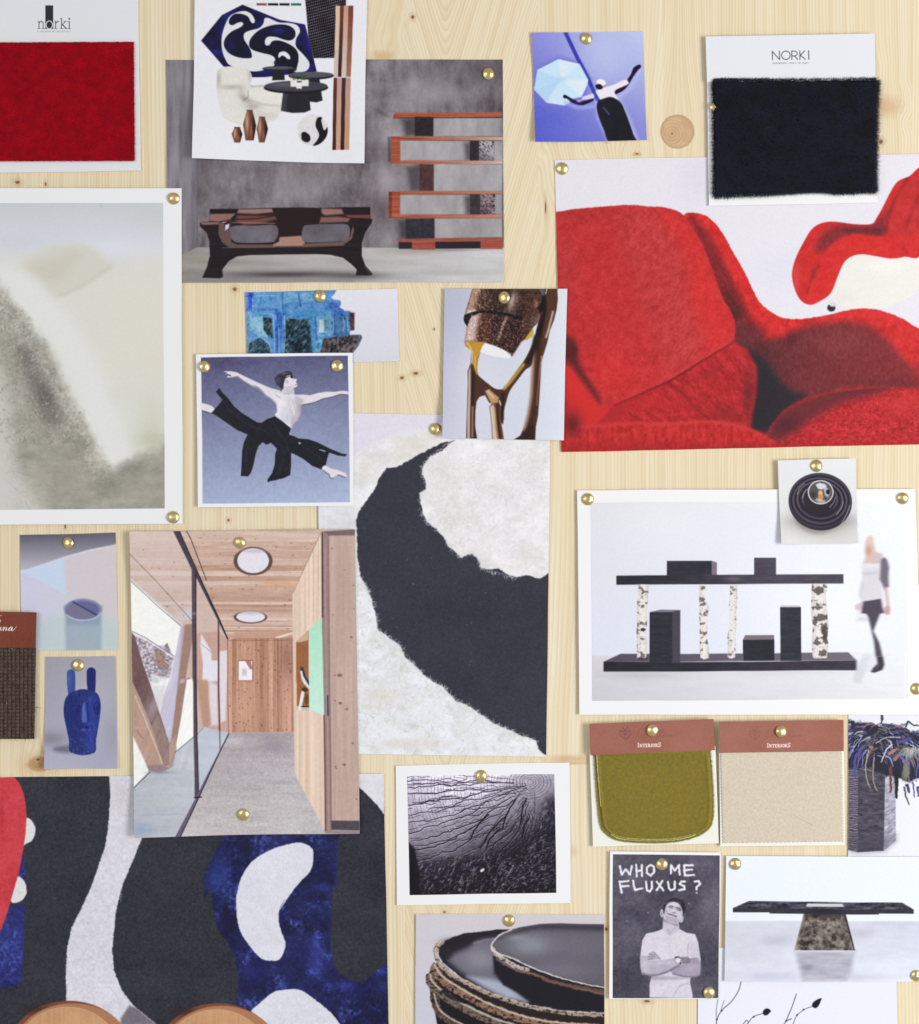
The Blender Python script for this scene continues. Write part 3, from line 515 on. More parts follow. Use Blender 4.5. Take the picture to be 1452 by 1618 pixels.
    p.fill(v("405,620 478,608 470,700 452,740 400,740"), (190, 144, 62), soft=1)
    p.fill(v("520,612 600,635 690,672 760,715 772,745 730,758 620,745 520,715 472,695 495,640"), (232, 232, 234), soft=.7)
    p.line(v("322,604 420,598 520,608 620,640 720,690 772,740"), 1, (150, 112, 96), soft=.5, a=.7)
    p.add(p.n(1.6, 1.6, 2, 17), 5, None)
    return p.grain(1.6)

def pic_fur():
    p = Pic(498, 648, 876, 1202, (222, 219, 230))
    v = V(540, 640, 900, 1452); w = V(540, 900, 900, 1452)
    W = p.fill([(490, 810), (500, 760), *v("0,420 75,330 200,260 330,195 450,160 560,160 640,200 800,190 1400,190 1400,1400 75,1400"), (552, 1000), *w("1400,1000 1400,1290 -200,1290"), (490, 1000)], (231, 229, 230), soft=7)
    p.rect(498, 800, 562, 840, (222, 221, 226), soft=2)
    p.fill(v("330,200 560,170 680,215 500,290 330,380"), (224, 221, 214), soft=5, a=.7)
    d0 = p.n(44, 30, 4, 3); p.add(d0, 34, W, (.8, .9, 1.2)); p.add(p.n(9, 7, 4, 5), 20, W)
    # lower wool is brighter and curlier
    lw = p.fill([*w("90,0 160,80 215,230 260,400 400,520 520,640 640,740 820,860 960,960 1240,1080 1230,1290 60,1290")], (228, 229, 233), soft=3)
    p.add(p.n(22, 14, 4, 9), 40, lw, (.8, .9, 1.2)); bx = lambda r: (r.uniform(562, 868), r.uniform(900, 1196))
    strokes(p, 2600, bx, lambda x, y: 2.6, 6.5, [(238, 239, 245), (234, 236, 243), (240, 241, 247), (196, 193, 188), (208, 208, 210)], 2, .5, 1.3, lw, 6, 1.6)
    for i_ in range(46):
        gx, gy = np.random.RandomState(i_+50).uniform(0, 1, 2); p.glow(566+gx*280, 960+gy*230, 9, 4, (206, 202, 194), .35, gx*2, clip=lw)
    p.glow(*w.p(250, 820), 30, 14, (216, 208, 190), .5, clip=lw); p.glow(*w.p(420, 1110), 40, 12, (212, 206, 190), .5, clip=lw)
    for gx, gy, rx, ry, al in ((700, 740, 26, 22, .35), (790, 780, 30, 20, .3), (720, 820, 30, 16, .35), (820, 870, 34, 14, .4), (760, 890, 26, 10, .4), (850, 740, 14, 40, .3), (600, 720, 26, 10, .4), (575, 760, 10, 26, .4)): p.glow(gx, gy, rx, ry, (206, 202, 200), al, .3, clip=W)
    strokes(p, 2200, lambda r: (r.uniform(670, 868), r.uniform(700, 910)), lambda x, y: 1.9, 8, [(242, 241, 244), (210, 206, 204), (238, 238, 243)], 2, .34, .9, W, 16, .9)
    K = (70, 70, 80)
    shp = [*v("720,225 640,240 500,310 345,398 285,400 262,440 230,480 215,530 150,620 110,680 92,740 100,850 100,940"), *w("120,40 150,90 190,180 220,300 230,380 300,430 370,480 410,560 480,620 560,700 650,750 720,830 790,860 880,920 970,980 1060,1020 1130,1050 1240,1090 1250,1140 1290,1180 1320,1180 1330,20 1260,60 1180,40"), *v("1120,1100 1060,1085 1000,1040 930,1050 890,1040 870,980 830,950 760,970 720,930 680,900 650,840 600,790 540,740 520,700 505,640 495,560 535,540 535,480 510,440 520,380 560,330 640,290 690,240")]
    ink = p.fill(shp, K, soft=.9, wob=.9, ws=5, o=4)
    # flyaway wool at the edges
    r = np.random.RandomState(8)
    edge = [(w, "215,230 220,300 230,380 300,430 370,480 410,560 480,620 560,700 650,750 720,830 790,860 880,920 970,980 1060,1020 1130,1050 1240,1090", (1, -1), 260, 1.), (v, "535,540 500,600 515,690 560,750 620,800 670,860 700,910 760,960 830,940 880,980 900,1040 980,1070 1060,1090 1120,1100", (-1, .7), 240, 1.), (w, "100,40 140,90 170,150 200,220", (1, -.2), 90, 1.), (v, "690,240 580,320 520,380 520,450 540,520", (-1, -.1), 90, .8)]
    for f, s_, d, n, a in edge:
        q = cr(f(s_), False, 8)
        for i in range(n):
            t = r.randint(len(q)); x, y = q[t] + r.uniform(-2.5, 2.5, 2); L = r.uniform(1.5, 6.5)*a; an = r.uniform(-1.2, 1.2) if 1 else an; an2 = r.uniform(-.9, .9)
            dx, dy = d; h = np.hypot(dx, dy); dx, dy = dx/h, dy/h
            ex, ey = (dx*np.cos(an)-dy*np.sin(an))*L, (dx*np.sin(an)+dy*np.cos(an))*L
            k_ = r.uniform(-2, 2)
            p.line([(x, y), (x+ex*.5-ey*.1*k_, y+ey*.5+ex*.1*k_), (x+ex, y+ey)], (1.1, .7, .4), (214, 213, 220), soft=.4, a=r.uniform(.25, .8))
    for i in range(70):
        x, y = r.uniform(600, 860), r.uniform(870, 1160)
        if p.c[int(y-648), int(x-498), 0] < 100: p.line([(x, y), (x+r.uniform(-2, 2), y+r.uniform(-2, 2))], .7, (140, 138, 134), soft=.3, a=r.uniform(.2, .9))
    p.add(p.n(60, 60, 3, 12), 8, ink); p.add(p.n(2, 2, 3, 13), 10)
    return p.grain(2.6)

def pic_corridor():
    p = Pic(200, 830, 576, 1328, (202, 180, 172))
    a = V(190, 820, 420, 1431); b = V(370, 820, 600, 1431); c = V(190, 1070, 420, 1431); d = V(370, 1070, 620, 1452)
    VP = (378, 1075)
    # ceiling
    cy = lambda X, Y: 1/np.maximum(1062-Y, 6)
    def ceil(X, Y):
        t = (1062-Y); q = 900/np.maximum(t, 8); k = np.floor(q*3.2)
        base = mix((216, 196, 188), (178, 142, 126), vn(k*3.7, k*0+2, 5))
        g = fbm(X, q*30, 36, 1.6, 3, 6)-.5
        return base + g[..., None]*34
    C = p.fill([(200, 830), (512, 830), *b("850,130 700,470 575,735 575,1110"), *a("1060,1180 970,1000 600,1040 430,900 110,600 60,600")], ceil, soft=.6)
    p.fill(a("100,110 520,110 700,470 720,900 600,1050 380,840 110,590"), (212, 198, 196), soft=1.2, a=.62)
    p.glow(*b.p(480, 640), 40, 5, (214, 166, 128), .6, clip=C); p.glow(*a.p(700, 940), 14, 10, (200, 204, 224), .8)
    r = np.random.RandomState(2)
    for i in range(110):
        x, y = r.uniform(215, 500), r.uniform(842, 1005)
        if C[int(y-830), int(x-200)] > .5: p.ell(x, y, r.uniform(.6, 2.2), r.uniform(.4, .9), (120, 86, 80), a=r.uniform(.3, .8), soft=.5)
    p.line(a("100,340 430,690 720,1010"), 1, (120, 104, 108), a=.8, soft=.4)
    p.line(a("655,115 700,200 850,600"), 1.1, (64, 62, 78), soft=.4)
    # outside
    p.fill(a("112,590 380,840 610,1050 540,1380 480,1640 300,1640 200,1400 110,1100"), (238, 239, 238), soft=.7); p.line(a("110,590 380,830 610,1050"), 3, (206, 200, 208), soft=.6); p.line(a("112,612 380,862 600,1052"), .9, (120, 112, 128), soft=.4)
    p.fill([*a("122,1100 340,1220 540,1360 500,1640 290,1640"), *c("500,0 380,370 300,150 200,0")], (214, 214, 224), soft=.8)
    vil = p.fill(a("150,1150 300,1200 330,1250 430,1240 465,1220 500,1290 530,1360 490,1560 300,1600 220,1400"), (176, 168, 180), soft=1); t = fbm(p.X, p.Y, 3, 2.6, 4, 15); p.add((t-.5)*1.6, 130, vil, (1, .98, 1.04))
    p.fill(a("340,1290 440,1280 460,1480 360,1440"), (150, 120, 108), soft=1.6, a=.7); p.fill(a("440,1250 470,1215 498,1290"), (150, 130, 128), soft=.6)
    p.line(a("120,1110 330,1225 530,1352"), 2, (226, 224, 232), soft=.6); p.line(a("120,1100 250,1160 540,1350"), 1, (92, 88, 104), soft=.4, a=.8); p.ell(*a.p(345, 1575), 6, 5, (86, 96, 116), wob=1)
    p.fill([*a("310,1520 480,1560 500,1640 300,1640"), *c("500,0 440,160 400,360 310,130")], (226, 228, 234), soft=1.5, a=.85)
    # brick column
    br = p.fill([*a("600,1060 575,1180 540,1380 490,1640"), *c("490,0 400,370 490,650 530,500 600,200 610,0"), *a("610,1600 650,1300 640,1100")], (196, 194, 214), soft=.8)
    t = np.sin(p.X*1.5+np.floor(p.Y/3.2)*1.7)*np.sin(p.Y*1.96); p.add(t*.5*np.clip((330-p.X+(p.Y-1150)*.25)/80, .3, 1), 60, br)
    p.fill([*a("610,1060 640,1050 690,1100 700,1200 620,1618"), *c("600,0 660,0 590,400 540,760 490,700 540,400")], (186, 166, 176), soft=1.5, a=.85)
    p.fill([*a("640,1040 720,1030 720,1150 640,1600 590,1618"), *c("600,20 690,0 700,160 600,520 520,860 490,780")], (158, 130, 122), soft=1, a=.9)
    p.fill([*c("660,20 724,10 724,580 545,730 600,420")], (240, 241, 240), soft=.8)
    # timber V braces
    p.fill([*a("120,1110 150,1150 230,1420 300,1618"), *c("280,0 490,650 490,860 430,870 300,560 120,40 100,-60")], (122, 102, 104), soft=.8); p.glow(*c.p(330, 300), 12, 30, (190, 178, 188), .5, .4)
    p.fill(c("380,360 490,640 490,870 440,860 300,500"), (166, 146, 140), soft=2, a=.7)
    p.fill(c("125,40 200,200 310,470 440,870 400,920 290,918 240,780 130,560"), (184, 156, 144), soft=.8); p.line(c("150,180 240,380 420,840"), 1.6, (222, 206, 196), soft=.8, a=.8)
    p.fill(c("490,640 555,560 560,700 520,880 490,890"), (176, 154, 146), soft=.8)
    p.ell(*c.p(370, 890), 18, 5.6, (150, 134, 138), soft=2.5); p.line(c("170,520 230,600"), 1.4, (128, 100, 94), soft=.8, a=.7)
    p.fill(c("125,560 180,680 290,915 140,1075 130,1075"), (236, 238, 238), soft=.7)
    # floor outside glass
    f1 = p.fill(c("142,1085 320,922 420,930 520,880 560,720 820,490 1075,540 980,740 770,1170 550,1560 150,1570"), lg((194, 198, 208), (174, 179, 190), *c.p(600, 600), *c.p(200, 1560)), soft=.7)
    p.add(p.n(60, 10, 4, 21), 24, f1); p.line(c("142,1080 300,930"), 1.4, (90, 104, 128), soft=.4); p.line(c("545,735 760,560 820,495"), .9, (90, 104, 128), soft=.4); p.line(c("160,1345 600,1340"), 1, (150, 162, 184), a=.6)
    p.glow(*c.p(400, 930), 18, 3, (130, 130, 150), .7); p.glow(*c.p(230, 1480), 14, 10, (150, 164, 196), .7)
    # reflections in the second pane
    p.fill([*a("750,1120 960,1100 1060,1180 1060,1618"), *c("1060,0 1060,540 820,485 765,180 755,0"), *a("750,1618")], (196, 164, 156), soft=.8)
    p.fill([*a("800,1130 900,1300 900,1400 960,1400 960,1590 815,1590 820,1440 790,1240")], (228, 226, 236), soft=1.6, a=.9); p.fill(a("820,1390 960,1390 960,1590 815,1590"), (222, 220, 232), soft=.6)
    p.line(a("800,1230 900,1310"), .8, (120, 110, 126), a=.7, soft=.4); p.add((np.sin(p.X*2.4)*.5)*((p.Y > 1048) & (p.Y < 1062) & (p.X > 322) & (p.X < 345)), 30)
    p.fill(c("880,30 960,80 970,460 900,470 870,200"), (224, 222, 236), soft=3, a=.8); p.fill([*a("975,1300 1055,1290 1055,1618"), *c("1055,0 1040,420 990,440 980,0"), *a("975,1618")], (226, 222, 234), soft=2, a=.85)
    p.fill(c("760,20 860,20 880,250 890,460 825,485"), (184, 146, 130), soft=2, a=.8)
    p.fill([*a("750,530 960,960 1055,1180 970,1110 750,1110")], (204, 184, 178), soft=1, a=.9)
    # back wall
    B = p.fill([*a("1055,1178 1440,1175"), *b("575,1170"), *d("545,0 550,500 0,503"), *c("1066,540"), *c("1062,0")], (182, 142, 126), soft=.7)
    k = np.floor(p.X/7.2); p.add(vn(k*5.1, k*0+1, 22)-.5, 56, B, (1, .95, .95)); p.add(p.n(1.6, 60, 3, 23), 40, B, (1, .9, .9)); p.glow(*b.p(520, 1350), 16, 40, (140, 104, 100), .6, clip=B); p.glow(*c.p(1200, 300), 26, 30, (206, 166, 146), .5, clip=B)
    for i in range(150):
        x, y = r.uniform(362, 462), r.uniform(1012, 1155); p.ell(x, y, r.uniform(.5, 1.1), r.uniform(.5, 1.2), (96, 62, 56), a=r.uniform(.3, .8), soft=.4, clip=B)
    p.line([(361, 1012), (462, 1011)], 1, (120, 88, 80), a=.7); p.line([(439, 1010), (440, 1156)], .9, (110, 80, 74), a=.7)
    p.rect(*b.p(40, 1386), *b.p(188, 1590), (120, 84, 80), soft=.4); p.rect(*b.p(46, 1392), *b.p(182, 1584), (236, 232, 236), soft=.3); p.fill(b("110,1395 165,1395 182,1470 160,1480"), (176, 128, 118), soft=.6); p.rect(*b.p(80, 1470), *b.p(125, 1540), (200, 198, 214), soft=1.5)
    # ceiling end and right wall
    p.fill(b("0,1115 575,1105 575,1168 0,1178"), (192, 158, 142), soft=.6); p.line(b("0,1178 575,1170"), 1, (140, 106, 96), a=.7); p.fill(b("400,1160 575,1110 575,1130 440,1170"), (226, 214, 206), soft=.8)
    F = p.fill([*c("1075,543 1431,540"), *d("0,505 550,503 557,890 700,1150 835,1408 880,1440 0,1440"), *c("590,1560 780,1170")], lg((174, 167, 174), (192, 188, 192), 380, 1160, 400, 1310), soft=.7)
    p.add(p.n(50, 6, 4, 25), 26, F); p.add(p.n(1.8, 1.8, 3, 26), 34, F); p.glow(*d.p(380, 620), 24, 14, (150, 136, 152), .6, clip=F); p.glow(*c.p(1100, 620), 16, 6, (206, 200, 212), .6, clip=F)
    for y in (720, 940, 1380): p.line(c([(990, y), (1431, y-4)]), .8, (150, 140, 154), a=.4)
    RW = p.fill([*b("852,130 865,970 735,1090 612,1205 612,1618"), *d("577,0 580,300 690,298 830,350 835,1408 557,885 545,0"), *b("575,735 700,470")], (222, 202, 188), soft=.6)
    p.add(p.n(3.2, 200, 3, 27), 36, RW, (.9, 1, 1.1)); p.glow(*d.p(670, 900), 3, 40, (214, 180, 158), .5, clip=RW)
    p.fill([*b("852,130 690,480 575,735"), *b("580,735 700,480 858,140")], (150, 116, 100), soft=.5, a=.6)
    for x0 in (620, 697, 735, 780, 830): p.line([b.p(x0, 735-(x0-575)*2.05), b.p(x0+4, 1140-(x0-620)*.9)], .8, (186, 158, 142), a=.6, soft=.4)
    p.fill([*b("612,1207 735,1092 735,1618"), *d("690,0 690,270 577,262 577,0"), *b("612,1618")], (158, 110, 86), soft=.5); p.fill(b("612,1207 730,1098 730,1190 650,1210"), (206, 170, 150), soft=.6)
    p.line(b("668,1470 690,1560 735,1618"), (5, 6, 7), (78, 74, 84), soft=.7); p.line(b("662,1500 680,1580 700,1618"), 3.4, (222, 220, 226), soft=.8)
    p.line(d("630,0 665,60 685,90"), 4, (220, 218, 224), soft=.8); p.ell(*d.p(650, 110), 4.6, 4, (96, 78, 56), wob=.6); p.line(d("632,140 605,290"), 5, (226, 226, 230), soft=.6); p.ell(*d.p(668, 200), 3.4, 9, (112, 92, 66)); p.line(d("620,268 690,268"), 1.6, (70, 56, 54), soft=.5)
    gr = p.fill([*b("735,1085 866,962 884,1618"), *d("826,0 830,350 690,298 690,0"), *b("738,1618")], lg((176, 220, 200), (196, 228, 216), 500, 980, 500, 1120), soft=.5)
    p.line([b.p(868, 965), b.p(884, 1618), d.p(832, 350)], 1.6, (88, 176, 150), soft=.4)
    # door frame and right panel
    p.fill([*b("862,125 1195,100 1215,1618"), *d("1138,0 1156,1425 835,1410 838,0"), *b("884,1618 862,700")], (188, 166, 162), soft=.6)
    pn = p.fill([*b("930,170 1195,165 1212,1618"), *d("1138,0 1152,1305 895,1305 880,0"), *b("945,1618")], (190, 168, 160), soft=.7); p.add(p.n(4, 120, 3, 28), 26, pn); p.glow(*b.p(1080, 700), 16, 60, (176, 156, 148), .5, clip=pn)
    p.fill(b("862,125 1195,100 1195,160 925,165"), (126, 112, 114), soft=1)
    p.fill([*b("862,125 925,150 945,1618"), *d("880,0 895,1405 840,1410 826,0"), *b("884,1618 868,900")], (156, 132, 132), soft=.8)
    p.line([b.p(868, 140), b.p(872, 960)], 1.8, (78, 72, 78), soft=.6); p.line([b.p(930, 165), b.p(942, 1618), d.p(890, 1400)], 1.6, (136, 116, 120), soft=.9); p.line([b.p(896, 200), b.p(910, 1618), d.p(868, 1400)], 1.6, (178, 154, 150), soft=.9)
    p.line([d.p(826, 350), d.p(838, 1408)], 2, (108, 90, 88), soft=.6); p.line([d.p(860, 170), d.p(862, 350)], 2.4, (82, 86, 120), soft=.6)
    for x, y, s_ in ((965, 290, 1), (1085, 500, .8), (975, 940, 1), (1175, 650, 1), (1155, 1160, 1.5), (1040, 1535, 2.6), (990, 1535, 1), (1180, 880, 1)): p.ell(*b.p(x, y), s_*1.6, s_, (134, 96, 92), a=.75, soft=.6)
    for x, y, s_ in ((975, 238, 2.2), (1035, 293, 1.7), (930, 215, 1), (1090, 603, 1.3), (930, 820, 1.2), (940, 836, 1), (1010, 800, 2), (1125, 1112, 1.2), (1085, 135, .8)): p.ell(*d.p(x, y), s_*1.3, s_, (122, 88, 86), a=.75, soft=.6)
    p.fill(d("890,1308 1152,1308 1155,1395 895,1392"), (96, 92, 100), soft=.6); p.fill(d("840,1405 1155,1395 1156,1430 840,1425"), (150, 140, 150), soft=.8)
    # glazing bars
    p.fill(a("520,110 580,110 750,500 970,960 1058,1178 1050,1180 955,985 745,560 700,480"), (92, 86, 100), soft=.6); p.line(a("585,115 755,500 975,985 1060,1180"), 1.2, (46, 44, 56), soft=.5)
    p.fill([*a("706,505 748,505 752,1618"), *c("755,0 775,1175 735,1175 722,0"), *a("715,1618")], (100, 92, 102), soft=.5); p.line([a.p(748, 510), a.p(752, 1618), c.p(775, 1175)], 1.1, (56, 52, 62), soft=.4); p.line([a.p(710, 930), a.p(742, 930)], 3, (150, 164, 200), soft=2, a=.6)
    p.line([a.p(968, 1000), a.p(970, 1618), c.p(985, 715)], 2.2, (96, 82, 88), soft=.5); p.line([a.p(1058, 1180), a.p(1060, 1618), c.p(1068, 540)], 1.1, (110, 84, 80), soft=.5, a=.8)
    p.fill(c("1065,545 1075,545 990,715 780,1175 600,1562 545,1562 740,1190 970,730"), (112, 104, 128), soft=.6); p.line(c("1070,548 985,725 775,1180 598,1560"), 1.1, (60, 56, 72), soft=.4); p.line(c("735,1178 800,1172"), 2, (60, 62, 72), soft=.8)
    p.fill([*c("775,500 830,480 1060,540 985,715 780,1100")], (186, 196, 218), soft=1.2, a=.35)
    # round lights
    for cx, cy_, rx, ry, ix in ((188, 412, 31, 22.5, 25), (160, 965, 26.6, 9.8, 22.6)):
        x, y = b.p(cx, cy_); p.ell(x, y, rx, ry, (112, 94, 94), soft=.7); p.ell(x+(0 if cx > 180 else .6), y-.6, ix, ry*.87, (222, 219, 230), soft=.6); p.glow(x, y-ry*.7, ix*.8, 3, (190, 178, 190), .7)
    tb = p.fill(c("125,40 200,200 310,470 440,870 400,920 290,918 240,780 130,560"), (0, 0, 0), a=.0); tm = np.clip((330-p.X)/40, 0, 1)*((p.Y > 1060) & (p.Y < 1215))
    p.add(fbm(p.X+p.Y*.35, p.Y-p.X*.3, 3, 40, 4, 91)-.5, 26, tm, (1, .9, .85)); p.add(p.n(5, 5, 4, 92), 10)
    p.c = (p.c-128)*1.13+124 - np.array([0, 1, 4])
    return p.grain(2.4)
def pic_birch():
    p = Pic(926, 786, 1438, 1114, bl((222, 221, 227), (236, 239, 244), (228, 232, 244), (218, 222, 236), 933, 794, 1430, 1030))
    a = V(900, 710, 1180, 1452); b = V(1170, 710, 1452, 1452); c = V(900, 900, 1180, 1452); d = V(1170, 900, 1452, 1452); e = V(1340, 820, 1452, 697)
    p.glow(1060, 830, 70, 40, (232, 233, 239), .6); p.glow(1300, 960, 120, 90, (238, 240, 246), .8)
    F = p.fill([(926, 1036), (1040, 1035), (1350, 1030), (1438, 1030), (1438, 1114), (926, 1114)], bl((208, 206, 212), (232, 233, 240), (226, 225, 232), (202, 200, 207), 926, 1036, 1438, 1110), soft=.9)
    p.add(p.n(60, 8, 3, 4), 8, F); p.glow(1010, 1066, 60, 8, (186, 185, 193), .7); p.glow(1250, 1062, 100, 6, (206, 205, 212), .5)
    p.rect(1428, 1030, 1431, 1112, (238, 240, 245), soft=.6, a=.6)
    D, D2, T = (63, 63, 72), (82, 78, 88), (118, 110, 122)
    # upper shelf and boxes
    p.fill(a("793,915 1160,912 1204,925 1204,1030 793,1032"), (122, 112, 122), soft=.5); m1 = p.fill(a("793,915 1160,913 1162,1032 793,1032"), (66, 65, 74), soft=.4)
    m2 = p.fill([*a("380,1035 1300,1026"), *b("832,1015 832,1090"), *a("380,1109")], lg((60, 60, 68), (86, 80, 92), *a.p(600, 1070), *b.p(300, 1050)), soft=.45)
    m3 = p.rect(*b.p(108, 881), *b.p(286, 1020), (84, 79, 91), soft=.45); p.glow(*a.p(1340, 1060), 14, 5, (110, 102, 112), .7)
    # base shelf
    p.fill([*c("415,686 1452,686"), *d("870,672 938,738"), *c("275,752")], lg((92, 84, 96), (112, 106, 118), 950, 1040, 1340, 1035), soft=.5)
    m4 = p.fill([*c("274,752 1452,754"), *d("938,738 938,818"), *c("1000,830 274,833")], lg((56, 57, 64), (74, 70, 80), 960, 1050, 1340, 1050), soft=.45)
    # bases
    p.fill(c("653,348 740,328 905,330 905,752 653,755"), (84, 78, 89), soft=.45); m5 = p.fill(c("653,348 838,350 840,755 655,755"), (62, 63, 71), soft=.4); p.fill(c("670,346 745,330 880,332 830,347"), (122, 114, 126), soft=.4)
    p.fill(d("15,570 35,532 270,531 272,738 18,742"), (120, 111, 122), soft=.45); m6 = p.fill(d("15,570 271,568 272,738 20,742"), (60, 61, 68), soft=.4)
    p.fill(d("320,306 325,290 480,290 488,306"), (200, 198, 210), soft=.4); m7 = p.fill(d("320,305 488,305 492,742 322,742"), (66, 66, 74), soft=.4)
    for m in (m1, m2, m3, m4, m5, m6, m7): p.add(p.n(14, 3, 3, 8), 14, m)
    # birch stems
    def stem(q, seed, fine):
        m = p.fill(q, (226, 221, 217), soft=.5, wob=.25, ws=4)
        cx = (q[:, 0].min()+q[:, 0].max())/2; w = np.ptp(q[:, 0])
        p.add(-np.abs((p.X-cx)/w)**2*4+.2, 34, m)
        t = fbm(p.X, p.Y, fine*1.5, fine, 4, seed); p.put((slice(None), slice(None)), np.clip((t-.585)*12, 0, 1)*.8, (92, 80, 80), m)
        t = fbm(p.X, p.Y, 1.6, 1.2, 3, seed+3); p.put((slice(None), slice(None)), np.clip((t-.66)*9, 0, 1)*.5, (120, 108, 106), m)
        return m
    q1 = c("562,122 645,122 640,250 632,330 634,420 626,520 636,600 634,680 620,725 590,720 550,725 552,640 545,520 552,440 552,330 550,280 560,200"); stem(q1, 31, 5.5)
    q2 = c("1056,124 1115,124 1112,240 1138,310 1130,360 1112,420 1130,470 1120,560 1138,620 1138,722 1100,732 1070,720 1065,600 1062,420 1060,230"); stem(q2, 35, 5)
    q3 = c("1313,124 1370,124 1370,240 1362,360 1366,450 1355,540 1358,640 1350,720 1320,728 1290,720 1292,600 1290,540 1310,440 1302,300"); stem(q3, 39, 4.4)
    q4 = d("575,118 702,118 690,220 700,330 712,470 700,560 710,600 698,720 585,722 576,600 585,480 570,330 574,220"); m = stem(q4, 43, 7)
    for x, y, rx, ry in ((630, 165, 9, 7), (620, 310, 10, 3), (650, 390, 10, 7), (680, 500, 6, 10), (615, 595, 8, 3.4), (690, 560, 5, 10), (668, 680, 7, 6), (600, 420, 4, 8)):
        p.ell(*d.p(x, y), rx*.9, ry*.9, (84, 80, 76), soft=.7, a=.85, clip=m, wob=1.6, ws=3)
    p.ell(*c.p(600, 725), 9, 1.4, (60, 56, 64), a=.7); p.ell(*c.p(600, 490), 4, 2.4, (70, 64, 66), clip=None, wob=.8, ws=2)
    # person, blurred by walking
    p.fill(e("80,1000 60,900 90,820 120,600 140,430 330,330 400,450 400,900 380,960 300,1000"), (224, 222, 230), soft=5, a=.5)
    p.fill(e("40,1600 60,1500 150,1330 210,1340 160,1500 120,1618"), (196, 197, 205), soft=3, a=.6); p.fill(e("150,1330 260,1330 260,1450 130,1500"), (214, 216, 224), soft=4, a=.5)
    p.fill(e("60,1000 100,960 190,960 210,1000 140,1010"), (206, 206, 216), soft=2.2, a=.7)
    p.fill(e("178,190 195,165 222,165 240,200 252,260 265,320 330,350 320,430 230,440 140,435 165,370 158,300 165,220"), (210, 184, 172), soft=2.2, a=.95)
    p.glow(*e.p(205, 225), 4, 7, (226, 200, 196), .7); p.glow(*e.p(195, 310), 4, 8, (182, 138, 112), .8); p.fill(e("145,430 190,360 250,340 320,360 310,430"), (206, 184, 178), soft=1.5, a=.7)
    p.fill(e("255,325 330,340 320,440 260,430"), (196, 188, 200), soft=1.6, a=.8)
    p.fill(e("135,440 310,440 312,600 330,780 220,800 130,815 100,760 130,600"), (212, 209, 216), soft=1.4, a=.95); p.glow(*e.p(220, 460), 14, 3, (230, 230, 236), .8); p.fill(e("130,520 290,510 290,540 140,560"), (194, 191, 202), soft=1.4, a=.6)
    p.fill(e("100,740 130,600 140,640 110,760"), (180, 176, 194), soft=1.5, a=.6)
    p.fill(e("315,400 345,370 378,400 395,470 388,560 392,660 350,700 330,640 305,590"), (112, 106, 120), soft=1.3)
    p.line(e("365,680 375,780 385,850"), (5, 4.6, 4), (206, 176, 178), soft=1.2); p.fill(e("345,880 375,840 405,870 400,930 372,945 345,920"), (196, 144, 146), soft=1, a=.9)
    p.fill(e("60,850 130,810 135,880 90,900 65,880"), (200, 172, 178), soft=1.6, a=.8)
    p.fill(e("140,808 230,795 315,780 330,870 345,920 330,925 305,930 270,1020 240,1100 300,1220 330,1350 262,1350 245,1200 222,1100 190,960 170,930 120,925 130,870"), (86, 82, 92), soft=1.1)
    p.fill(e("270,1350 335,1350 348,1430 330,1480 280,1500 240,1512 216,1498 240,1460 280,1420"), (72, 68, 76), soft=.8); p.line(e("260,1480 300,1430"), 1.4, (128, 124, 132), soft=.6, a=.7)
    x0, x1, y0, y1 = int(1345-926), int(1420-926), int(838-786), int(1072-786)
    R_ = p.c[y0:y1, x0-8:x1+8].copy(); acc = R_*0; n_ = 0
    for d_ in range(-3, 4):
        w_ = 4-abs(d_); acc += np.roll(R_, d_, 1)*w_; n_ += w_
    p.c[y0:y1, x0:x1] = (acc/n_)[:, 8:-8]
    return p.grain(1.8)

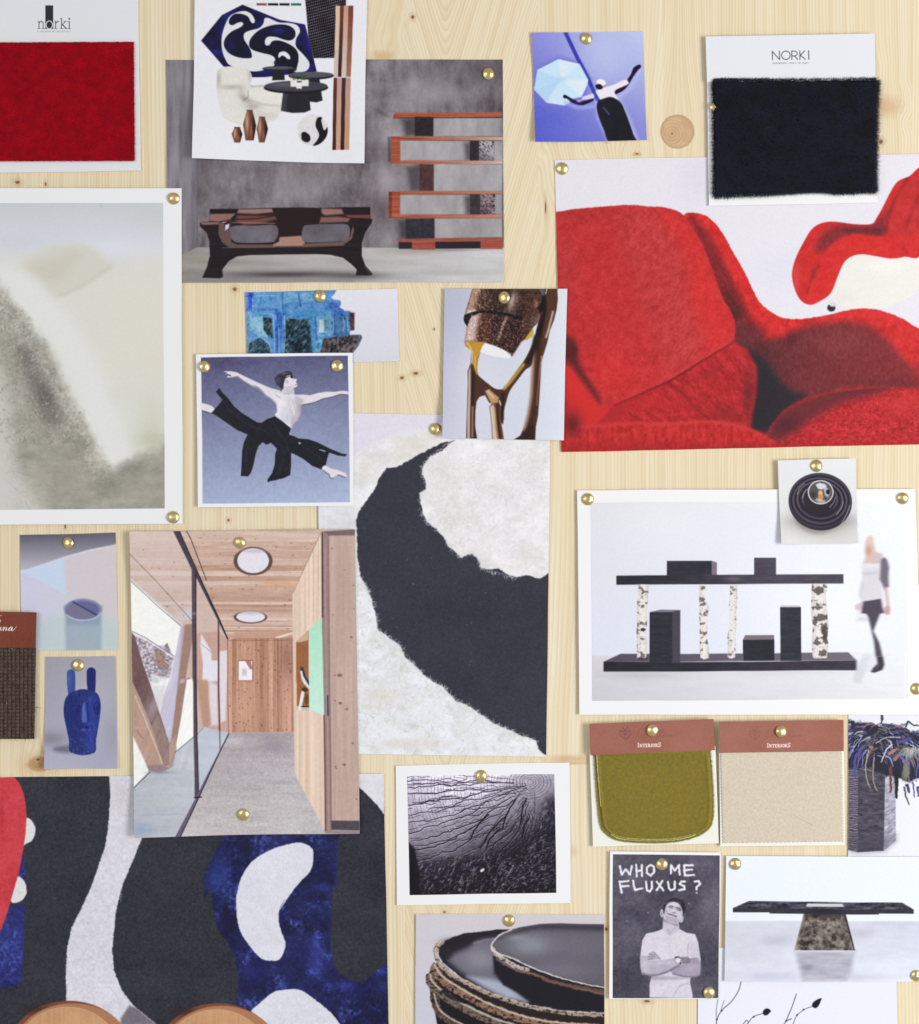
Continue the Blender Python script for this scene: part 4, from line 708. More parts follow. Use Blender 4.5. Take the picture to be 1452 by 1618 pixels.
def pic_disclamp():
    p = Pic(1222, 718, 1360, 866, bl((222, 223, 226), (228, 229, 232), (214, 213, 212), (218, 218, 216), 1228, 727, 1353, 860), k=1.5)
    v = V(1220, 720, 1360, 1452)
    p.glow(*v.p(760, 1150), 40, 16, (150, 140, 132), .75); p.ell(*v.p(740, 960), 37, 31, (148, 138, 134), soft=4, a=.8)
    p.ell(*v.p(775, 760), 50, 45, (62, 60, 70), soft=.6, rot=.12); p.ell(*v.p(776, 735), 49.6, 43, (78, 76, 87), soft=.7, rot=.1)
    p.glow(*v.p(800, 1060), 40, 10, (64, 62, 72), .7)
    for rx, ry, cy, c, r_ in ((45, 38.5, 745, (58, 55, 64), 3.4), (42, 35.5, 745, (106, 98, 110), 1.2), (38.6, 31.5, 735, (50, 48, 56), 3.4), (36, 29.6, 730, (112, 104, 114), 1.3), (31, 25, 722, (52, 50, 58), 4), (27.4, 22, 715, (104, 96, 106), 1.2), (23, 18, 710, (50, 48, 56), 4)):
        p.ell(*v.p(770, cy), rx, ry, c, soft=.8, ring=r_, rot=.08)
    p.ell(*v.p(760, 760), 24, 22, (60, 56, 64), soft=2); p.glow(*v.p(760, 900), 28, 12, (56, 54, 61), .8)
    for a in ("1110,1130 1200,970 1255,820", "1040,970 1120,860 1150,760", "930,850 1000,760 1020,680", "400,640 440,530 520,460", "480,700 520,600 560,560"):
        p.line(v(a), 1.2, (170, 164, 172), soft=.6, a=.7, sm=True)
    b = p.ell(*v.p(782, 605), 19, 18, (92, 88, 86), soft=.5)
    p.fill(v("700,480 760,450 850,470 880,500 860,540 800,560 740,550"), (206, 208, 216), soft=.9, clip=b); p.fill(v("830,540 880,520 940,600 900,690 850,650"), (176, 178, 200), soft=1.4, clip=b); p.ell(*v.p(900, 600), 3, 4, (44, 42, 46), soft=.7, clip=b)
    p.fill(v("750,580 800,580 830,680 800,750 740,740 735,660"), (190, 140, 92), soft=1, clip=b); p.glow(*v.p(780, 610), 2.6, 3, (236, 206, 170), .9); p.glow(*v.p(660, 650), 6, 5, (62, 58, 50), .7, clip=b); p.fill(v("690,730 720,700 860,740 850,780 760,785"), (196, 190, 180), soft=1.2, clip=b, a=.7)
    p.ell(*v.p(782, 605), 19.4, 18.2, (206, 206, 216), soft=.6, ring=1.8)
    return p.grain(1.6)

def pic_cup():
    p = Pic(26, 836, 194, 1034, (214, 212, 226))
    v = V(0, 830, 220, 868)
    p.rect(20, 830, 200, 900, bl((100, 98, 112), (108, 106, 118), (186, 182, 192), (182, 178, 192), 32, 846, 186, 895), soft=1)
    p.fill(v("100,300 280,245 420,190 560,155 760,118 760,800 100,800"), bl((206, 204, 232), (216, 206, 208), (196, 208, 212), (206, 208, 224), 32, 890, 187, 1026), soft=1.4)
    p.line(v("140,290 280,243 440,188 560,154 730,122"), 2, (226, 228, 238), soft=1.2)
    p.fill(v("140,290 400,195 410,430 200,320"), (200, 216, 238), soft=2.5, a=.9); p.fill(v("400,195 740,125 740,600 420,440"), (212, 202, 206), soft=4, a=.7)
    p.fill(v("640,560 740,620 740,780 640,770 250,780 240,600 400,560"), (190, 206, 206), soft=8, a=.7)
    p.line(v("120,310 300,380 420,450 600,560 740,615"), 2, (206, 204, 226), soft=1.6, a=.6)
    p.fill(v("405,530 400,500 640,500 632,560 625,780 415,780"), (142, 158, 178), soft=3.4, a=.95); p.fill(v("410,620 630,620 630,790 415,790"), (168, 184, 192), soft=5, a=.7)
    p.ell(*v.p(517, 522), 29.6, 17, (134, 136, 176), soft=1.7); p.ell(*v.p(517, 525), 26, 14, (106, 106, 152), soft=1.8)
    p.fill(v("420,500 460,475 600,560 540,585 470,575 410,545"), (120, 118, 146), soft=2); p.line(v("455,475 600,556"), 2, (66, 66, 106), soft=1.2)
    p.line(v("420,560 470,585 540,588 600,572 628,545"), 1.6, (206, 210, 220), soft=1.1, a=.8, sm=True)
    return p.grain(1.8)

def pic_head():
    p = Pic(66, 1030, 194, 1220, bl((160, 157, 168), (170, 168, 178), (172, 172, 194), (176, 174, 194), 72, 1038, 187, 1213), k=1.3)
    v = V(0, 830, 220, 868)
    p.glow(*v.p(560, 1080), 30, 34, (184, 184, 194), .6); p.glow(*v.p(320, 1330), 26, 12, (126, 123, 134), .7); p.glow(*v.p(700, 1310), 12, 30, (150, 148, 162), .5)
    p.ell(*v.p(430, 1395), 24, 6, (104, 100, 120), soft=4, a=.8)
    B = (56, 66, 126)
    e1 = p.line(v("441,922 443,980 446,1060"), (13, 13.4, 10.4), (68, 84, 152), soft=.7); e2 = p.line(v("567,913 567,980 570,1050"), (14.4, 14, 11), (46, 56, 116), soft=.7)
    p.glow(*v.p(430, 960), 3, 14, (92, 112, 184), .6, clip=e1)
    h = p.fill(v("400,1110 420,1060 470,1030 515,1020 570,1030 610,1055 626,1110 624,1180 610,1280 600,1340 598,1405 570,1425 515,1433 460,1422 432,1400 430,1340 415,1270 398,1180"), B, sm=True, soft=.7)
    p.fill(v("400,1110 440,1050 500,1040 480,1300 440,1400 400,1180"), (44, 58, 122), soft=3, clip=h, a=.7); p.fill(v("530,1060 600,1070 610,1250 580,1400 540,1400"), (62, 76, 164), soft=4, clip=h, a=.7)
    p.fill(v("515,1110 528,1100 542,1200 545,1225 515,1232 508,1210"), (84, 104, 178), soft=1, clip=h); p.line(v("545,1110 548,1220"), 2, (36, 44, 104), soft=1, a=.8); p.line(v("440,1130 470,1120 505,1130"), 1.6, (38, 48, 108), soft=1, a=.8)
    p.ell(*v.p(485, 1155), 4, 3, (38, 48, 106), soft=1.2, a=.7); p.ell(*v.p(602, 1140), 4.4, 9, (34, 42, 100), soft=.7, ring=1.6); p.ell(*v.p(605, 1140), 1.6, 4, (40, 50, 110), soft=.7)
    p.ell(*v.p(523, 1262), 7.4, 2.6, (44, 52, 116), soft=1); p.glow(*v.p(525, 1275), 5, 2, (86, 98, 166), .8); p.line(v("470,1255 580,1255"), 1, (40, 48, 110), soft=.8, a=.6)
    p.add(p.n(2.4, 8, 3, 3), 30, h, (.7, .8, 1.2)); t = fbm(p.X, p.Y, 1.6, 1.6, 2, 4); p.add(np.maximum(t-.72, 0)*5*np.clip((p.Y-1120)/70, 0, 1), 110, h, (1, .9, .9))
    return p.grain(2.2)

def pic_rug():
    p = Pic(-24, 1214, 622, 1642, (66, 67, 75))
    a = V(0, 1200, 330, 1452); b = V(300, 1200, 640, 1452); c = V(0, 1400, 330, 1452); d = V(300, 1400, 640, 1452)
    K = (66, 67, 75)
    # blue fields
    def blue(s_, base=(50, 52, 90), seed=3, amp=60, soft=3):
        m = p.fill(s_, base, soft=soft, wob=1.4, ws=10)
        p.add(p.n(24, 24, 5, seed), amp*.8, m, (.6, .75, 1.3)); t = fbm(p.X, p.Y, 4, 4, 3, seed+4)*fbm(p.X, p.Y, 26, 26, 2, seed+6)
        p.add(np.maximum(t-.27, 0)*3, amp*1.1, m, (.5, .7, 1.3)); return m
    mb = blue([*b("230,510 150,660 90,800 100,950"), *d("140,0 180,280 300,480 330,620 320,760 300,800 700,960 1340,960 1335,480"), *b("1325,982 1320,800 1340,300 1000,500")])
    p.fill([*b("1000,560 1000,500 830,500 840,640 870,650 900,640"), *b("990,850 980,600")], (54, 56, 92), soft=3, a=.5)
    p.glow(*b.p(200, 780), 22, 26, (70, 92, 168), .55); p.glow(*b.p(900, 860), 16, 6, (72, 74, 150), .6); p.glow(*d.p(850, 480), 16, 30, (72, 78, 164), .55); p.glow(*d.p(1060, 670), 16, 8, (78, 84, 176), .55); p.glow(*d.p(1300, 570), 14, 8, (72, 90, 170), .6); p.glow(*d.p(450, 580), 18, 14, (64, 66, 140), .5); p.glow(*d.p(600, 330), 14, 40, (50, 52, 90), .5)
    mc = blue([*a("140,650 185,660 190,1012 -100,1012"), *c("-100,0 180,0 160,660 100,700 -100,720")], (56, 58, 110), 13, 44, 2.4)
    p.glow(*c.p(110, 400), 20, 26, (66, 72, 144), .5); p.glow(*a.p(250, 900), 18, 20, (62, 64, 76), .8)
    # black shapes
    k1 = p.fill([*a("-100,80 760,100 765,260 770,420 745,600 700,740 620,900 560,1012"), *c("600,60 520,240 470,420 462,560 455,800 400,820 -100,960 -100,720 100,700 158,660 175,300 185,30"), *a("185,900 190,800 160,650 120,800 -100,800")], K, soft=1.1, wob=.4, ws=4)
    k2 = p.fill([*a("1000,500 1460,480"), *b("230,510 155,650 90,790 95,950"), *d("130,60 140,180 190,300 260,380 305,480 325,620 315,760 290,800 100,960 -200,960"), *c("1080,959 920,820 850,740 790,600 778,440 795,250 845,20"), *a("850,880 900,740 960,590")], K, soft=1.4, wob=.3, ws=4)
    k3 = p.fill([*b("1145,190 1200,235 1270,300 1330,370 1400,500 1400,982"), *d("1400,470 1240,580 1180,640 1100,640 1010,590 970,520 950,400 955,200 965,0"), *b("990,850 1000,520 1040,480")], K, soft=1.2)
    p.fill(b("985,540 1000,560 990,850 975,850"), (60, 66, 120), soft=2, a=.6)
    # white shapes
    W = (219, 217, 226)
    w1 = p.fill([*a("755,60 960,60 960,500 990,540 950,640 900,760 850,880 840,1000"), *c("850,0 810,170 795,300 782,440 790,580 850,730 930,830 1090,959 500,959 462,800 458,600 470,420 500,290 560,170 640,0"), *a("580,1012 630,900 700,700 735,600 755,460 770,260 765,180")], W, soft=.8, wob=.7, ws=2.5)
    p.add(p.n(4, 4, 4, 23), 34, w1); p.glow(*a.p(850, 250), 16, 30, (206, 198, 200), .6, clip=w1); p.glow(*a.p(720, 650), 12, 12, (206, 200, 202), .5, clip=w1)
    p.fill(c("840,920 900,830 960,850 1090,959 840,975"), (112, 104, 114), soft=2.6, clip=w1, a=.9)
    w2 = p.fill([*b("700,563 760,562 810,585 833,620 832,700 810,760 760,810 700,880 650,950 610,1010"), *d("640,90 605,160 600,240 620,310 645,380 635,440 600,495 540,500 480,485 410,410 350,320 325,240 315,150 315,60"), *b("320,900 345,800 400,710 470,650 580,595")], (222, 222, 232), soft=.8, sm=True, wob=.4, ws=3)
    w3 = p.fill(d("410,860 470,790 560,715 620,697 730,692 800,730 880,790 950,850 1020,940 1040,1000 440,1000"), (220, 221, 231), soft=.8, sm=True, wob=.4, ws=3)
    w4 = p.fill(b("1100,60 1320,60 1312,372 1270,310 1200,240 1150,195 1100,170"), (222, 221, 227), soft=.8, wob=.4, ws=3)
    for m in (w2, w3, w4): p.add(p.n(12, 12, 4, 29), 12, m)
    for s_ in (a("180,405 215,415 245,460 247,510 225,560 190,582 165,588 160,480"), a("115,815 150,820 178,860 187,920 165,965 125,990 80,985 60,900")):
        m = p.fill(s_, (226, 224, 226), sm=True, soft=.7, wob=.3)
    # red
    r = p.fill([*a("-100,60 100,122 135,160 165,230 180,300 188,390 180,520 165,620 135,780 105,880 75,985"), *c("60,160 30,250 -10,340 -100,420")], (206, 72, 80), soft=.8)
    p.add(p.n(30, 30, 3, 31), 14, r); p.glow(*a.p(10, 380), 5, 24, (178, 56, 64), .7, clip=r)
    p.add(p.n(60, 40, 4, 33), 12); p.add(p.n(2, 2, 2, 34), 16); p.add(p.n(4, 4, 4, 35), 12)
    # round wooden table tops
    for f, cx, cy, rx in ((c, 480, 1110, 92), (d, 190, 1130, 96)):
        x, y = f.p(cx, cy); ry = y - f.p(0, 797 if f is c else 790)[1]
        p.ell(x, y, rx, ry, (128, 84, 66), soft=.7); p.glow(x-50, y-ry+14, 24, 8, (76, 56, 54), .7); p.ell(x+6, y+1, rx-2, ry-3, (176, 124, 94), soft=1)
        m = p.ell(x-2, y+14, rx-10, ry+4, (204, 156, 116), soft=1); p.add(p.n(2.4, 50, 3, 36), 26, m, (1, .9, .8)); p.add(p.n(40, 14, 3, 37), 16, m)
        p.ell(x-2, y+14, rx-10, ry+4, (226, 184, 142), ring=1, soft=.6, a=.7)
    return p.grain(2.4)

def pic_wood():
    p = Pic(638, 1216, 886, 1420, (100, 96, 108), k=1.5)
    v = V(610, 1190, 920, 1452); X, Y = p.X, p.Y; cx, cy = v.p(1085, 232)
    t = (X-643)/232; s = (Y-1226)/186
    light = np.clip(1.2-1.15*s-.6*np.clip(t-.3, 0, 1)-.35*t*s, 0, 1)+.3*np.exp(-((t-.38)/.28)**2-(s/.22)**2)
    base = 48+156*light+(fbm(X, Y, 12, 6, 4, 3)-.5)*70*(.3+light)+(fbm(X, Y, 2, 1.6, 3, 4)-.5)*34
    p.c[:] = np.stack([base, base*.965, base*1.04+4], -1)
    r = np.random.RandomState(7)
    lt = lambda x, y: float(np.clip(1.2-1.15*(y-1226)/186-.6*max((x-643)/232-.3, 0), .1, 1.1))
    def ray(phi, s0, s1, n=34, wig=1.):
        q = []; off = 0
        for i in range(n):
            d = s0+(s1-s0)*i/(n-1); a = phi+(math.radians(176)-phi)*.42*min(d/230., 1)**1.2; off += r.normal(0, 1.7*wig); off *= .8
            q.append((cx+math.cos(a)*d-math.sin(a)*off, cy+math.sin(a)*d*.92+math.cos(a)*off))
        return np.array(q)
    # growth rings crossing the rays
    for k in range(52):
        R = 10+k*5.2+r.normal(0, .8)
        seg_ = []
        for j in range(64):
            ph = math.radians(70+j*2.0); a = ph+(math.radians(176)-ph)*.42*min(R/230., 1)**1.2
            seg_.append((cx+math.cos(a)*R+r.normal(0, .35), cy+math.sin(a)*R*.92+r.normal(0, .35)))
            if r.rand() < .17 or j == 63:
                if len(seg_) > 2:
                    x, y = seg_[len(seg_)//2]; l = lt(x, y)
                    p.line(seg_, r.uniform(.5, 1.), (52, 48, 60), a=r.uniform(.35, .8)*(.35+l*.65), soft=.45); p.line(np.array(seg_)+[.9, .5], .7, (214, 208, 222), a=.3*l, soft=.5)
                seg_ = []
    for R in (5, 9, 13, 17, 22, 27, 33): p.ell(cx-4, cy-4, R, R*.8, (46, 42, 54), ring=1.3, soft=.8, a=.38, wob=.9, ws=6); p.ell(cx-4, cy-4, R+2, R*.8+1.6, (196, 190, 204), ring=.9, soft=.7, a=.35, wob=.9, ws=6)
    for R in (4, 8, 12, 16): p.ell(*v.p(1150, 270), R, R*.9, (150, 144, 158), ring=.9, soft=.6, a=.5, wob=.8, ws=5)
    # cracks with a lit lower lip
    for i in range(34):
        phi = math.radians(194-i*3.5+r.normal(0, 1.2)); s0 = r.choice([12, 30, 60, 90], p=[.35, .25, .25, .15]); s1 = min(r.uniform(120, 290), 290)
        q = ray(phi, s0, s1); m = q[len(q)//2]; l = lt(*m); wd = np.interp(np.linspace(0, 1, len(q)), [0, .3, .8, 1], [.5, 1.3, 1.2, .3])*r.uniform(.5, 1.3)
        p.line(q+[0, 1.5], wd*.9, (224, 218, 230), a=.5*l+.08, soft=.7); p.line(q, wd, (36, 33, 42), a=.9, soft=.5)
    for i in range(70):
        phi = math.radians(r.uniform(75, 190)); s0 = r.uniform(20, 230); q = ray(phi, s0, s0+r.uniform(14, 46), 8, .8); m = q[4]
        p.line(q, r.uniform(.6, 1.3), (44, 40, 50), a=.75, soft=.45); p.line(q+[0, 1.1], .7, (214, 208, 220), a=.4*lt(*m)+.06, soft=.5)
    # steep deep grooves right of centre, then the black foot of the block with glints
    for x0, y0, x1, y1 in ((880, 470, 700, 700), (960, 340, 860, 560), (1040, 330, 1000, 520), (1060, 480, 1010, 620), (850, 560, 740, 700), (760, 450, 620, 640)):
        q = cr(np.array([v.p(x0, y0), v.p((x0+x1)/2-14, (y0+y1)/2-8), v.p(x1, y1)]), False, 6); q = q+r.normal(0, .5, q.shape); p.line(q+[1.2, .6], 1.4, (168, 160, 172), a=.35, soft=.8); p.line(q, 2.4, (34, 31, 40), a=.85, soft=.7)
    dk = p.fill(v("160,660 210,700 240,800 420,790 560,760 700,770 800,720 960,800 1080,640 1120,500 1180,330 1280,300 1280,1060 150,1060"), (38, 35, 44), soft=9, a=.62, wob=2, ws=12)
    t_ = fbm(X*.9+Y*.5, Y*.9-X*.5, 3, 7, 4, 44); p.add(np.clip(t_-.56, 0, 1)*4, 110, dk, (1, .97, 1.03))
    gl = lambda rr: (rr.uniform(648, 880), rr.uniform(1330, 1410))
    strokes(p, 1500, gl, lambda x, y: 2.6 if x < 780 else 2.9, 4.5, [(200, 194, 206), (150, 142, 152), (120, 112, 122), (178, 160, 156)], .8, .5, .5, dk*(.35+.9*fbm(X, Y, 26, 18, 3, 14)), 8, .25)
    strokes(p, 800, lambda rr: (rr.uniform(790, 880), rr.uniform(1290, 1400)), lambda x, y: 2.8, 5, [(168, 164, 182), (130, 126, 142)], .8, .45, .4, dk, 9, .2)
    strokes(p, 200, lambda rr: (rr.uniform(830, 878), rr.uniform(1240, 1300)), lambda x, y: 1.2, 5, [(150, 144, 156)], .8, .5, .4, None, 10, .3)
    p.fill(v("150,640 205,700 230,800 245,900 240,1000 260,1060 150,1060"), (30, 28, 36), soft=2, a=.8); p.ell(*v.p(710, 866), 4, 2.2, (214, 208, 216), rot=-.7); p.glow(*v.p(1230, 560), 10, 50, (52, 52, 66), .5)
    return p.grain(2)

def pic_plates():
    p = Pic(650, 1436, 962, 1642, bl((206, 201, 208), (208, 202, 206), (196, 196, 212), (200, 200, 216), 657, 1444, 955, 1640))
    v = V(640, 1420, 970, 1452)
    # stack of rims, back to front
    def rim(s_, w, base, seed, edge=True):
        q = cr(v('1480'+s_[4:] if s_.startswith('1380') else s_), False, 6)
        m = p.line(q, w, base, soft=.7, wob=1, ws=5, seed=seed)
        t = fbm(p.X, p.Y, 4.5, 2.6, 4, seed+2); p.put((slice(None), slice(None)), np.clip((t-.57)*14, 0, 1)*.85, (52, 44, 46), m)
        p.add(p.n(2.4, 2.4, 3, seed+5), 60, m, (1, .95, .9)); p.line(q-np.array([0, w*.36]), w*.22, (216, 204, 190), soft=.8, a=.7, clip=m)
        return m
    body = p.fill(v("165,520 200,440 260,500 420,650 700,800 1000,860 1380,880 1380,980 240,980 210,800 180,650"), (46, 42, 48), soft=1)
    rim("1380,960 900,960 600,940 400,890 250,800 205,690 200,600", 12, (98, 84, 78), 60)
    rim("1380,960 1000,930 700,880 480,790 300,690 195,600 175,545", 14, (112, 98, 90), 64)
    p.line(v("1380,905 1000,880 700,800 500,720 330,620 230,520"), 8, (46, 40, 46), soft=1.4)
    p.fill(v("205,480 300,590 560,760 800,850 1050,900 1400,925 1400,800 1100,780 860,735 580,650 330,520 230,420"), (58, 50, 52), soft=1)
    rim("1380,905 1050,880 800,830 560,740 380,640 260,560 205,480", 14, (136, 108, 92), 68)
    p.line(v("260,640 330,690 420,720"), 5, (40, 36, 42), soft=1, a=.8)
    # lower plate
    p.fill(v("235,330 260,300 340,262 430,235 520,230 620,215 740,212 800,240 1000,400 1480,600 1480,800 1150,790 860,740 640,680 520,630 380,540 260,440 232,390"), (56, 52, 62), soft=.8, wob=.4)
    p.fill(v("300,430 340,380 430,345 500,290 640,270 620,400 620,520 700,600 840,715 640,670 520,600 380,500"), (112, 110, 122), soft=6); p.fill(v("430,540 600,560 700,590 850,715 700,690 560,620"), (176, 186, 206), soft=5, a=.8)
    p.glow(*v.p(520, 420), 26, 16, (146, 144, 154), .7); p.line(v("480,310 560,285 640,278"), 3, (140, 134, 146), soft=2, a=.7); p.glow(*v.p(330, 300), 16, 6, (48, 46, 52), .8)
    p.fill(v("610,400 700,420 860,500 1000,560 1480,665 1480,800 1150,785 900,730 780,650 680,600 620,500"), (48, 46, 55), soft=2.6)
    rim("1380,808 1100,790 860,745 700,700 580,660 460,600 330,530 250,460 210,390 225,330 260,300", 7, (164, 148, 134), 72)
    # upper plate
    up = p.fill(v("600,345 615,300 660,250 740,215 800,198 940,175 1080,170 1240,176 1480,178 1480,630 1200,575 1050,535 960,510 880,478 760,420 660,385"), (112, 108, 120), soft=.8); p.mul(np.full((p.H, p.W), .9), up)
    p.fill(v("640,280 800,200 1000,172 1400,180 1400,225 1250,225 1100,215 900,215 780,250"), (72, 68, 78), soft=5, clip=up); p.glow(*v.p(880, 320), 34, 16, (148, 154, 166), .8, clip=up); p.glow(*v.p(780, 270), 16, 5, (152, 150, 160), .6, clip=up); p.glow(*v.p(1080, 500), 50, 14, (124, 120, 132), .6, clip=up); p.glow(*v.p(1200, 330), 60, 24, (116, 112, 124), .6, clip=up)
    p.line(cr(v("640,420 720,470 800,505 880,520 960,550 1100,600 1480,680"), False, 5), 4, (122, 96, 88), soft=1, wob=.8)
    rim("605,350 640,390 700,430 770,470 850,495", 7, (176, 166, 160), 76); p.line(cr(v("740,215 660,250 612,300 600,340 640,375 760,420 880,478 1050,540 1200,580 1480,635"), False, 6), 2, (222, 214, 206), soft=.7, wob=.5)
    p.line(cr(v("960,560 1080,590 1200,610 1480,660"), False, 5), 5, (112, 88, 82), soft=1, wob=.7, a=.8)
    return p.grain(2)

def pic_fringe():
    p = Pic(1332, 1110, 1474, 1362, bl((226, 226, 236), (228, 229, 238), (232, 236, 246), (226, 226, 238), 1340, 1128, 1470, 1352), k=1.4)
    v = V(1300, 1120, 1452, 984)
    m = p.fill(v("240,520 360,560 360,1468 240,1440"), (104, 96, 112), soft=.5); t = np.sin(p.Y*1.9+(fbm(p.X, p.Y, 8, 5, 3, 3)-.5)*9); p.add(t*.5, 62, m)
    m = p.fill(v("355,560 640,560 625,1452 355,1468"), (84, 80, 92), soft=.5); p.add(p.n(8, 3, 4, 5), 50, m)
    m = p.fill(v("635,600 740,700 745,1350 620,1455"), (168, 166, 182), soft=.5); p.add(p.n(7, 2.2, 4, 7, rot=-.5), 130, m)
    p.fill(v("240,1290 745,1290 745,1350 625,1452 355,1468 240,1440"), (82, 78, 90), soft=8, a=.5)
    p.fill(v("240,110 330,130 480,140 600,150 740,160 820,200 900,240 1100,200 1100,600 1000,700 880,740 760,700 640,680 500,600 240,600"), (58, 56, 72), soft=2, wob=2, ws=8)
    r = np.random.RandomState(5)
    cols = [(72, 74, 140), (60, 62, 84), (44, 44, 56), (110, 122, 190), (150, 116, 106), (120, 110, 92), (86, 84, 110), (176, 186, 214), (92, 100, 100), (52, 52, 64), (84, 86, 156)]
    for i in range(430):
        x = r.uniform(230, 1020); y = 150+r.uniform(0, 330)+(x > 820)*60
        c = cols[r.randint(len(cols))]; L = r.uniform(40, 190); fall = r.uniform(.3, 1.2) if y > 300 else r.uniform(-.2, .5)
        sx = -1 if x < 560 else 1; sx *= r.uniform(.2, 1)
        w_ = r.choice([1, 1.4, 2.4, 4], p=[.4, .3, .2, .1])
        q = [(x, y), (x+sx*L*.5, y+L*.2*fall), (x+sx*L*.8, y+L*.9*fall)]
        p.line(v(q), (w_, w_, w_*.4), c, soft=.5, a=.85, sm=True)
    for a, w_, c in (("390,290 310,400 265,500", 2, (150, 170, 230)), ("480,290 400,320 360,380", 2, (170, 184, 226)), ("445,415 410,470 405,600", 2, (130, 150, 224)), ("790,292 650,292 540,350", 2, (204, 206, 224)), ("560,310 440,350 380,430", 1.6, (150, 130, 136)), ("705,365 640,430 600,540", 3, (206, 206, 222)), ("380,420 330,500 320,620 330,690", 7, (84, 86, 156)), ("465,420 435,600 455,740 485,805", 3, (170, 158, 130)), ("525,500 510,640 525,780 560,840", 3, (162, 146, 118)), ("600,70 605,110 590,150", 5, (78, 76, 84)), ("850,180 870,130 920,160 984,170", 4, (72, 72, 82)), ("980,560 960,640 955,740", 3, (90, 110, 200)), ("860,780 880,850", 8, (72, 74, 120)), ("830,800 850,900 878,975", 4, (98, 100, 92)), ("920,760 935,900", 4, (80, 84, 140)), ("690,600 690,850", 7, (112, 76, 70)), ("750,640 750,905", 9, (48, 52, 56)), ("640,570 650,690", 5, (54, 54, 66)), ("370,608 490,632", 1, (176, 176, 180)), ("970,800 975,890", 5, (84, 80, 140)), ("760,340 850,320 900,300", 7, (88, 86, 142)), ("740,510 790,460", 8, (158, 112, 100))):
        p.line(v(a), np.linspace(w_*.75, w_*.45, len(P(a))), c, soft=.6, sm=True, wob=.6, ws=4)
    p.fill(v("660,450 720,410 780,395 720,450 670,475"), (166, 122, 110), soft=.7); p.fill(v("460,370 520,380 500,415 480,400"), (160, 118, 106), soft=.6)
    for i in range(90):
        x, y = v.p(900, 400); an = r.uniform(.2, 3.0); L = r.uniform(8, 24); x += r.uniform(-10, 12)
        p.line([(x, y), (x-np.cos(an)*L, y+np.sin(an)*L*.9)], (1.1, .5), r.choice([186, 150, 120])*np.array([1, 1, .93]), soft=.35, a=.8)
    for i in range(50):
        x, y = v.p(840, 600); p.line([(x+r.uniform(-3, 8), y+r.uniform(-10, 12)), (x+r.uniform(-6, 10), y+r.uniform(8, 26))], (1, .5), (128, 126, 110), soft=.35, a=.7)
    return p.grain(2.2)

def letters(p, f, strokes, w, c, **k):
    for s_ in strokes: p.line(f(s_), w, c, **k)

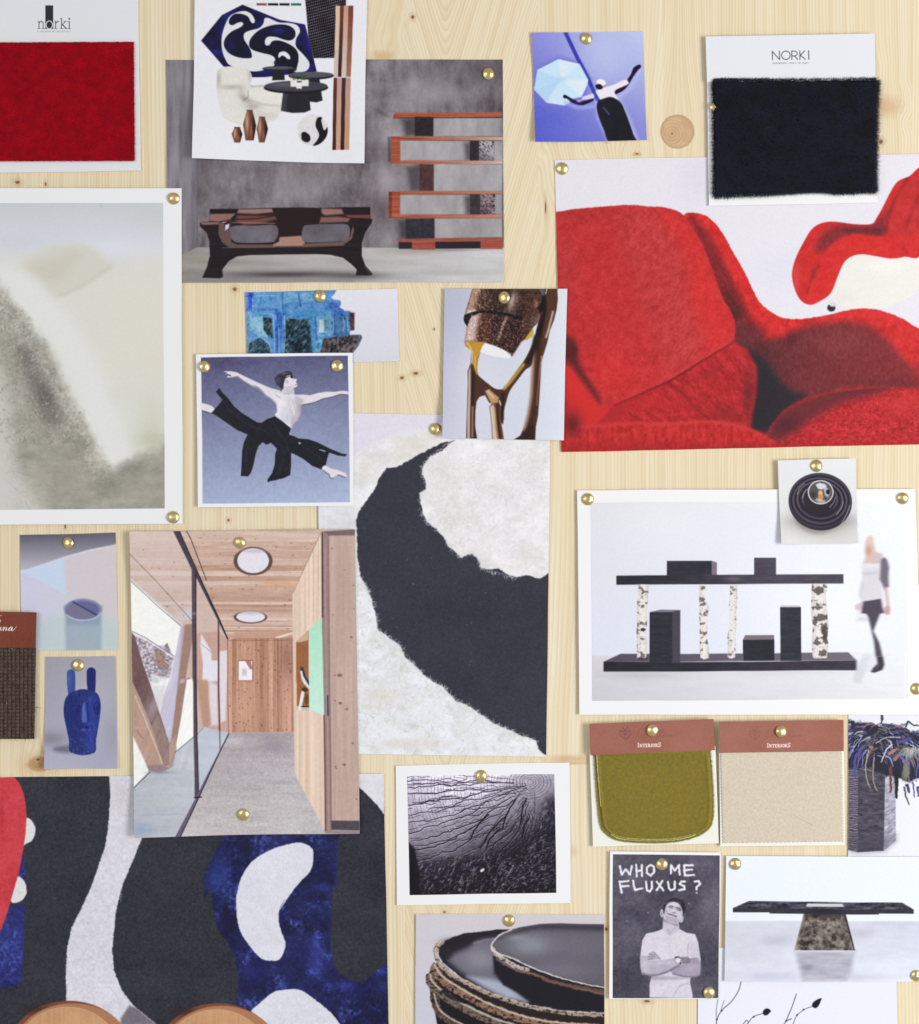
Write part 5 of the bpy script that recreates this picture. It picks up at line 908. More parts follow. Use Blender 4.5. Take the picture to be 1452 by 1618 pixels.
def pic_man():
    p = Pic(962, 1342, 1142, 1582, (92, 89, 102), k=1.4)
    v = V(950, 1330, 1150, 1245)
    p.add(p.n(50, 40, 4, 3), 40); p.glow(*v.p(1080, 660), 20, 40, (122, 118, 130), .5); p.glow(*v.p(300, 560), 30, 10, (108, 104, 116), .5); p.glow(*v.p(960, 220), 20, 4, (120, 112, 118), .5); p.glow(*v.p(250, 1300), 40, 40, (72, 70, 80), .6); p.glow(*v.p(1050, 1200), 26, 50, (74, 72, 82), .6)
    ch = (232, 230, 238)
    letters(p, v, ["180,235 200,320 240,265 282,320 300,232", "342,225 350,335", "398,225 400,330", "345,285 400,275", "485,222 450,250 445,300 485,330 520,290 518,240 485,222", "685,305 684,225 722,280 762,225 770,320", "812,225 818,325", "812,228 895,228", "815,275 890,270", "818,325 908,322"], 3.1, ch, soft=.5, wob=.35, ws=3)
    letters(p, v, ["180,385 200,495", "180,390 268,380", "200,432 265,428", "312,378 330,468 405,452", "440,388 450,470 480,482 500,450 498,385", "548,388 612,470", "600,380 545,472", "655,388 665,455 690,470 720,455 722,385", "820,385 785,385 768,410 812,430 820,460 762,468", "915,385 955,382 968,410 935,440 932,462"], 3.2, ch, soft=.5, wob=.35, ws=3)
    p.ell(*v.p(935, 495), 1.3, 1.1, ch)
    for x, y in ((460, 690), (1140, 612), (860, 600), (250, 770)): p.ell(*v.p(x, y), .8, 1.2, (176, 172, 182), a=.8)
    sh = p.fill(v("470,1520 468,1390 490,1310 400,1290 380,1200 378,1120 400,960 440,895 520,880 600,850 690,840 770,850 840,888 920,900 950,980 972,1130 975,1170 880,1290 870,1380 895,1500 895,1530"), (212, 206, 219), soft=.6)
    p.fill(v("870,1000 950,1000 975,1160 880,1130"), (196, 189, 204), soft=3, clip=sh, a=.6); p.line(v("855,1000 845,1060 850,1110"), 2, (168, 160, 178), soft=1.2, a=.7)
    p.glow(*v.p(560, 1340), 12, 8, (190, 183, 198), .7, clip=sh); p.line(v("700,1520 760,1420 860,1380"), 2, (168, 160, 178), soft=1.5, a=.6, sm=True); p.glow(*v.p(600, 1330), 50, 3, (150, 142, 158), .7, clip=sh); p.line(v("600,1080 690,1080"), 1, (196, 190, 204), a=.6)
    # neck, head
    p.fill(v("610,740 650,760 760,790 768,850 720,900 680,920 640,890 600,850"), (196, 189, 203), soft=.8); p.line(v("655,850 672,890 730,830"), 1.4, (160, 152, 168), soft=1, a=.7); p.fill(v("612,745 680,790 755,800 752,825 650,790 612,775"), (136, 128, 146), soft=1.5, a=.8)
    p.ell(*v.p(597, 695), 2.9, 6.2, (190, 183, 197), soft=.6); p.ell(*v.p(595, 700), 1.2, 3, (128, 120, 138), soft=.8, a=.7); p.ell(*v.p(790, 755), 2.6, 5.4, (186, 178, 193), soft=.6, rot=.2)
    f = p.fill(v("628,640 660,600 720,585 780,610 800,660 795,720 775,770 740,798 690,790 640,765 612,740 612,690"), (200, 193, 206), soft=.7, sm=True)
    p.fill(v("608,655 615,600 660,560 720,542 780,560 820,610 826,660 805,700 795,650 770,610 720,580 670,590 635,630 620,700 612,700"), (64, 60, 72), soft=.8, sm=True)
    p.glow(*v.p(800, 620), 4, 8, (48, 46, 56), .8)
    p.line(v("664,632 690,622 705,632"), 1.5, (74, 68, 82), soft=.6); p.line(v("738,640 760,645 778,662"), 1.6, (70, 64, 78), soft=.6); p.line(v("672,644 690,640 700,646"), 1.1, (92, 84, 98), soft=.5); p.line(v("742,660 760,664 772,672"), 1.1, (86, 78, 92), soft=.5)
    p.line(v("722,632 726,662 730,690 712,692"), 1.1, (150, 140, 156), soft=.7, a=.8); p.ell(*v.p(712, 690), 3.4, 1.2, (132, 122, 140), soft=.8, a=.8); p.glow(*v.p(715, 670), 2.4, 2.4, (224, 219, 228), .7)
    p.line(v("655,700 690,708 740,728"), 1.4, (88, 80, 96), soft=.6); p.line(v("662,718 700,726 735,735"), 1, (166, 156, 172), soft=.7); p.fill(v("625,720 660,730 740,745 770,760 740,795 690,788 640,765"), (158, 150, 168), soft=2, a=.6, clip=f)
    p.glow(*v.p(640, 690), 2, 5, (166, 158, 176), .6); p.glow(*v.p(700, 600), 8, 2.6, (216, 210, 220), .7)
    # folded arms
    p.fill(v("872,1135 940,1130 975,1170 970,1300 930,1322 800,1318 700,1290 660,1250 760,1200 860,1190"), (158, 150, 168), soft=.8); p.line(v("700,1290 820,1318 930,1322 968,1300"), 2.4, (118, 110, 128), soft=1, a=.8); p.glow(*v.p(880, 1230), 14, 6, (182, 174, 190), .6)
    ar = p.fill(v("378,1110 440,1110 450,1160 560,1158 640,1148 730,1130 780,1145 760,1200 640,1270 560,1300 450,1302 395,1292 380,1230"), (176, 169, 185), soft=.8)
    p.glow(*v.p(430, 1190), 8, 12, (204, 198, 210), .7, clip=ar); p.line(v("400,1290 520,1302 640,1270 760,1205"), 3.4, (106, 98, 116), soft=1.4, a=.7, sm=True); p.glow(*v.p(600, 1180), 18, 3.6, (206, 200, 212), .6, clip=ar)
    p.fill(v("455,1090 490,1072 520,1075 585,1150 520,1150 440,1158 470,1140 440,1130 462,1112"), (172, 164, 180), soft=.7); 
    for a in ("470,1100 520,1100", "450,1122 510,1120", "445,1145 500,1140", "520,1080 570,1140"): p.line(v(a), 1, (116, 108, 126), soft=.5, a=.8)
    p.fill(v("770,1125 850,1120 876,1150 872,1185 820,1195 770,1185"), (140, 132, 150), soft=.7)
    for a in ("800,1140 868,1145", "800,1160 872,1165", "800,1178 862,1182"): p.line(v(a), .9, (96, 88, 104), soft=.5, a=.8)
    p.line(v("725,1128 760,1125 775,1190"), 2, (44, 42, 50), soft=.6); p.ell(*v.p(752, 1158), 4.2, 4.2, (222, 218, 228), soft=.6); p.ell(*v.p(752, 1158), 4.4, 4.4, (150, 142, 158), ring=.9)
    p.add(p.n(6, 6, 4, 9)+p.n(2, 2, 2, 8)*.7, 20)
    R_ = p.c.copy(); p.c = R_*.5+.125*(np.roll(R_, 1, 0)+np.roll(R_, -1, 0)+np.roll(R_, 1, 1)+np.roll(R_, -1, 1))
    return p.grain(3.4)

def pic_table():
    p = Pic(1138, 1345, 1474, 1556, (231, 237, 247))
    v = V(1130, 1330, 1452, 1452)
    F = p.fill(v("0,560 1452,563 1600,563 1600,1050 0,1050"), bl((206, 207, 219), (204, 207, 222), (226, 230, 242), (214, 216, 228), 1146, 1454, 1470, 1550), soft=1)
    p.add(p.n(70, 26, 4, 3), 22, F); p.add(p.n(16, 6, 4, 4), 12, F); p.glow(*v.p(440, 700), 26, 8, (182, 184, 200), .6); p.glow(*v.p(1040, 650), 22, 8, (180, 180, 196), .6); p.glow(*v.p(400, 950), 50, 8, (186, 190, 208), .6); p.glow(*v.p(1000, 960), 60, 6, (190, 192, 208), .6)
    m = p.fill(v("565,775 990,775 965,920 930,980 620,985 600,900"), (168, 166, 180), soft=5, a=.8); p.add(p.n(20, 6, 4, 6), 50, m); p.glow(*v.p(650, 890), 10, 5, (124, 122, 138), .6); p.line(v("570,772 990,775"), 1, (222, 222, 230), a=.7)
    b = p.fill(v("628,505 925,505 992,768 562,768"), (108, 100, 96), soft=.6); t = fbm(p.X, p.Y, 7, 6, 5, 7)-.5; p.add(t, 170, b, (1, .96, .92)); p.add(p.n(1.8, 1.8, 2, 8), 50, b)
    p.glow(*v.p(780, 520), 40, 5, (62, 58, 62), .8, clip=b); p.line(v("632,510 565,768"), 2, (150, 142, 140), soft=.8, a=.7, clip=b); p.line(v("920,510 990,768"), 4, (64, 60, 62), soft=1.2, a=.8, clip=b)
    p.fill(v("385,495 1165,500 1163,515 385,508"), (56, 56, 64), soft=.5)
    T = p.fill(v("122,468 232,421 1330,432 1412,480 1412,510 122,498"), (78, 77, 88), soft=.5)
    p.add(p.n(18, 1.8, 4, 9), 110, T); p.add(p.n(3, 1.2, 3, 10), 60, T); p.fill(v("122,470 640,474 1412,481 1412,510 640,506 122,499"), (64, 63, 71), soft=.6, a=.85, clip=T); p.glow(*v.p(780, 490), 24, 4, (48, 50, 58), .7, clip=T)
    p.fill(v("652,437 900,437 915,459 643,459"), (206, 203, 208), soft=.5); p.line(v("235,422 1330,433"), .7, (40, 40, 48), a=.7, soft=.4)
    return p.grain(1.6)

def pic_twig():
    p = Pic(1096, 1490, 1424, 1642, (229, 231, 242), k=1.4)
    v = V(1080, 1520, 1452, 1452)
    for a, w_ in (("355,115 335,180 290,245 235,295 205,350 195,420", 1.5), ("210,225 200,300 203,350", 1), ("250,235 235,275 230,300", .9), ("695,195 670,270 645,330 632,362 615,390", 1.5), ("632,362 665,348", 1.6), ("520,308 480,318 430,335 400,370 380,390", 1.3), ("360,390 385,358 400,372", 1.4), ("820,260 790,272 745,290 700,325 685,355 672,390", 1.2)):
        p.line(v(a), w_, (92, 88, 104), soft=.55, a=.9, sm=True)
    for x, y in ((203, 352), (233, 298), (632, 362), (700, 325), (740, 291), (432, 336)): p.ell(*v.p(x, y), 1.5, 1.3, (60, 56, 68), soft=.6)
    p.fill(v("488,308 498,290 520,285 538,300 530,312 515,326 495,326"), (42, 42, 50), sm=True, soft=.6); p.fill(v("792,268 800,245 825,228 850,220 845,240 832,268 812,282"), (42, 42, 50), sm=True, soft=.6)
    return p.grain(1.4)

SERIF = {  # stroke letters on a 0..1 em, y down, baseline 1: list of (points, weight)
 'I': [("0,0 .4,0", .5), (".2,0 .2,1", 1), ("0,1 .4,1", .5)],
 'N': [("0,0 .25,0", .5), (".15,0 .15,1", .6), ("0,1 .3,1", .5), (".15,0 .75,1", 1), (".75,0 .75,1", .6), (".6,0 .9,0", .5)],
 'T': [("0,0 .8,0", .6), (".4,0 .4,1", 1), (".22,1 .58,1", .5), ("0,0 0,.2", .5), (".8,0 .8,.2", .5)],
 'E': [("0,0 .65,0", .6), (".15,0 .15,1", 1), ("0,1 .7,1", .6), (".15,.5 .5,.5", .6), (".65,0 .65,.2", .5), (".7,1 .7,.8", .5)],
 'R': [("0,0 .4,0 .6,.12 .6,.38 .4,.5 .15,.5", .7), (".15,0 .15,1", 1), ("0,1 .3,1", .5), (".35,.5 .7,1 .8,1", .9)],
 'O': [(".4,0 .08,.2 0,.5 .08,.8 .4,1 .72,.8 .8,.5 .72,.2 .4,0", .9)],
 'S': [(".6,.2 .55,.02 .3,0 .05,.15 .1,.4 .5,.6 .6,.8 .35,1 .1,.98 0,.78", .85)],
}
def serif_text(p, text, x, y, h, w, c, rot=0, gap=.22):
    for i, ch in enumerate(text):
        hh = h if (i == 0 or i == len(text)-1) else h*.74
        adv = max(q for s_, _ in SERIF[ch] for q in P(s_)[:, 0])
        for s_, ww in SERIF[ch]:
            q = P(s_)*hh*.92; q[:, 0] += x; q[:, 1] += y - hh*.92 + rot*(q[:, 0]-x)
            p.line(q, w*ww, c, soft=.34)
        x += adv*hh*.92 + h*gap; y += rot*(adv*hh*.92 + h*gap)

def tiny(p, x, y, w, h, n, c, a=.7, seed=1, rot=0):        # fine print too small to read in the photograph
    r = np.random.RandomState(seed); cw = w/n
    for i in range(n):
        if r.rand() < .1: continue
        x0 = x+i*cw; y0 = y+rot*(x0-x)
        p.line([(x0, y0), (x0, y0+h)], .5, c, a=a, soft=.3)
        if r.rand() < .7: p.line([(x0, y0+h*r.choice([0, .5, 1])), (x0+cw*.6, y0+h*r.choice([0, .5, 1]))], .5, c, a=a, soft=.3)

def pic_cardred():
    p = Pic(-44, -30, 230, 280, (226, 227, 231), k=1.6)
    v = V(0, 0, 300, 1452)
    g = (66, 64, 68)
    p.fill(v("347,44 407,44 408,222 349,222"), g, soft=.35)
    for s_, w_ in (("300,165 300,218", 1.1), ("288,220 313,220", .6), ("289,168 301,165", .6), ("300,178 318,163 332,175 332,218", 1), ("322,220 345,220", .6),
                   ("426,165 426,218", 1.1), ("414,220 440,220", .6), ("415,168 427,165", .6), ("427,180 440,165 450,168", 1.1),
                   ("471,142 471,218", 1.1), ("458,220 484,220", .6), ("460,145 472,142", .6), ("500,166 473,196", .8), ("480,190 505,218", 1.3), ("488,166 512,166", .6), ("494,220 516,220", .6),
                   ("530,166 530,218", 1.2), ("517,220 543,220", .6), ("519,169 531,166", .6)):
        p.line(v(s_), w_, g, soft=.34)
    p.ell(*v.p(530, 146), 1.3, 1.3, g, soft=.3)
    p.ell(*v.p(378, 192), 5, 6.2, (226, 227, 231), soft=.35, ring=1.5); p.ell(*v.p(378, 192), 3.6, 5.4, g, soft=.4)
    tiny(p, *v.p(287, 238), 53, 1.8, 46, (150, 148, 152), .6, 3)
    return p.grain(1)

def pic_cardblack():
    p = Pic(1108, 50, 1392, 332, (227, 228, 233), k=1.6)
    v = V(1090, 40, 1452, 1452)
    g = (58, 60, 64)
    p.line(v("519,225 517,172 563,224 562,170"), 1.15, g, soft=.38)
    p.ell(*v.p(603, 197), 6.8, 6.6, g, soft=.38, ring=1.15)
    p.line(cr(v("640,171 662,171 674,182 672,194 660,201 640,201"), False, 4), 1.1, g, soft=.38); p.line(v("640,170 641,223"), 1.15, g, soft=.38); p.line(v("658,202 678,223"), 1.15, g, soft=.38)
    p.line(v("691,169 692,223"), 1.15, g, soft=.38); p.line(v("722,169 694,197 726,222"), 1.15, g, soft=.38); p.line(v("747,168 748,222"), 1.2, g, soft=.38)
    tiny(p, *v.p(519, 243), 57, 2, 40, (120, 120, 126), .75, 5, -.01)
    return p.grain(1)

def header(x0, y0, x1, y1, tx, ty, seed, mk):
    p = Pic(x0, y0, x1, y1, (158, 104, 92), k=2)
    p.add(p.n(60, 40, 3, seed), 12); p.add(p.n(1.2, 1.2, 2, seed+3), 12)
    c = (140, 92, 90) if mk < 0 else (118, 82, 86)
    # crest
    cx, cy = tx-(40 if mk > 0 else 44)+30-28, ty-20
    cx = tx - 10; 
    ccx = tx - 10 if mk > 0 else tx - 10
    ccx = tx - 11.5
    for q, w_ in (([(ccx-7, cy-4), (ccx-8, cy+4), (ccx-3, cy+8), (ccx+1, cy+11), (ccx+6, cy+7), (ccx+9, cy+2), (ccx+7, cy-4)], 1.4), ([(ccx-7, cy-4), (ccx-4, cy), (ccx, cy-3), (ccx+4, cy), (ccx+7, cy-4)], 1.2), ([(ccx-4, cy-7), (ccx, cy-4), (ccx+4, cy-8)], 1.6), ([(ccx-5, cy+3), (ccx+5, cy+3)], 1.2), ([(ccx, cy-2), (ccx, cy+8)], 1.4)):
        p.line(q, w_, c, soft=.5, a=.75, sm=True)
    # copperplate script
    def scr(s_, ox, oy, sc=1, w_=.7, a=.6): p.line([(ox+float(q.split(',')[0])*sc, oy+float(q.split(',')[1])*sc) for q in s_.split()], w_, c, soft=.4, a=a, sm=True)
    sx, sy = tx+2, cy+6
    scr("0,2 5,0 10,-9 12,-12 9,-11 6,-2 4,1 8,2 14,-1", sx, sy); scr("14,-1 17,-3 15,1 18,1 20,-3 22,-2 21,1 24,0", sx, sy)
    scr("34,3 39,-2 43,-10 39,-9 38,-7 45,-11 47,-8 41,-4 44,0 47,-1", sx, sy+1, 1, .9); scr("47,-1 49,-4 48,0 51,-1 53,-3 53,0 56,-3 56,0 59,-3 59,0 62,-1", sx, sy, 1, .8)
    serif_text(p, "INTERIORS", tx+8.4, ty+3.2, 6.6, 1.25, (238, 226, 216), -.018, .13)
    return p.grain(1.2)

def pic_headgreen():
    p = header(926, 1130, 1134, 1198, 998, 1176, 3, 1); return p
def pic_headbeige():
    p = header(1130, 1132, 1336, 1192, 1202, 1176.4, 9, -1); return p

def pic_headbrown():
    p = Pic(-24, 960, 66, 1030, (128, 76, 62), k=2)
    v = V(0, 960, 80, 588); w = (238, 232, 228)
    p.add(p.n(60, 40, 3, 3), 10); p.add(p.n(1.2, 1.2, 2, 4), 12)
    p.line(v("40,85 15,95 -5,120 5,130 15,150 5,170 -20,180"), (.5, .8, 1.4, 1.6, 2.4, 1.8, 1), w, soft=.35, sm=True)
    for s_, q in (("18,222 0,225 -15,262 8,262 25,225 20,255 38,258", (.8, 1.2, 1.6, 1, 1.4, 1.6, .6)), ("38,258 58,225 66,228 55,262", (.6, 1, 1.2, 1.8)), ("60,250 88,224 94,232 84,258 98,258", (.6, .8, 1.4, 1.8, .6)), ("98,258 120,245 150,222 140,226 118,246 120,262 140,256 160,224 152,256 166,262 190,240 212,212", (.6, .8, 1, 1.4, 1.8, 1.4, .8, 1.2, 1.8, 1.2, .8, .5))):
        p.line(v(s_), q, w, soft=.35, sm=True)
    return p.grain(1.2)
# ================================================================= geometry helpers
C = bpy.data.collections.new('board_scene'); scene.collection.children.link(C)
def link(o, parent=None):
    C.objects.link(o)
    if parent is not None: o.parent = parent
    return o
def W3(x, y, h=0.):                                 # board units + height in mm -> metres
    return ((x-726.)*U, -h*.001, (809.-y)*U)
def mesh(name, co, faces, mats, parent=None, smooth=False, mi=None, uv=None):
    me = bpy.data.meshes.new(name); co = np.asarray(co, dtype=np.float32)
    sizes = [len(f) for f in faces] if not isinstance(faces, np.ndarray) else None
    me.vertices.add(len(co)); me.vertices.foreach_set('co', co.ravel())
    if sizes is None:
        n, k = faces.shape; flat = faces.ravel(); starts = np.arange(n)*k; tot = np.full(n, k)
    else:
        flat = np.array([i for f in faces for i in f]); tot = np.array(sizes); starts = np.concatenate([[0], np.cumsum(tot)[:-1]])
    me.loops.add(len(flat)); me.loops.foreach_set('vertex_index', flat.astype(np.int32))
    me.polygons.add(len(starts)); me.polygons.foreach_set('loop_start', starts.astype(np.int32))
    try: me.polygons.foreach_set('loop_total', tot.astype(np.int32))
    except Exception: pass
    for m in mats: me.materials.append(m)
    if mi is not None: me.polygons.foreach_set('material_index', np.asarray(mi, dtype=np.int32))
    me.polygons.foreach_set('use_smooth', np.full(len(starts), bool(smooth)))
    if uv is not None:
        L = me.uv_layers.new(name='UVMap'); L.data.foreach_set('uv', np.asarray(uv, dtype=np.float32)[flat].ravel())
    me.update(calc_edges=True); me.validate()
    return link(bpy.data.objects.new(name, me), parent)
def tag(o, label, cat, group=None, kind=None):
    o['label'] = label; o['category'] = cat
    if group: o['group'] = group
    if kind: o['kind'] = kind
    return o
def empty(name, x, y, h=0.):
    o = bpy.data.objects.new(name, None); o.empty_display_size = .01; C.objects.link(o); o.location = W3(x, y, h)
    return o
def adopt(root, *parts):                            # part vertices are in board space: keep them there
    for o in parts:
        o.parent = root; o.location = [-c for c in root.location]
def recenter(o):                                    # put a mesh's origin on the thing itself
    me = o.data; n = len(me.vertices); co = np.empty(n*3, np.float32); me.vertices.foreach_get('co', co); co = co.reshape(-1, 3)
    c = (co.min(0)+co.max(0))/2; c[1] = co[:, 1].max(); me.vertices.foreach_set('co', (co-c).ravel().astype(np.float32)); me.update(); o.location = [float(q) for q in c]
    return o

# ================================================================= materials
def nt(name):
    m = bpy.data.materials.new(name); m.use_nodes = True; t = m.node_tree
    return m, t, t.nodes['Principled BSDF']
def lin(c): return tuple(((v/255.)/12.92 if v <= 10 else (((v/255.)+.055)/1.055)**2.4) for v in c)
def N(t, typ, **k):
    n = t.nodes.new(typ)
    for a, b in k.items(): setattr(n, a, b)
    return n
def noise_bump(t, b, scale, strength, dist=.0001, detail=3, rough=.6):
    g = N(t, 'ShaderNodeNewGeometry'); n = N(t, 'ShaderNodeTexNoise'); n.inputs['Scale'].default_value = scale; n.inputs['Detail'].default_value = detail; n.inputs['Roughness'].default_value = rough
    t.links.new(g.outputs['Position'], n.inputs['Vector'])
    bp = N(t, 'ShaderNodeBump'); bp.inputs['Strength'].default_value = strength; bp.inputs['Distance'].default_value = dist
    t.links.new(n.outputs['Fac'], bp.inputs['Height']); t.links.new(bp.outputs['Normal'], b.inputs['Normal'])
    return n, bp
def mat(name, col, rough=.6, spec=.3, metal=0, bump=None, var=None, sheen=0, coat=0):
    m, t, b = nt(name)
    c = lin(col); b.inputs['Base Color'].default_value = (*c, 1); b.inputs['Roughness'].default_value = rough
    b.inputs['Specular IOR Level'].default_value = spec; b.inputs['Metallic'].default_value = metal
    if sheen: b.inputs['Sheen Weight'].default_value = sheen
    if bump: noise_bump(t, b, *bump)
    if var:
        sc, col2, lo, hi = var
        g = N(t, 'ShaderNodeNewGeometry'); n = N(t, 'ShaderNodeTexNoise'); n.inputs['Scale'].default_value = sc; n.inputs['Detail'].default_value = 4
        t.links.new(g.outputs['Position'], n.inputs['Vector'])
        r = N(t, 'ShaderNodeMapRange'); r.inputs[1].default_value = lo; r.inputs[2].default_value = hi
        t.links.new(n.outputs['Fac'], r.inputs[0])
        x = N(t, 'ShaderNodeMix', data_type='RGBA'); x.inputs[6].default_value = (*c, 1); x.inputs[7].default_value = (*lin(col2), 1)
        t.links.new(r.outputs[0], x.inputs[0]); t.links.new(x.outputs[2], b.inputs['Base Color'])
    return m
PAPER = mat('white_paper', (238, 238, 240), .6, .2, bump=(900, .06, .0002))
CARD = mat('off_white_card', (236, 235, 226), .6, .2, bump=(700, .08, .0002))
def printed(p, name, rough=.5, spec=.22):           # a painted picture becomes ink on paper
    H, Wd = p.H, p.W
    im = bpy.data.images.new(name, Wd, H, alpha=False)
    a = np.ones((H, Wd, 4), np.float32); a[..., :3] = np.clip(tone(p.c), 0, 255)/255.
    im.pixels.foreach_set(np.ascontiguousarray(a[::-1]).ravel()); im.update(); im.pack()
    m, t, b = nt(name)
    tx = N(t, 'ShaderNodeTexImage'); tx.image = im; tx.interpolation = 'Cubic'; tx.extension = 'EXTEND'
    t.links.new(tx.outputs['Color'], b.inputs['Base Color'])
    b.inputs['Roughness'].default_value = rough; b.inputs['Specular IOR Level'].default_value = spec
    noise_bump(t, b, 500, .05, .0002)
    return m

# ================================================================= paper sheets
def sheet(name, cor, z, mats, pins=(), lift=1.05, parent=None, box=None, thick=.22, wav=.8, seed=1, step=9, curl=()):
    cor = P(cor); tl, tr, br, bl_ = cor
    w = np.hypot(*(tr-tl)); h = np.hypot(*(bl_-tl)); nx = max(int(w/step), 4); ny = max(int(h/step), 4)
    s, t = np.meshgrid(np.linspace(0, 1, nx+1), np.linspace(0, 1, ny+1))
    Q = (tl*((1-s)*(1-t))[..., None] + tr*(s*(1-t))[..., None] + br*(s*t)[..., None] + bl_*((1-s)*t)[..., None])
    Xq, Yq = Q[..., 0], Q[..., 1]
    dx = (fbm(Xq, Yq, 130, 130, 2, seed)-.5)*wav*2; dy = (fbm(Xq, Yq, 130, 130, 2, seed+5)-.5)*wav*2
    d = np.full(Xq.shape, 260.)
    for px, py in pins: d = np.minimum(d, np.hypot(Xq-px, Yq-py))
    f = np.clip(d/200., 0, 1); f = f*f*(3-2*f)
    edge = np.clip(np.abs(s-.5)*2, 0, 1)**3*.5 + np.clip(np.abs(t-.5)*2, 0, 1)**3*.5
    Hh = z + lift*f*(.25 + .45*edge + .45*fbm(Xq, Yq, 120, 120, 2, seed+9))
    for cx, cy, r, a in curl: Hh = Hh + a*np.exp(-((Xq-cx)**2+(Yq-cy)**2)/r**2)
    top = np.stack([(Xq+dx-726)*U, -(Hh+thick)*.001, (809-Yq-dy)*U], -1).reshape(-1, 3)
    bot = np.stack([(Xq+dx-726)*U, -Hh*.001, (809-Yq-dy)*U], -1).reshape(-1, 3)
    n = (nx+1)*(ny+1); idx = np.arange(n).reshape(ny+1, nx+1)
    F = np.stack([idx[:-1, :-1], idx[1:, :-1], idx[1:, 1:], idx[:-1, 1:]], -1).reshape(-1, 4)
    B = F[:, ::-1]+n
    ring = np.concatenate([idx[0, :], idx[1:, -1], idx[-1, -2::-1], idx[-2:0:-1, 0]])
    r2 = np.roll(ring, -1); S = np.stack([ring, r2, r2+n, ring+n], -1)
    faces = np.concatenate([F, B, S]); mi = np.concatenate([np.zeros(len(F)), np.full(len(B)+len(S), len(mats)-1)])
    x0, y0, x1, y1 = box or (Xq.min(), Yq.min(), Xq.max(), Yq.max())
    uv = np.stack([(Xq-x0)/(x1-x0), 1-(Yq-y0)/(y1-y0)], -1).reshape(-1, 2); uv = np.concatenate([uv, uv])
    return mesh(name, np.concatenate([top, bot]), faces, mats, parent, smooth=False, mi=mi, uv=uv)
def photo(fn, name, cor, z, label, cat, pins=(), paper=None, **k):
    p = fn(); m = printed(p, name+'_ink'); bx = (p.x0, p.y0, p.x1, p.y1)
    if paper is None:
        o = recenter(sheet(name, cor, z, [m, PAPER], pins, box=bx, **k)); return tag(o, label, cat)
    cx, cy = P(paper).mean(0); root = empty(name, cx, cy, z)
    a = sheet('paper', paper, z, [PAPER, PAPER], pins, seed=3, **k)
    # the ink lies on the sheet: same lift field, a hair above the paper
    b = sheet('picture', cor, z+.26, [m, m], pins, box=bx, thick=.03, seed=3, **k)
    adopt(root, a, b); return tag(root, label, cat)

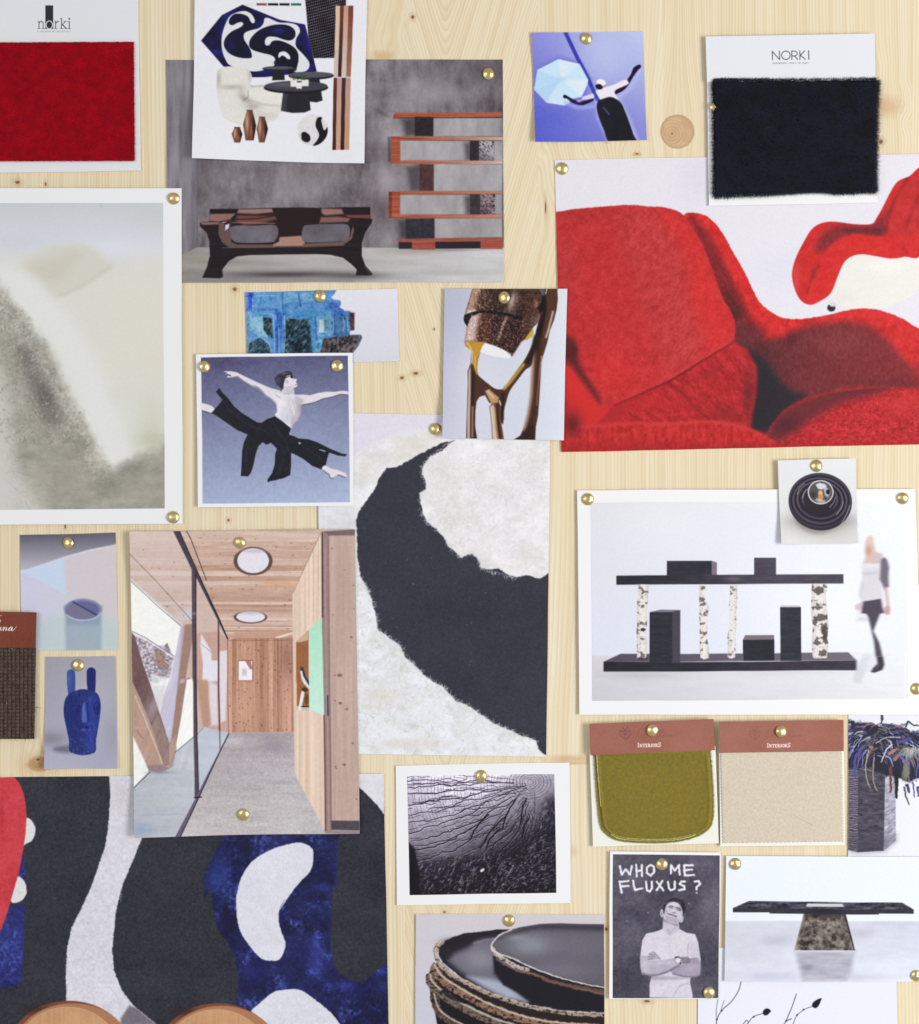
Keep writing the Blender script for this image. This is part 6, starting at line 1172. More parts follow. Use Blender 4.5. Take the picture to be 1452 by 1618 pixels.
# ================================================================= the pine board
def plank_material():
    m, t, b = nt('knotty_pine'); L = t.links.new
    def math_(op, a, c=None, d=None, clamp=False):
        n = N(t, 'ShaderNodeMath', operation=op, use_clamp=clamp)
        for i, q in enumerate((a, c, d)):
            if q is None: continue
            if isinstance(q, (int, float)): n.inputs[i].default_value = q
            else: L(q, n.inputs[i])
        return n.outputs[0]
    au = N(t, 'ShaderNodeAttribute', attribute_name='grain').outputs['Fac']
    ap = N(t, 'ShaderNodeAttribute', attribute_name='plank').outputs['Fac']
    g = N(t, 'ShaderNodeNewGeometry'); sp = N(t, 'ShaderNodeSeparateXYZ'); L(g.outputs['Position'], sp.inputs[0])
    x = math_('ADD', math_('MULTIPLY', sp.outputs[0], 1/U), 726.); y = math_('SUBTRACT', 809., math_('MULTIPLY', sp.outputs[2], 1/U))
    def tex(u, su, sy, detail=2, rough=.5, off=0.):
        c = N(t, 'ShaderNodeCombineXYZ'); L(math_('MULTIPLY', u, su), c.inputs[0]); L(math_('MULTIPLY', y, sy), c.inputs[1]); L(math_('MULTIPLY_ADD', ap, 37.7, off), c.inputs[2])
        n = N(t, 'ShaderNodeTexNoise'); n.inputs['Scale'].default_value = 1; n.inputs['Detail'].default_value = detail; n.inputs['Roughness'].default_value = rough
        L(c.outputs[0], n.inputs['Vector']); return n.outputs['Fac']
    def saw(f0, df, wob, pw, off):
        ph = math_('ADD', math_('MULTIPLY', au, math_('MULTIPLY_ADD', ap, df, f0)), math_('MULTIPLY', tex(au, .03, .0006, off=off), wob))
        q = math_('FRACT', ph); l = math_('POWER', q, pw)
        return math_('MULTIPLY', math_('MULTIPLY', l, math_('SUBTRACT', 1., math_('POWER', q, 18.))), tex(au, .025, .0015, off=off+4.))
    late = saw(.03, .03, 1.1, 4., 0.); finel = saw(.15, .07, 2.4, 2., 20.)
    broad = tex(au, .028, .0012, 2, .5, 9.); fine = tex(au, .5, .01, 3, .6, 2.); fib = tex(x, 1.1, .03, 3, .7, 6.)
    def mixc(f, a, c):
        n = N(t, 'ShaderNodeMix', data_type='RGBA')
        L(f, n.inputs[0])
        for i, q in ((6, a), (7, c)):
            if isinstance(q, tuple): n.inputs[i].default_value = (*lin(q), 1)
            else: L(q, n.inputs[i])
        return n.outputs[2]
    def mr(v, a, c, lo=0., hi=1.):
        n = N(t, 'ShaderNodeMapRange'); n.inputs[1].default_value = a; n.inputs[2].default_value = c; n.inputs[3].default_value = lo; n.inputs[4].default_value = hi
        L(v, n.inputs[0]); return n.outputs[0]
    col = mixc(mr(broad, .3, .7), (238, 228, 203), (231, 217, 184))
    col = mixc(mr(ap, 0., 1., 0., .3), col, (233, 216, 184))
    col = mixc(math_('MULTIPLY', late, .8, clamp=True), col, (206, 172, 122)); col = mixc(math_('MULTIPLY', finel, 1.1, clamp=True), col, (204, 178, 132))
    col = mixc(mr(fine, .35, .75, 0., .3), col, (214, 192, 150)); col = mixc(mr(fib, .4, .8, 0., .25), col, (240, 230, 206))
    # knots
    for kx, ky, rx, ry, kind, rot in KNOTS:
        u_ = math_('SUBTRACT', x, float(kx)); v_ = math_('SUBTRACT', y, float(ky))
        jx = math_('MULTIPLY', math_('SUBTRACT', tex(x, .12, .12, 3, .5, kx*.1), .5), rx*(.12 if kind == 'big' else .8)); u_ = math_('ADD', u_, jx)
        uu = math_('MULTIPLY', u_, 1./rx); vv = math_('MULTIPLY', v_, 1./ry)
        if rot: uu, vv = math_('ADD', math_('MULTIPLY', uu, math.cos(rot)), math_('MULTIPLY', vv, math.sin(rot))), math_('SUBTRACT', math_('MULTIPLY', vv, math.cos(rot)), math_('MULTIPLY', uu, math.sin(rot)))
        r = math_('SQRT', math_('ADD', math_('MULTIPLY', uu, uu), math_('MULTIPLY', vv, vv)))
        if kind == 'small':
            halo = mr(r, 1., 3.4, .5, 0.); col = mixc(halo, col, (198, 158, 112)); core = mr(r, .6, 1.25, .9, 0.); col = mixc(core, col, (112, 74, 50))
        elif kind == 'stain':
            col = mixc(mr(r, .3, 1.3, .6, 0.), col, (202, 160, 112))
        elif kind == 'big':
            rr = math_('SQRT', math_('ADD', math_('POWER', math_('ADD', uu, .3), 2.), math_('POWER', math_('SUBTRACT', vv, .12), 2.)))
            rings = math_('MULTIPLY', math_('SINE', math_('MULTIPLY', rr, 34.)), mr(rr, .3, 1., 1., .25)); kc = mixc(mr(rings, -1., 1., 0., .4), (216, 184, 146), (166, 126, 90))
            kc = mixc(mr(tex(x, .06, .06, 3, .5, 3.), .4, .7, 0., .5), kc, (186, 146, 110)); kc = mixc(mr(rr, .02, .09, .8, 0.), kc, (120, 84, 58))
            kc = mixc(mr(r, .8, 1., 0., .45), kc, (168, 128, 92))
            col = mixc(mr(r, .97, 1.03, 1., 0.), col, kc)
        elif kind == 'oval':
            kc = mixc(mr(math_('SINE', math_('MULTIPLY', r, 16.)), -1., 1., 0., .5), (186, 142, 96), (146, 102, 66))
            col = mixc(mr(r, 1., 2.2, .45, 0.), col, (208, 172, 124)); col = mixc(mr(r, .75, 1.15, .85, 0.), col, kc)
    L(col, b.inputs['Base Color']); b.inputs['Roughness'].default_value = .55; b.inputs['Specular IOR Level'].default_value = .22
    bp = N(t, 'ShaderNodeBump'); bp.inputs['Strength'].default_value = .25; bp.inputs['Distance'].default_value = .0002
    L(math_('ADD', fine, late), bp.inputs['Height']); L(bp.outputs['Normal'], b.inputs['Normal'])
    return m
KNOTS = [(1070, 208, 27, 27, 'big', 0), (652, 27, 2.6, 3, 'small', 0), (28, 288, 4.2, 2.6, 'small', .3), (72, 291, 1.6, 3, 'small', 0), (371, 457, 3.4, 3, 'small', .5),
         (657, 590, 4.4, 2.4, 'small', 0), (635, 597, 3.4, 2.4, 'small', 0), (686, 520, 1.3, 1.8, 'small', 0), (103, 832, 1.4, 3.4, 'small', 0), (361, 822, 2, 2.2, 'small', 0),
         (62, 1207, 20, 12, 'oval', 0), (60, 1200, 3, 2, 'small', 0), (1392, 224, 3, 3.2, 'small', 0), (1007, 244, 8, 3, 'stain', .5), (1006, 243, 2.4, 1.2, 'small', .5), (604, 88, 20, 9, 'stain', .5),
         (900, 1199, 40, 7, 'stain', -.4), (900, 1206, 30, 3, 'stain', -.5), (1450, 915, 8, 14, 'stain', 0), (1131, 1232, 3.4, 5, 'stain', 0), (958, 1468, 2.4, 3, 'small', 0), (1022, 1582, 5, 2.2, 'small', 0),
         (702, 1441, 2.2, 1.4, 'small', 0), (1400, 168, 26, 18, 'stain', -.3), (1384, 176, 2.2, 2.6, 'small', 0), (862, 328, 1.2, 10, 'small', 0), (958, 226, 5, 1.6, 'stain', 0), (892, 1345, 20, 12, 'stain', 0), (950, 1205, 9, 40, 'stain', 0)]
def build_board():
    m = plank_material(); root = empty('pine_board', 726, 809, 0)
    ed = [-190, 20, 228, 433, 640, 850, 1048, 1256, 1441, 1650]; y0, y1 = -190, 1810
    r = np.random.RandomState(3); hs = [0, .02, -.015, .01, 0, .02, -.01, .015, 0]
    for i in range(len(ed)-1):
        x0, x1 = ed[i]+.03, ed[i+1]-.03; nx = int((x1-x0)/4); ny = int((y1-y0)/4)
        X, Y = np.meshgrid(np.linspace(x0, x1, nx+1), np.linspace(y0, y1, ny+1))
        u = X + (fbm(X+i*500, Y, 300, 900, 2, 5)-.5)*46 + (fbm(X+i*300, Y, 90, 260, 2, 8)-.5)*7
        if i == 4: u = np.sqrt((X-704)**2+60)*1.2 + .34*Y + (fbm(X, Y, 50, 160, 2, 9)-.5)*6
        if i == 3: u = u + (fbm(X, Y, 40, 60, 2, 15)-.5)*40*np.exp(-((Y-70)/90)**2)
        if i == 5: u = u + (fbm(X, Y, 50, 70, 2, 16)-.5)*60*np.exp(-((Y-270)/90)**2) - 26*np.exp(-((X-905)/60)**2-((Y-330)/120)**2)
        if i == 7: u = u + (fbm(X, Y, 40, 50, 2, 17)-.5)*50*np.exp(-((Y-170)/60)**2)
        for kx, ky, rx, ry, kind, _ in KNOTS:
            if kind in ('small', 'big', 'oval'):
                q = 2.6 if kind == 'small' else 1.7
                u = u - .85*(X-kx)*np.exp(-((X-kx)/(rx*q))**2-((Y-ky)/(ry*q*2.4))**2)
        H = np.full(X.shape, hs[i])
        e = np.minimum(X-x0, x1-X); H = H - .0*e
        co = np.stack([(X-726)*U, -H*.001, (809-Y)*U], -1).reshape(-1, 3); n = len(co); idx = np.arange(n).reshape(ny+1, nx+1)
        bk = np.array([W3(x0, y0, -18), W3(x1, y0, -18), W3(x1, y1, -18), W3(x0, y1, -18)])
        F = np.stack([idx[:-1, :-1], idx[1:, :-1], idx[1:, 1:], idx[:-1, 1:]], -1).reshape(-1, 4).tolist()
        F += [[n+3, n+2, n+1, n][::-1][::-1]]
        F += [list(idx[0, :])+[n+1, n], list(idx[-1, ::-1])+[n+3, n+2], list(idx[::-1, 0])+[n, n+3], list(idx[:, -1])+[n+2, n+1]]
        o = mesh('plank', np.concatenate([co, bk]), F, [m])
        for nm, val in (('grain', np.concatenate([u.ravel()+i*211, np.zeros(4)])), ('plank', np.full(n+4, [.3, .8, .15, .6, .3, .15, 1., .5, .35][i]))):
            a = o.data.attributes.new(nm, 'FLOAT', 'POINT'); a.data.foreach_set('value', val.astype(np.float32))
        adopt(root, o)
    tag(root, 'pale knotty pine board of vertical glued planks behind all the pinned pictures', 'board')
    root['kind'] = 'structure'

# ================================================================= brass pins
def brass():
    m, t, b = nt('brass'); b.inputs['Metallic'].default_value = 1; b.inputs['Roughness'].default_value = .2
    b.inputs['Base Color'].default_value = (.84, .67, .33, 1)
    tc = N(t, 'ShaderNodeTexCoord'); oi = N(t, 'ShaderNodeObjectInfo'); v = N(t, 'ShaderNodeVectorMath', operation='ADD'); t.links.new(tc.outputs['Object'], v.inputs[0]); t.links.new(oi.outputs['Location'], v.inputs[1])
    n = N(t, 'ShaderNodeTexNoise'); n.inputs['Scale'].default_value = 300; n.inputs['Detail'].default_value = 2; t.links.new(v.outputs[0], n.inputs['Vector'])
    bp = N(t, 'ShaderNodeBump'); bp.inputs['Strength'].default_value = .5; bp.inputs['Distance'].default_value = .001; t.links.new(n.outputs['Fac'], bp.inputs['Height']); t.links.new(bp.outputs['Normal'], b.inputs['Normal'])
    r = N(t, 'ShaderNodeMapRange'); r.inputs[3].default_value = .2; r.inputs[4].default_value = .42; t.links.new(n.outputs['Fac'], r.inputs[0]); t.links.new(r.outputs[0], b.inputs['Roughness'])
    return m
def make_pin():
    prof = [(0, 2.45), (1.3, 2.36), (2.6, 2.02), (3.7, 1.48), (4.4, .95), (4.8, .5), (4.95, .15), (4.85, 0), (4.3, .05), (.55, .3), (.5, -.2), (.42, -6), (0, -8)]   # mm
    n = 40; co = [(0, -prof[0][1], 0)]; F = []
    for r, h in prof[1:-1]:
        for k in range(n):
            a = 2*math.pi*k/n; co.append((r*math.cos(a), -h, r*math.sin(a)))
    co.append((0, -prof[-1][1], 0)); L = len(prof)-2
    for k in range(n): F.append([0, 1+k, 1+(k+1) % n])
    for j in range(L-1):
        for k in range(n): a = 1+j*n; F.append([a+k, a+n+k, a+n+(k+1) % n, a+(k+1) % n])
    for k in range(n): F.append([1+(L-1)*n+k, len(co)-1, 1+(L-1)*n+(k+1) % n])
    o = mesh('brass_pin', np.array(co)*.001, F, [brass()], smooth=True)
    return o

# ================================================================= fabric
def hairs(pts, h0, d, length, width, curl, up, seed, tilt=.5):
    """blades: root points (board units), base height mm, direction field, length in board units"""
    r = np.random.RandomState(seed); n = len(pts)
    ang = np.arctan2(d[:, 1], d[:, 0]) + r.normal(0, tilt, n); L = length*r.uniform(.55, 1.15, n)
    cs, sn = np.cos(ang), np.sin(ang); px, py = -sn, cs; c = r.normal(0, curl, n)
    w = width*r.uniform(.7, 1.2, n); hu = up*r.uniform(.3, 1.2, n)
    def pt(f, side, k):
        x = pts[:, 0]+cs*L*f+px*(c*L*f*f+side*w*k); y = pts[:, 1]+sn*L*f+py*(c*L*f*f+side*w*k)
        h = h0+hu*(1-(1-f)**2)*(1 if f < .99 else .92)
        return np.stack([(x-726)*U, -h*.001, (809-y)*U], -1)
    V_ = np.stack([pt(0, -1, .5), pt(0, 1, .5), pt(.55, -1, .4), pt(.55, 1, .4), pt(1, 0, 0)], 1).reshape(-1, 3)
    b = np.arange(n)*5; F = np.concatenate([np.stack([b, b+1, b+3], -1), np.stack([b, b+3, b+2], -1), np.stack([b+2, b+3, b+4], -1)])
    return V_, F
def slab(outline, prof):                            # rings: (inset 0..1, height mm)
    o = P(outline); c = o.mean(0); n = len(o); co = []; F = []
    for s_, h in prof:
        for q in c+(o-c)*s_: co.append(W3(q[0], q[1], h))
    for j in range(len(prof)-1):
        for k in range(n): F.append([j*n+k, j*n+(k+1) % n, (j+1)*n+(k+1) % n, (j+1)*n+k])
    co.append(W3(c[0], c[1], prof[-1][1])); l = (len(prof)-1)*n
    for k in range(n): F.append([l+k, l+(k+1) % n, len(co)-1])
    return np.array(co), F
def join(name, parts, mats, smooth=True):           # parts: (co, faces, material index)
    co = []; F = []; mi = []; k = 0
    for c, f, m in parts:
        f = [list(q) for q in (f.tolist() if isinstance(f, np.ndarray) else f)]
        F += [[i+k for i in q] for q in f]; mi += [m]*len(f); co.append(np.asarray(c)); k += len(c)
    return mesh(name, np.concatenate(co), F, mats, smooth=smooth, mi=mi)
def inside(poly, n, seed):
    p = P(poly); r = np.random.RandomState(seed); out = []
    q = np.stack([r.uniform(p[:, 0].min(), p[:, 0].max(), n*2), r.uniform(p[:, 1].min(), p[:, 1].max(), n*2)], -1)
    ins = np.zeros(len(q), bool)
    for i in range(len(p)):
        a, b = p[i], p[(i+1) % len(p)]
        if a[1] == b[1]: continue
        cond = (a[1] > q[:, 1]) != (b[1] > q[:, 1]); ins ^= cond & (q[:, 0] < (b[0]-a[0])*(q[:, 1]-a[1])/(b[1]-a[1])+a[0])
    return q[ins][:n]
def dense(poly, step):
    p = P(poly); out = []
    for i in range(len(p)):
        a, b = p[i], p[(i+1) % len(p)]; k = max(int(np.hypot(*(b-a))/step), 1)
        for j in range(k): out.append(a+(b-a)*j/k)
    return np.array(out)
# ================================================================= the scene
build_board()
L1, L2, L3 = .35, 1.9, 3.4
photo(pic_bench, 'photo_print', "262,95 794,94.5 796.5,446 266,447", L1, 'grey print of a sculpted dark bench beside a red wooden shelf', 'print', [(772, 117), (300, 130)])
photo(pic_redchair, 'photo_print', "876.5,253 1478,243.5 1474,702 887,714.5", L1, 'big print of a red furry armchair with a second red chair behind', 'print', [(888, 267)], lift=.7)
photo(pic_fur, 'photo_print', "503,652 869.5,659 863,1195.5 505,1190", L1, 'close-up print of white wool with a broad black curve', 'print', [(688, 678)])
photo(pic_blueart, 'photo_print', "388,462 628,456.5 630.5,571.5 391,574", L1, 'print of rough blue glass blocks, half covered by the dancer print', 'print', [(506, 468)])
photo(pic_rug, 'photo_print', "-22,1228 606.5,1222.5 614.5,1640 -22,1640", L1, 'large print of a black, blue, white and red rug with two round wooden table tops', 'print', [(100, 1240)])
photo(pic_cup, 'photo_print', "32,845.5 183,841.5 187,1026.5 35,1028", L1, 'pale blurred print of a translucent blue cylinder', 'print', [(107, 857)], lift=.6)
photo(pic_head, 'photo_print', "72,1038 182.5,1036.5 187,1213.5 71,1214", L1, 'small print of a blue carved head with two tall ears', 'print', [(124, 1050)], curl=[(187, 1213, 40, 2), (71, 1214, 40, 2.6)])
photo(pic_acrobat, 'photo_print', "840.3,52.8 1016,50 1021.3,223.3 845.5,225.5", L1, 'small blue print of a person with a pale umbrella, arms spread', 'print', [(926, 62)], curl=[(1021, 223, 50, 2.4), (845, 225, 50, 2.8), (840, 53, 40, 1.2)])
photo(pic_fringe, 'photo_print', "1340,1112 1474,1112 1474,1354 1339.5,1354", L1, 'print of a dark faceted pedestal under a fringe of coloured rags', 'print', [(1400, 1120)], lift=.5)
photo(pic_plates, 'photo_print', "657,1444 954.5,1444.8 955,1640 656,1640", L1, 'print of stacked dark plates with rough gritty rims', 'print', [(802, 1455)])
photo(pic_twig, 'photo_print', "1103,1497 1414,1497 1418,1640 1102,1640", L1, 'white print of thin twigs with two dark buds', 'print', [(1200, 1510)], lift=.5)
photo(pic_disclamp, 'photo_print', "1228,728 1350.5,725 1353.5,858.5 1232.7,860", L3, 'small print of a black ribbed disc lamp with a clear bulb', 'print', [(1288, 735)], lift=1.4, curl=[(1232, 860, 40, 2.2), (1353, 858, 40, 1.4)])
photo(pic_corridor, 'photo_print', "206,839.8 561.5,836 568.7,1315.5 214.5,1321.5", L2, 'tall print of a timber corridor with a glass wall and green panel', 'print', [(378, 857), (384, 1287)], lift=1.3, curl=[(214, 1321, 70, 3.2), (568, 1315, 60, 2.6), (206, 840, 50, 1.6)])
photo(pic_bronze, 'photo_print', "702.5,456.5 896,457.5 890.5,696.5 699,692.5", L2, 'print of a rough bronze lamp with branching legs', 'print', [(796, 471)], lift=1.1, curl=[(890, 696, 60, 2.6), (699, 692, 50, 3), (896, 457, 30, 1)])
photo(pic_mood, 'photo_print', "308.5,-22 580,-22 576,259.8 305.2,252.4", L2, 'white collage print with cream armchair, black tables, bronze vases and copper slats', 'print', [(450, -10)], lift=1.2, curl=[(305, 252, 70, 4), (576, 260, 60, 2.4)])
photo(pic_table, 'photo_print', "1146.5,1351.5 1474,1353.5 1474,1550.5 1144,1549", L2, 'print of a long black table on a flared stone foot', 'print', [(1161, 1364), (1447, 1541)], lift=.8)
photo(pic_pale, 'photo_print', "-32,321.5 258,321.5 261.3,803.7 -32,806", L2, 'white-bordered blurry print of pale cream fur at the left edge', 'print', [(275, 315), (275, 817)], paper="-38,298 287,298 289.5,827.7 -38,829", lift=.7)
photo(pic_dancer, 'photo_print', "318,564.5 550,562.2 553.5,793.5 321,796", L2, 'white-bordered print of a leaping dancer in wide black trousers', 'print', [(324, 580), (533, 578)], paper="310.3,560 557.5,558 559,799 313.5,801.5", lift=.8)
photo(pic_birch, 'photo_print', "933,794 1430,793 1434,1104 935.5,1107", L2, 'white-bordered print of black shelves on birch trunks with a blurred walker', 'print', [(928, 789), (1425, 788), (1446, 1088)], paper="912,774.5 1444.7,772.5 1457,1129 915,1128.5", lift=.7)
photo(pic_wood, 'photo_print', "643.5,1226 875.5,1222.5 879,1410 647,1414", L1, 'white-bordered black and white print of cracked wood end grain', 'print', [(760, 1226)], paper="625.5,1209.5 899.5,1204 901.7,1426 626.5,1430", lift=.9)
photo(pic_man, 'photo_print', "968,1349 1136.4,1351 1134.6,1575.6 967.5,1575.3", L2, 'black and white print of a man with folded arms under chalk writing', 'print', [(1045, 1364), (1120, 1567)], paper="963.5,1344.5 1138,1346.3 1135.3,1577 962,1576.8", lift=.8)

# ---- swatch cards
def card(name, label, x, y, z): return empty(name, x, y, z)
# red fur on a white printed card
rt = empty('swatch_card', 90, 130, L1); p = pic_cardred(); m = printed(p, 'norki_card', .55, .2)
a = sheet('card', "-40,-26 217.5,-26 222.5,270 -40,274", L1, [m, PAPER], [(90, 20)], lift=.5, box=(p.x0, p.y0, p.x1, p.y1), thick=.8)
out = dense("-40,68.5 211.5,67.5 213.3,254.5 -40,255", 3); r = np.random.RandomState(1); out = out + r.normal(0, .25, out.shape)
co, F = slab(out, [(1, 1.4), (1, 2.9), (.993, 3.35), (.97, 3.5), (.5, 3.5)])
RED = mat('red_pile_ground', (154, 4, 20), .9, .1, var=(160, (128, 2, 18), .35, .65)); REDH = mat('red_pile', (184, 2, 28), .75, .18, var=(110, (150, 2, 24), .35, .65))
q = inside("-30,70 210,69 212,253 -30,254", 30000, 2); d = np.stack([np.full(len(q), .55), .8+.3*(fbm(q[:, 0], q[:, 1], 40, 40, 2, 4)-.5)], -1)
hv, hf = hairs(q, 3.35, d, 5.0, .55, .12, .45, 5, .5)
e = np.array([t_ for t_ in dense("211.5,67.5 213.3,254.5 -40,255", .35)]); e = e[(e[:, 0] > -30)]; e = e[:int(len(e)*.62)]
ev, ef = hairs(e, 3.0, np.where(e[:, :1] > 211, np.array([[1., .5]]), np.array([[.2, 1.]])), 2.6, .35, .2, .2, 6, .6)
b = join('fabric', [(co, F, 0), (hv, hf, 1), (ev, ef, 1)], [RED, REDH], False)
adopt(rt, a, b); tag(rt, 'white swatch card with crimson red short fur, top left corner', 'swatch')
# black fur
rt = empty('swatch_card', 1250, 190, L2); p = pic_cardblack(); m = printed(p, 'norki_capitals_card', .55, .2)
a = sheet('card', "1116.3,80 1381,80 1386,321.5 1119.5,326", L2, [PAPER, PAPER], [(1122, 170)], lift=.5, thick=.5)
h_ = sheet('header', "1114,59.5 1380.3,55 1381.6,127 1116.2,131.5", L2+1.3, [m, PAPER], [(1247, 90)], lift=.3, box=(p.x0, p.y0, p.x1, p.y1), thick=.3, wav=.2)
out = dense("1126,131 1381,129 1377,300 1330,303 1290,300 1250,303 1200,306 1128,309", 3); out = out + np.random.RandomState(2).normal(0, .5, out.shape)
co, F = slab(out, [(1, L2+1), (1, L2+2.4), (.99, L2+3.2), (.5, L2+3.3)])
BK = mat('black_pile_ground', (12, 12, 20), .95, .05); BH = mat('black_pile', (25, 24, 43), .55, .22, var=(90, (13, 14, 25), .35, .65), sheen=.15)
q = inside("1127,132 1380,131 1376,300 1330,303 1250,303 1128,308", 36000, 3)
d = np.stack([.6+0*q[:, 0]+1.2*(fbm(q[:, 0], q[:, 1], 26, 26, 2, 4)-.5), .5+1.4*(fbm(q[:, 0], q[:, 1], 30, 30, 2, 9)-.5)], -1)
hv, hf = hairs(q, L2+3.1, d, 7., .7, .25, 1.2, 7, .7)
E = []
for s_, dr, L_, wd in (("1380,130 1376.5,302", (1, .3), 10.5, 1900), ("1128,309 1200,306 1250,302 1290,300 1330,303 1377,300", (.35, 1), 8.5, 2300), ("1126,131 1160,129.5 1240,129.5 1380,128", (.5, -.8), 4.2, 1700), ("1126,133 1127,308", (-.8, .5), 3.2, 1100)):
    q2 = cr(s_, False, 40); rr = np.random.RandomState(wd); k = rr.randint(len(q2), size=wd); pp = q2[k]+rr.normal(0, 1.2, (wd, 2)); E.append(hairs(pp, L2+2.6, np.tile(np.array([dr], float), (wd, 1)), L_, .6, .3, .5, wd, .38))
b = join('fabric', [(co, F, 0), (hv, hf, 1)]+[(v_, f_, 1) for v_, f_ in E], [BK, BH], False)
adopt(rt, a, h_, b); tag(rt, 'white swatch card with shaggy blue-black fur, top right', 'swatch')
# green velvet
V8 = V(920, 1120, 1180, 1452); SH = V(1120, 1120, 1350, 1452)
rt = empty('swatch_card', 1033, 1236, L2); p = pic_headgreen(); m = printed(p, 'green_header', .55, .2)
a = sheet('card', "931.5,1186 1130,1178 1134.3,1331.6 936.3,1337", L2, [CARD, CARD], [(1030, 1153)], lift=.5, thick=.6)
h_ = sheet('header', V8("60,125 1150,83 1163,357 68,402"), L2+3.0, [m, CARD], [(1030, 1153)], lift=.3, box=(p.x0, p.y0, p.x1, p.y1), thick=.3, wav=.2)
# the header is folded over the card: a folded strip carries it
fold = sheet('fold', V8("66,128 1145,88 1150,150 68,190"), L2+.7, [CARD, CARD], lift=0, thick=2.2, wav=0)
ol = cr(V8("100,330 118,600 140,850 165,1020 215,1090 300,1140 450,1160 640,1165 820,1155 960,1125 1070,1075 1130,1000 1148,850 1140,600 1120,330"), False, 5)
co, F = slab(ol, [(1, L2+.9), (1.0, L2+1.5), (.975, L2+1.9), (.95, L2+3.0), (.925, L2+3.0), (.90, L2+2.5), (.5, L2+2.6)])
GV = mat('olive_velvet', (136, 121, 44), .85, .12, sheen=.25, var=(420, (120, 108, 44), .35, .65)); GH = mat('olive_pile', (146, 130, 52), .75, .15, var=(300, (128, 118, 52), .35, .65)); GE = mat('pale_frayed_yarn', (206, 206, 140), .8, .1)
q = inside(ol.mean(0)+(ol-ol.mean(0))*.93, 16000, 4); hv, hf = hairs(q, L2+2.5, np.tile([[.3, 1.]], (len(q), 1)), 1.9, .5, .2, .3, 8, .9)
cc = ol.mean(0); rr = np.random.RandomState(11); k = rr.randint(len(ol)-1, size=5200); f_ = rr.rand(5200)[:, None]; pe = ol[k]*(1-f_)+ol[k+1]*f_; dd = pe-cc
e1 = hairs(cc+(pe-cc)*.985, L2+1.6, dd, 4.2, .45, .3, .3, 9, .35); k2 = pe[:, 0] < 945
e2 = hairs((cc+(pe-cc)*.965)[k2 | (pe[:, 1] > 1318)], L2+2.6, -dd[k2 | (pe[:, 1] > 1318)], 3.6, .6, .3, .4, 10, .5)
b = join('fabric', [(co, F, 0), (hv, hf, 1), (*e1, 1), (*e2, 2)], [GV, GH, GE], False)
adopt(rt, a, fold, h_, b); tag(rt, 'swatch card with olive green velvet under a brown header', 'swatch')
# beige felt
rt = empty('swatch_card', 1233, 1238, L2); p = pic_headbeige(); m = printed(p, 'beige_header', .55, .2)
a = sheet('card', "1135.6,1182 1332,1180 1334,1334.5 1137,1336", L2, [CARD, CARD], [(1233, 1153)], lift=.5, thick=.6)
h_ = sheet('header', SH("92,120 1330,102 1333,413 95,432"), L2+2.6, [m, CARD], [(1233, 1153)], lift=.2, box=(p.x0, p.y0, p.x1, p.y1), thick=.3, wav=.2)
fold = sheet('fold', SH("98,124 1326,108 1328,180 98,196"), L2+.7, [CARD, CARD], lift=0, thick=1.8, wav=0)
def zig(a, b, n, amp):
    a, b = np.array(a, float), np.array(b, float); d = (b-a)/n; nn = np.array([-d[1], d[0]])/np.hypot(*d); o = []
    for i in range(n): o += [a+d*i, a+d*(i+.5)+nn*amp]
    return o
ol = np.array(zig(SH.p(104, 380), SH.p(128, 1335), 31, -2.1)+zig(SH.p(128, 1337), SH.p(1345, 1320), 29, -1.7)+zig(SH.p(1340, 1322), SH.p(1322, 380), 31, -1.6))
ol = np.concatenate([ol, [SH.p(1322, 370), SH.p(104, 372)]])
co, F = slab(ol, [(1, L2+.65), (1, L2+1.5), (.995, L2+1.62), (.97, L2+1.7), (.5, L2+1.8)])
BG = mat('beige_felt', (214, 203, 184), .95, .1, bump=(900, .55, .0005, 5, .7), var=(500, (204, 192, 172), .35, .65))
b = join('fabric', [(co, F, 0)], [BG], False); adopt(rt, a, fold, h_, b); tag(rt, 'swatch card with beige felt cut with zigzag edges under a brown header', 'swatch')
# brown woven cloth
rt = empty('swatch_card', 20, 1066, L2); p = pic_headbrown(); m = printed(p, 'brown_header', .55, .2)
a = sheet('card', "-22,968 58.6,968 55.4,1167 -22,1167", L2, [mat('dark_backing', (60, 62, 58), .8, .1)]*2, lift=.3, thick=.5, wav=.1)
h_ = sheet('header', "-22,965.5 60.3,967 58.7,1022.6 -22,1022.6", L2+2.7, [m, CARD], lift=.2, box=(p.x0, p.y0, p.x1, p.y1), thick=.3, wav=.1)
nx, ny = 150, 300; s, t = np.meshgrid(np.linspace(-22, 1, nx+1), np.linspace(1015, 1166, ny+1)); s = np.linspace(0, 1, nx+1)[None, :]*np.ones((ny+1, 1)); X = -22+s*(80.5-(t-1015)*.016); Y = t
jx = (fbm(X, Y, 9, 9, 2, 3)-.5)*1.6; jy = (fbm(X, Y, 9, 9, 2, 6)-.5)*1.6; pw, ph_ = 6.4, 5.6; a_ = (X+jx)/pw; b_ = (Y+jy)/ph_
ia, ib = np.floor(a_), np.floor(b_); fa, fb = a_-ia-.5, b_-ib-.5; over = ((ia+ib) % 2)
warp = np.sqrt(np.clip(.25-fa**2, 0, 1))*2*(.55+.45*np.cos(fb*math.pi))*over; weft = np.sqrt(np.clip(.25-fb**2, 0, 1))*2*(.55+.45*np.cos(fa*math.pi))*(1-over)
low = .25*np.maximum(np.sqrt(np.clip(.25-fa**2, 0, 1)), np.sqrt(np.clip(.25-fb**2, 0, 1)))*2
Hh = L2+.9+1.9*np.maximum(np.maximum(warp, weft), low)+.15*(fbm(X, Y, 1.5, 1.5, 2, 9)-.5)
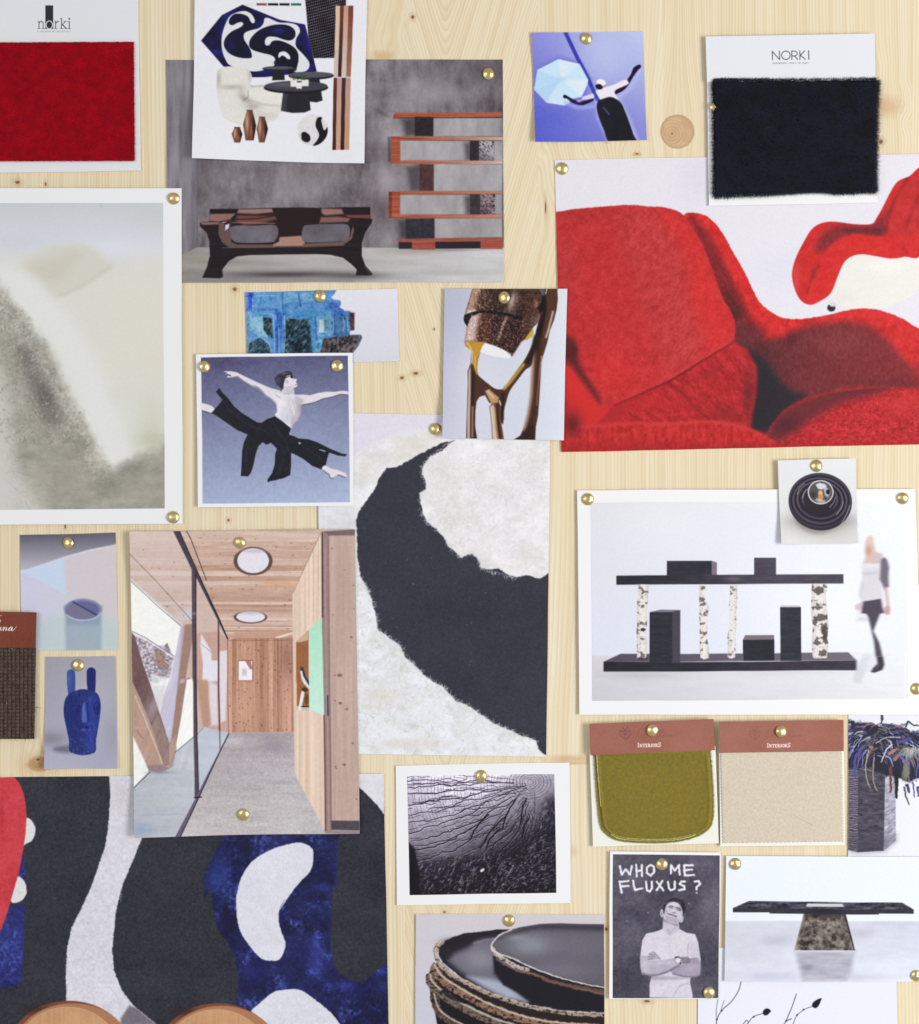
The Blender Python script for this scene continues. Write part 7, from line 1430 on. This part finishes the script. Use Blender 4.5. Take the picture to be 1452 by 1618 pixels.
co = np.stack([(X-726)*U, -Hh*.001, (809-Y)*U], -1).reshape(-1, 3); idx = np.arange(len(co)).reshape(ny+1, nx+1)
F = np.stack([idx[:-1, :-1], idx[1:, :-1], idx[1:, 1:], idx[:-1, 1:]], -1).reshape(-1, 4)
WV = mat('brown_yarn', (98, 80, 72), .8, .15, var=(260, (66, 54, 50), .3, .7))
fr = np.concatenate([np.tile([[57., 1118.]], (5, 1))+np.random.RandomState(3).normal(0, 2, (5, 2))]); th = hairs(np.array([[57, 1118], [57, 1122], [56.5, 1128], [57.5, 1081], [57, 1117], [42, 1165], [25, 1165]], float), L2+1.3, np.array([[.35, 1], [.5, 1], [.3, 1], [1, .4], [1, -.2], [0, 1], [.1, 1]], float), 10, .7, .3, .5, 5, .2)
lf = hairs(np.array([[20, 1024.], [12, 1112.], [15, 1158.]]), L2+2.3, np.array([[1, .6], [.7, -1], [0, -1.]]), 5, .7, .2, .3, 2, .1)
b = join('fabric', [(co, F, 0), (*th, 0), (*lf, 1)], [WV, mat('pale_lint', (190, 184, 172), .8, .1)], False)
adopt(rt, a, h_, b); tag(rt, 'swatch card with coarse dark brown weave at the left edge', 'swatch')

# ---- brass pins
PINS = [(926, 62, L1, 'brass pin at the top of the blue umbrella print'), (772, 117, L1, 'brass pin in the top right corner of the grey bench print'), (888, 267, L1, 'brass pin in the top left corner of the red armchair print'),
 (275, 315, L2, 'brass pin in the top right corner of the pale blurry fur print'), (275, 817, L2, 'brass pin in the bottom right corner of the pale blurry fur print'), (506, 468, L1, 'brass pin at the top of the blue glass print'),
 (324.5, 580, L2, 'brass pin in the top left corner of the dancer print'), (533, 578.5, L2, 'brass pin in the top right corner of the dancer print'), (796, 471, L2, 'brass pin at the top of the bronze lamp print'),
 (688.5, 678, L1, 'brass pin at the top of the black and white wool print'), (1288.5, 736, L3, 'brass pin above the black disc lamp'), (928, 789, L2, 'brass pin in the top left corner of the birch shelf print'),
 (1425, 788, L2, 'brass pin in the top right corner of the birch shelf print'), (1446, 1088, L2, 'brass pin at the bottom right of the birch shelf print'), (107.5, 858, L1, 'brass pin at the top of the blue cylinder print'),
 (124, 1051, L1, 'brass pin between the ears of the blue head print'), (379, 858, L2, 'brass pin above the round ceiling light of the corridor print'), (384.5, 1286.5, L2, 'brass pin on the floor of the corridor print'),
 (760, 1226, L1+.05, 'brass pin at the top of the cracked wood print'), (804, 1454.5, L1, 'brass pin at the top of the stacked plates print'), (1045, 1364.5, L2, 'brass pin between the chalk words WHO and ME'),
 (1120, 1567, L2, 'brass pin at the bottom right of the folded arms print'), (1161.5, 1364, L2, 'brass pin at the top left of the black table print'), (1447, 1541, L2, 'brass pin at the bottom right of the black table print'),
 (1030, 1153, L2+3.05, 'brass pin through the brown header of the olive velvet card'), (1233, 1154.5, L2+2.65, 'brass pin through the brown header of the beige felt card'), (1129, 169.5, L2+.4, 'brass pin peeking out from the left edge of the black fur')]
proto = make_pin(); rr = np.random.RandomState(9)
for i, (x, y, z, lab) in enumerate(PINS):
    o = proto if i == 0 else proto.copy()
    if i: C.objects.link(o)
    o.location = W3(x, y, z+.36); o.rotation_euler = (rr.uniform(-.2, .2), rr.uniform(0, 6.28), rr.uniform(-.2, .2)); o.scale = [rr.uniform(.97, 1.03)]*3
    tag(o, lab, 'pin', 'brass pins holding the pictures')
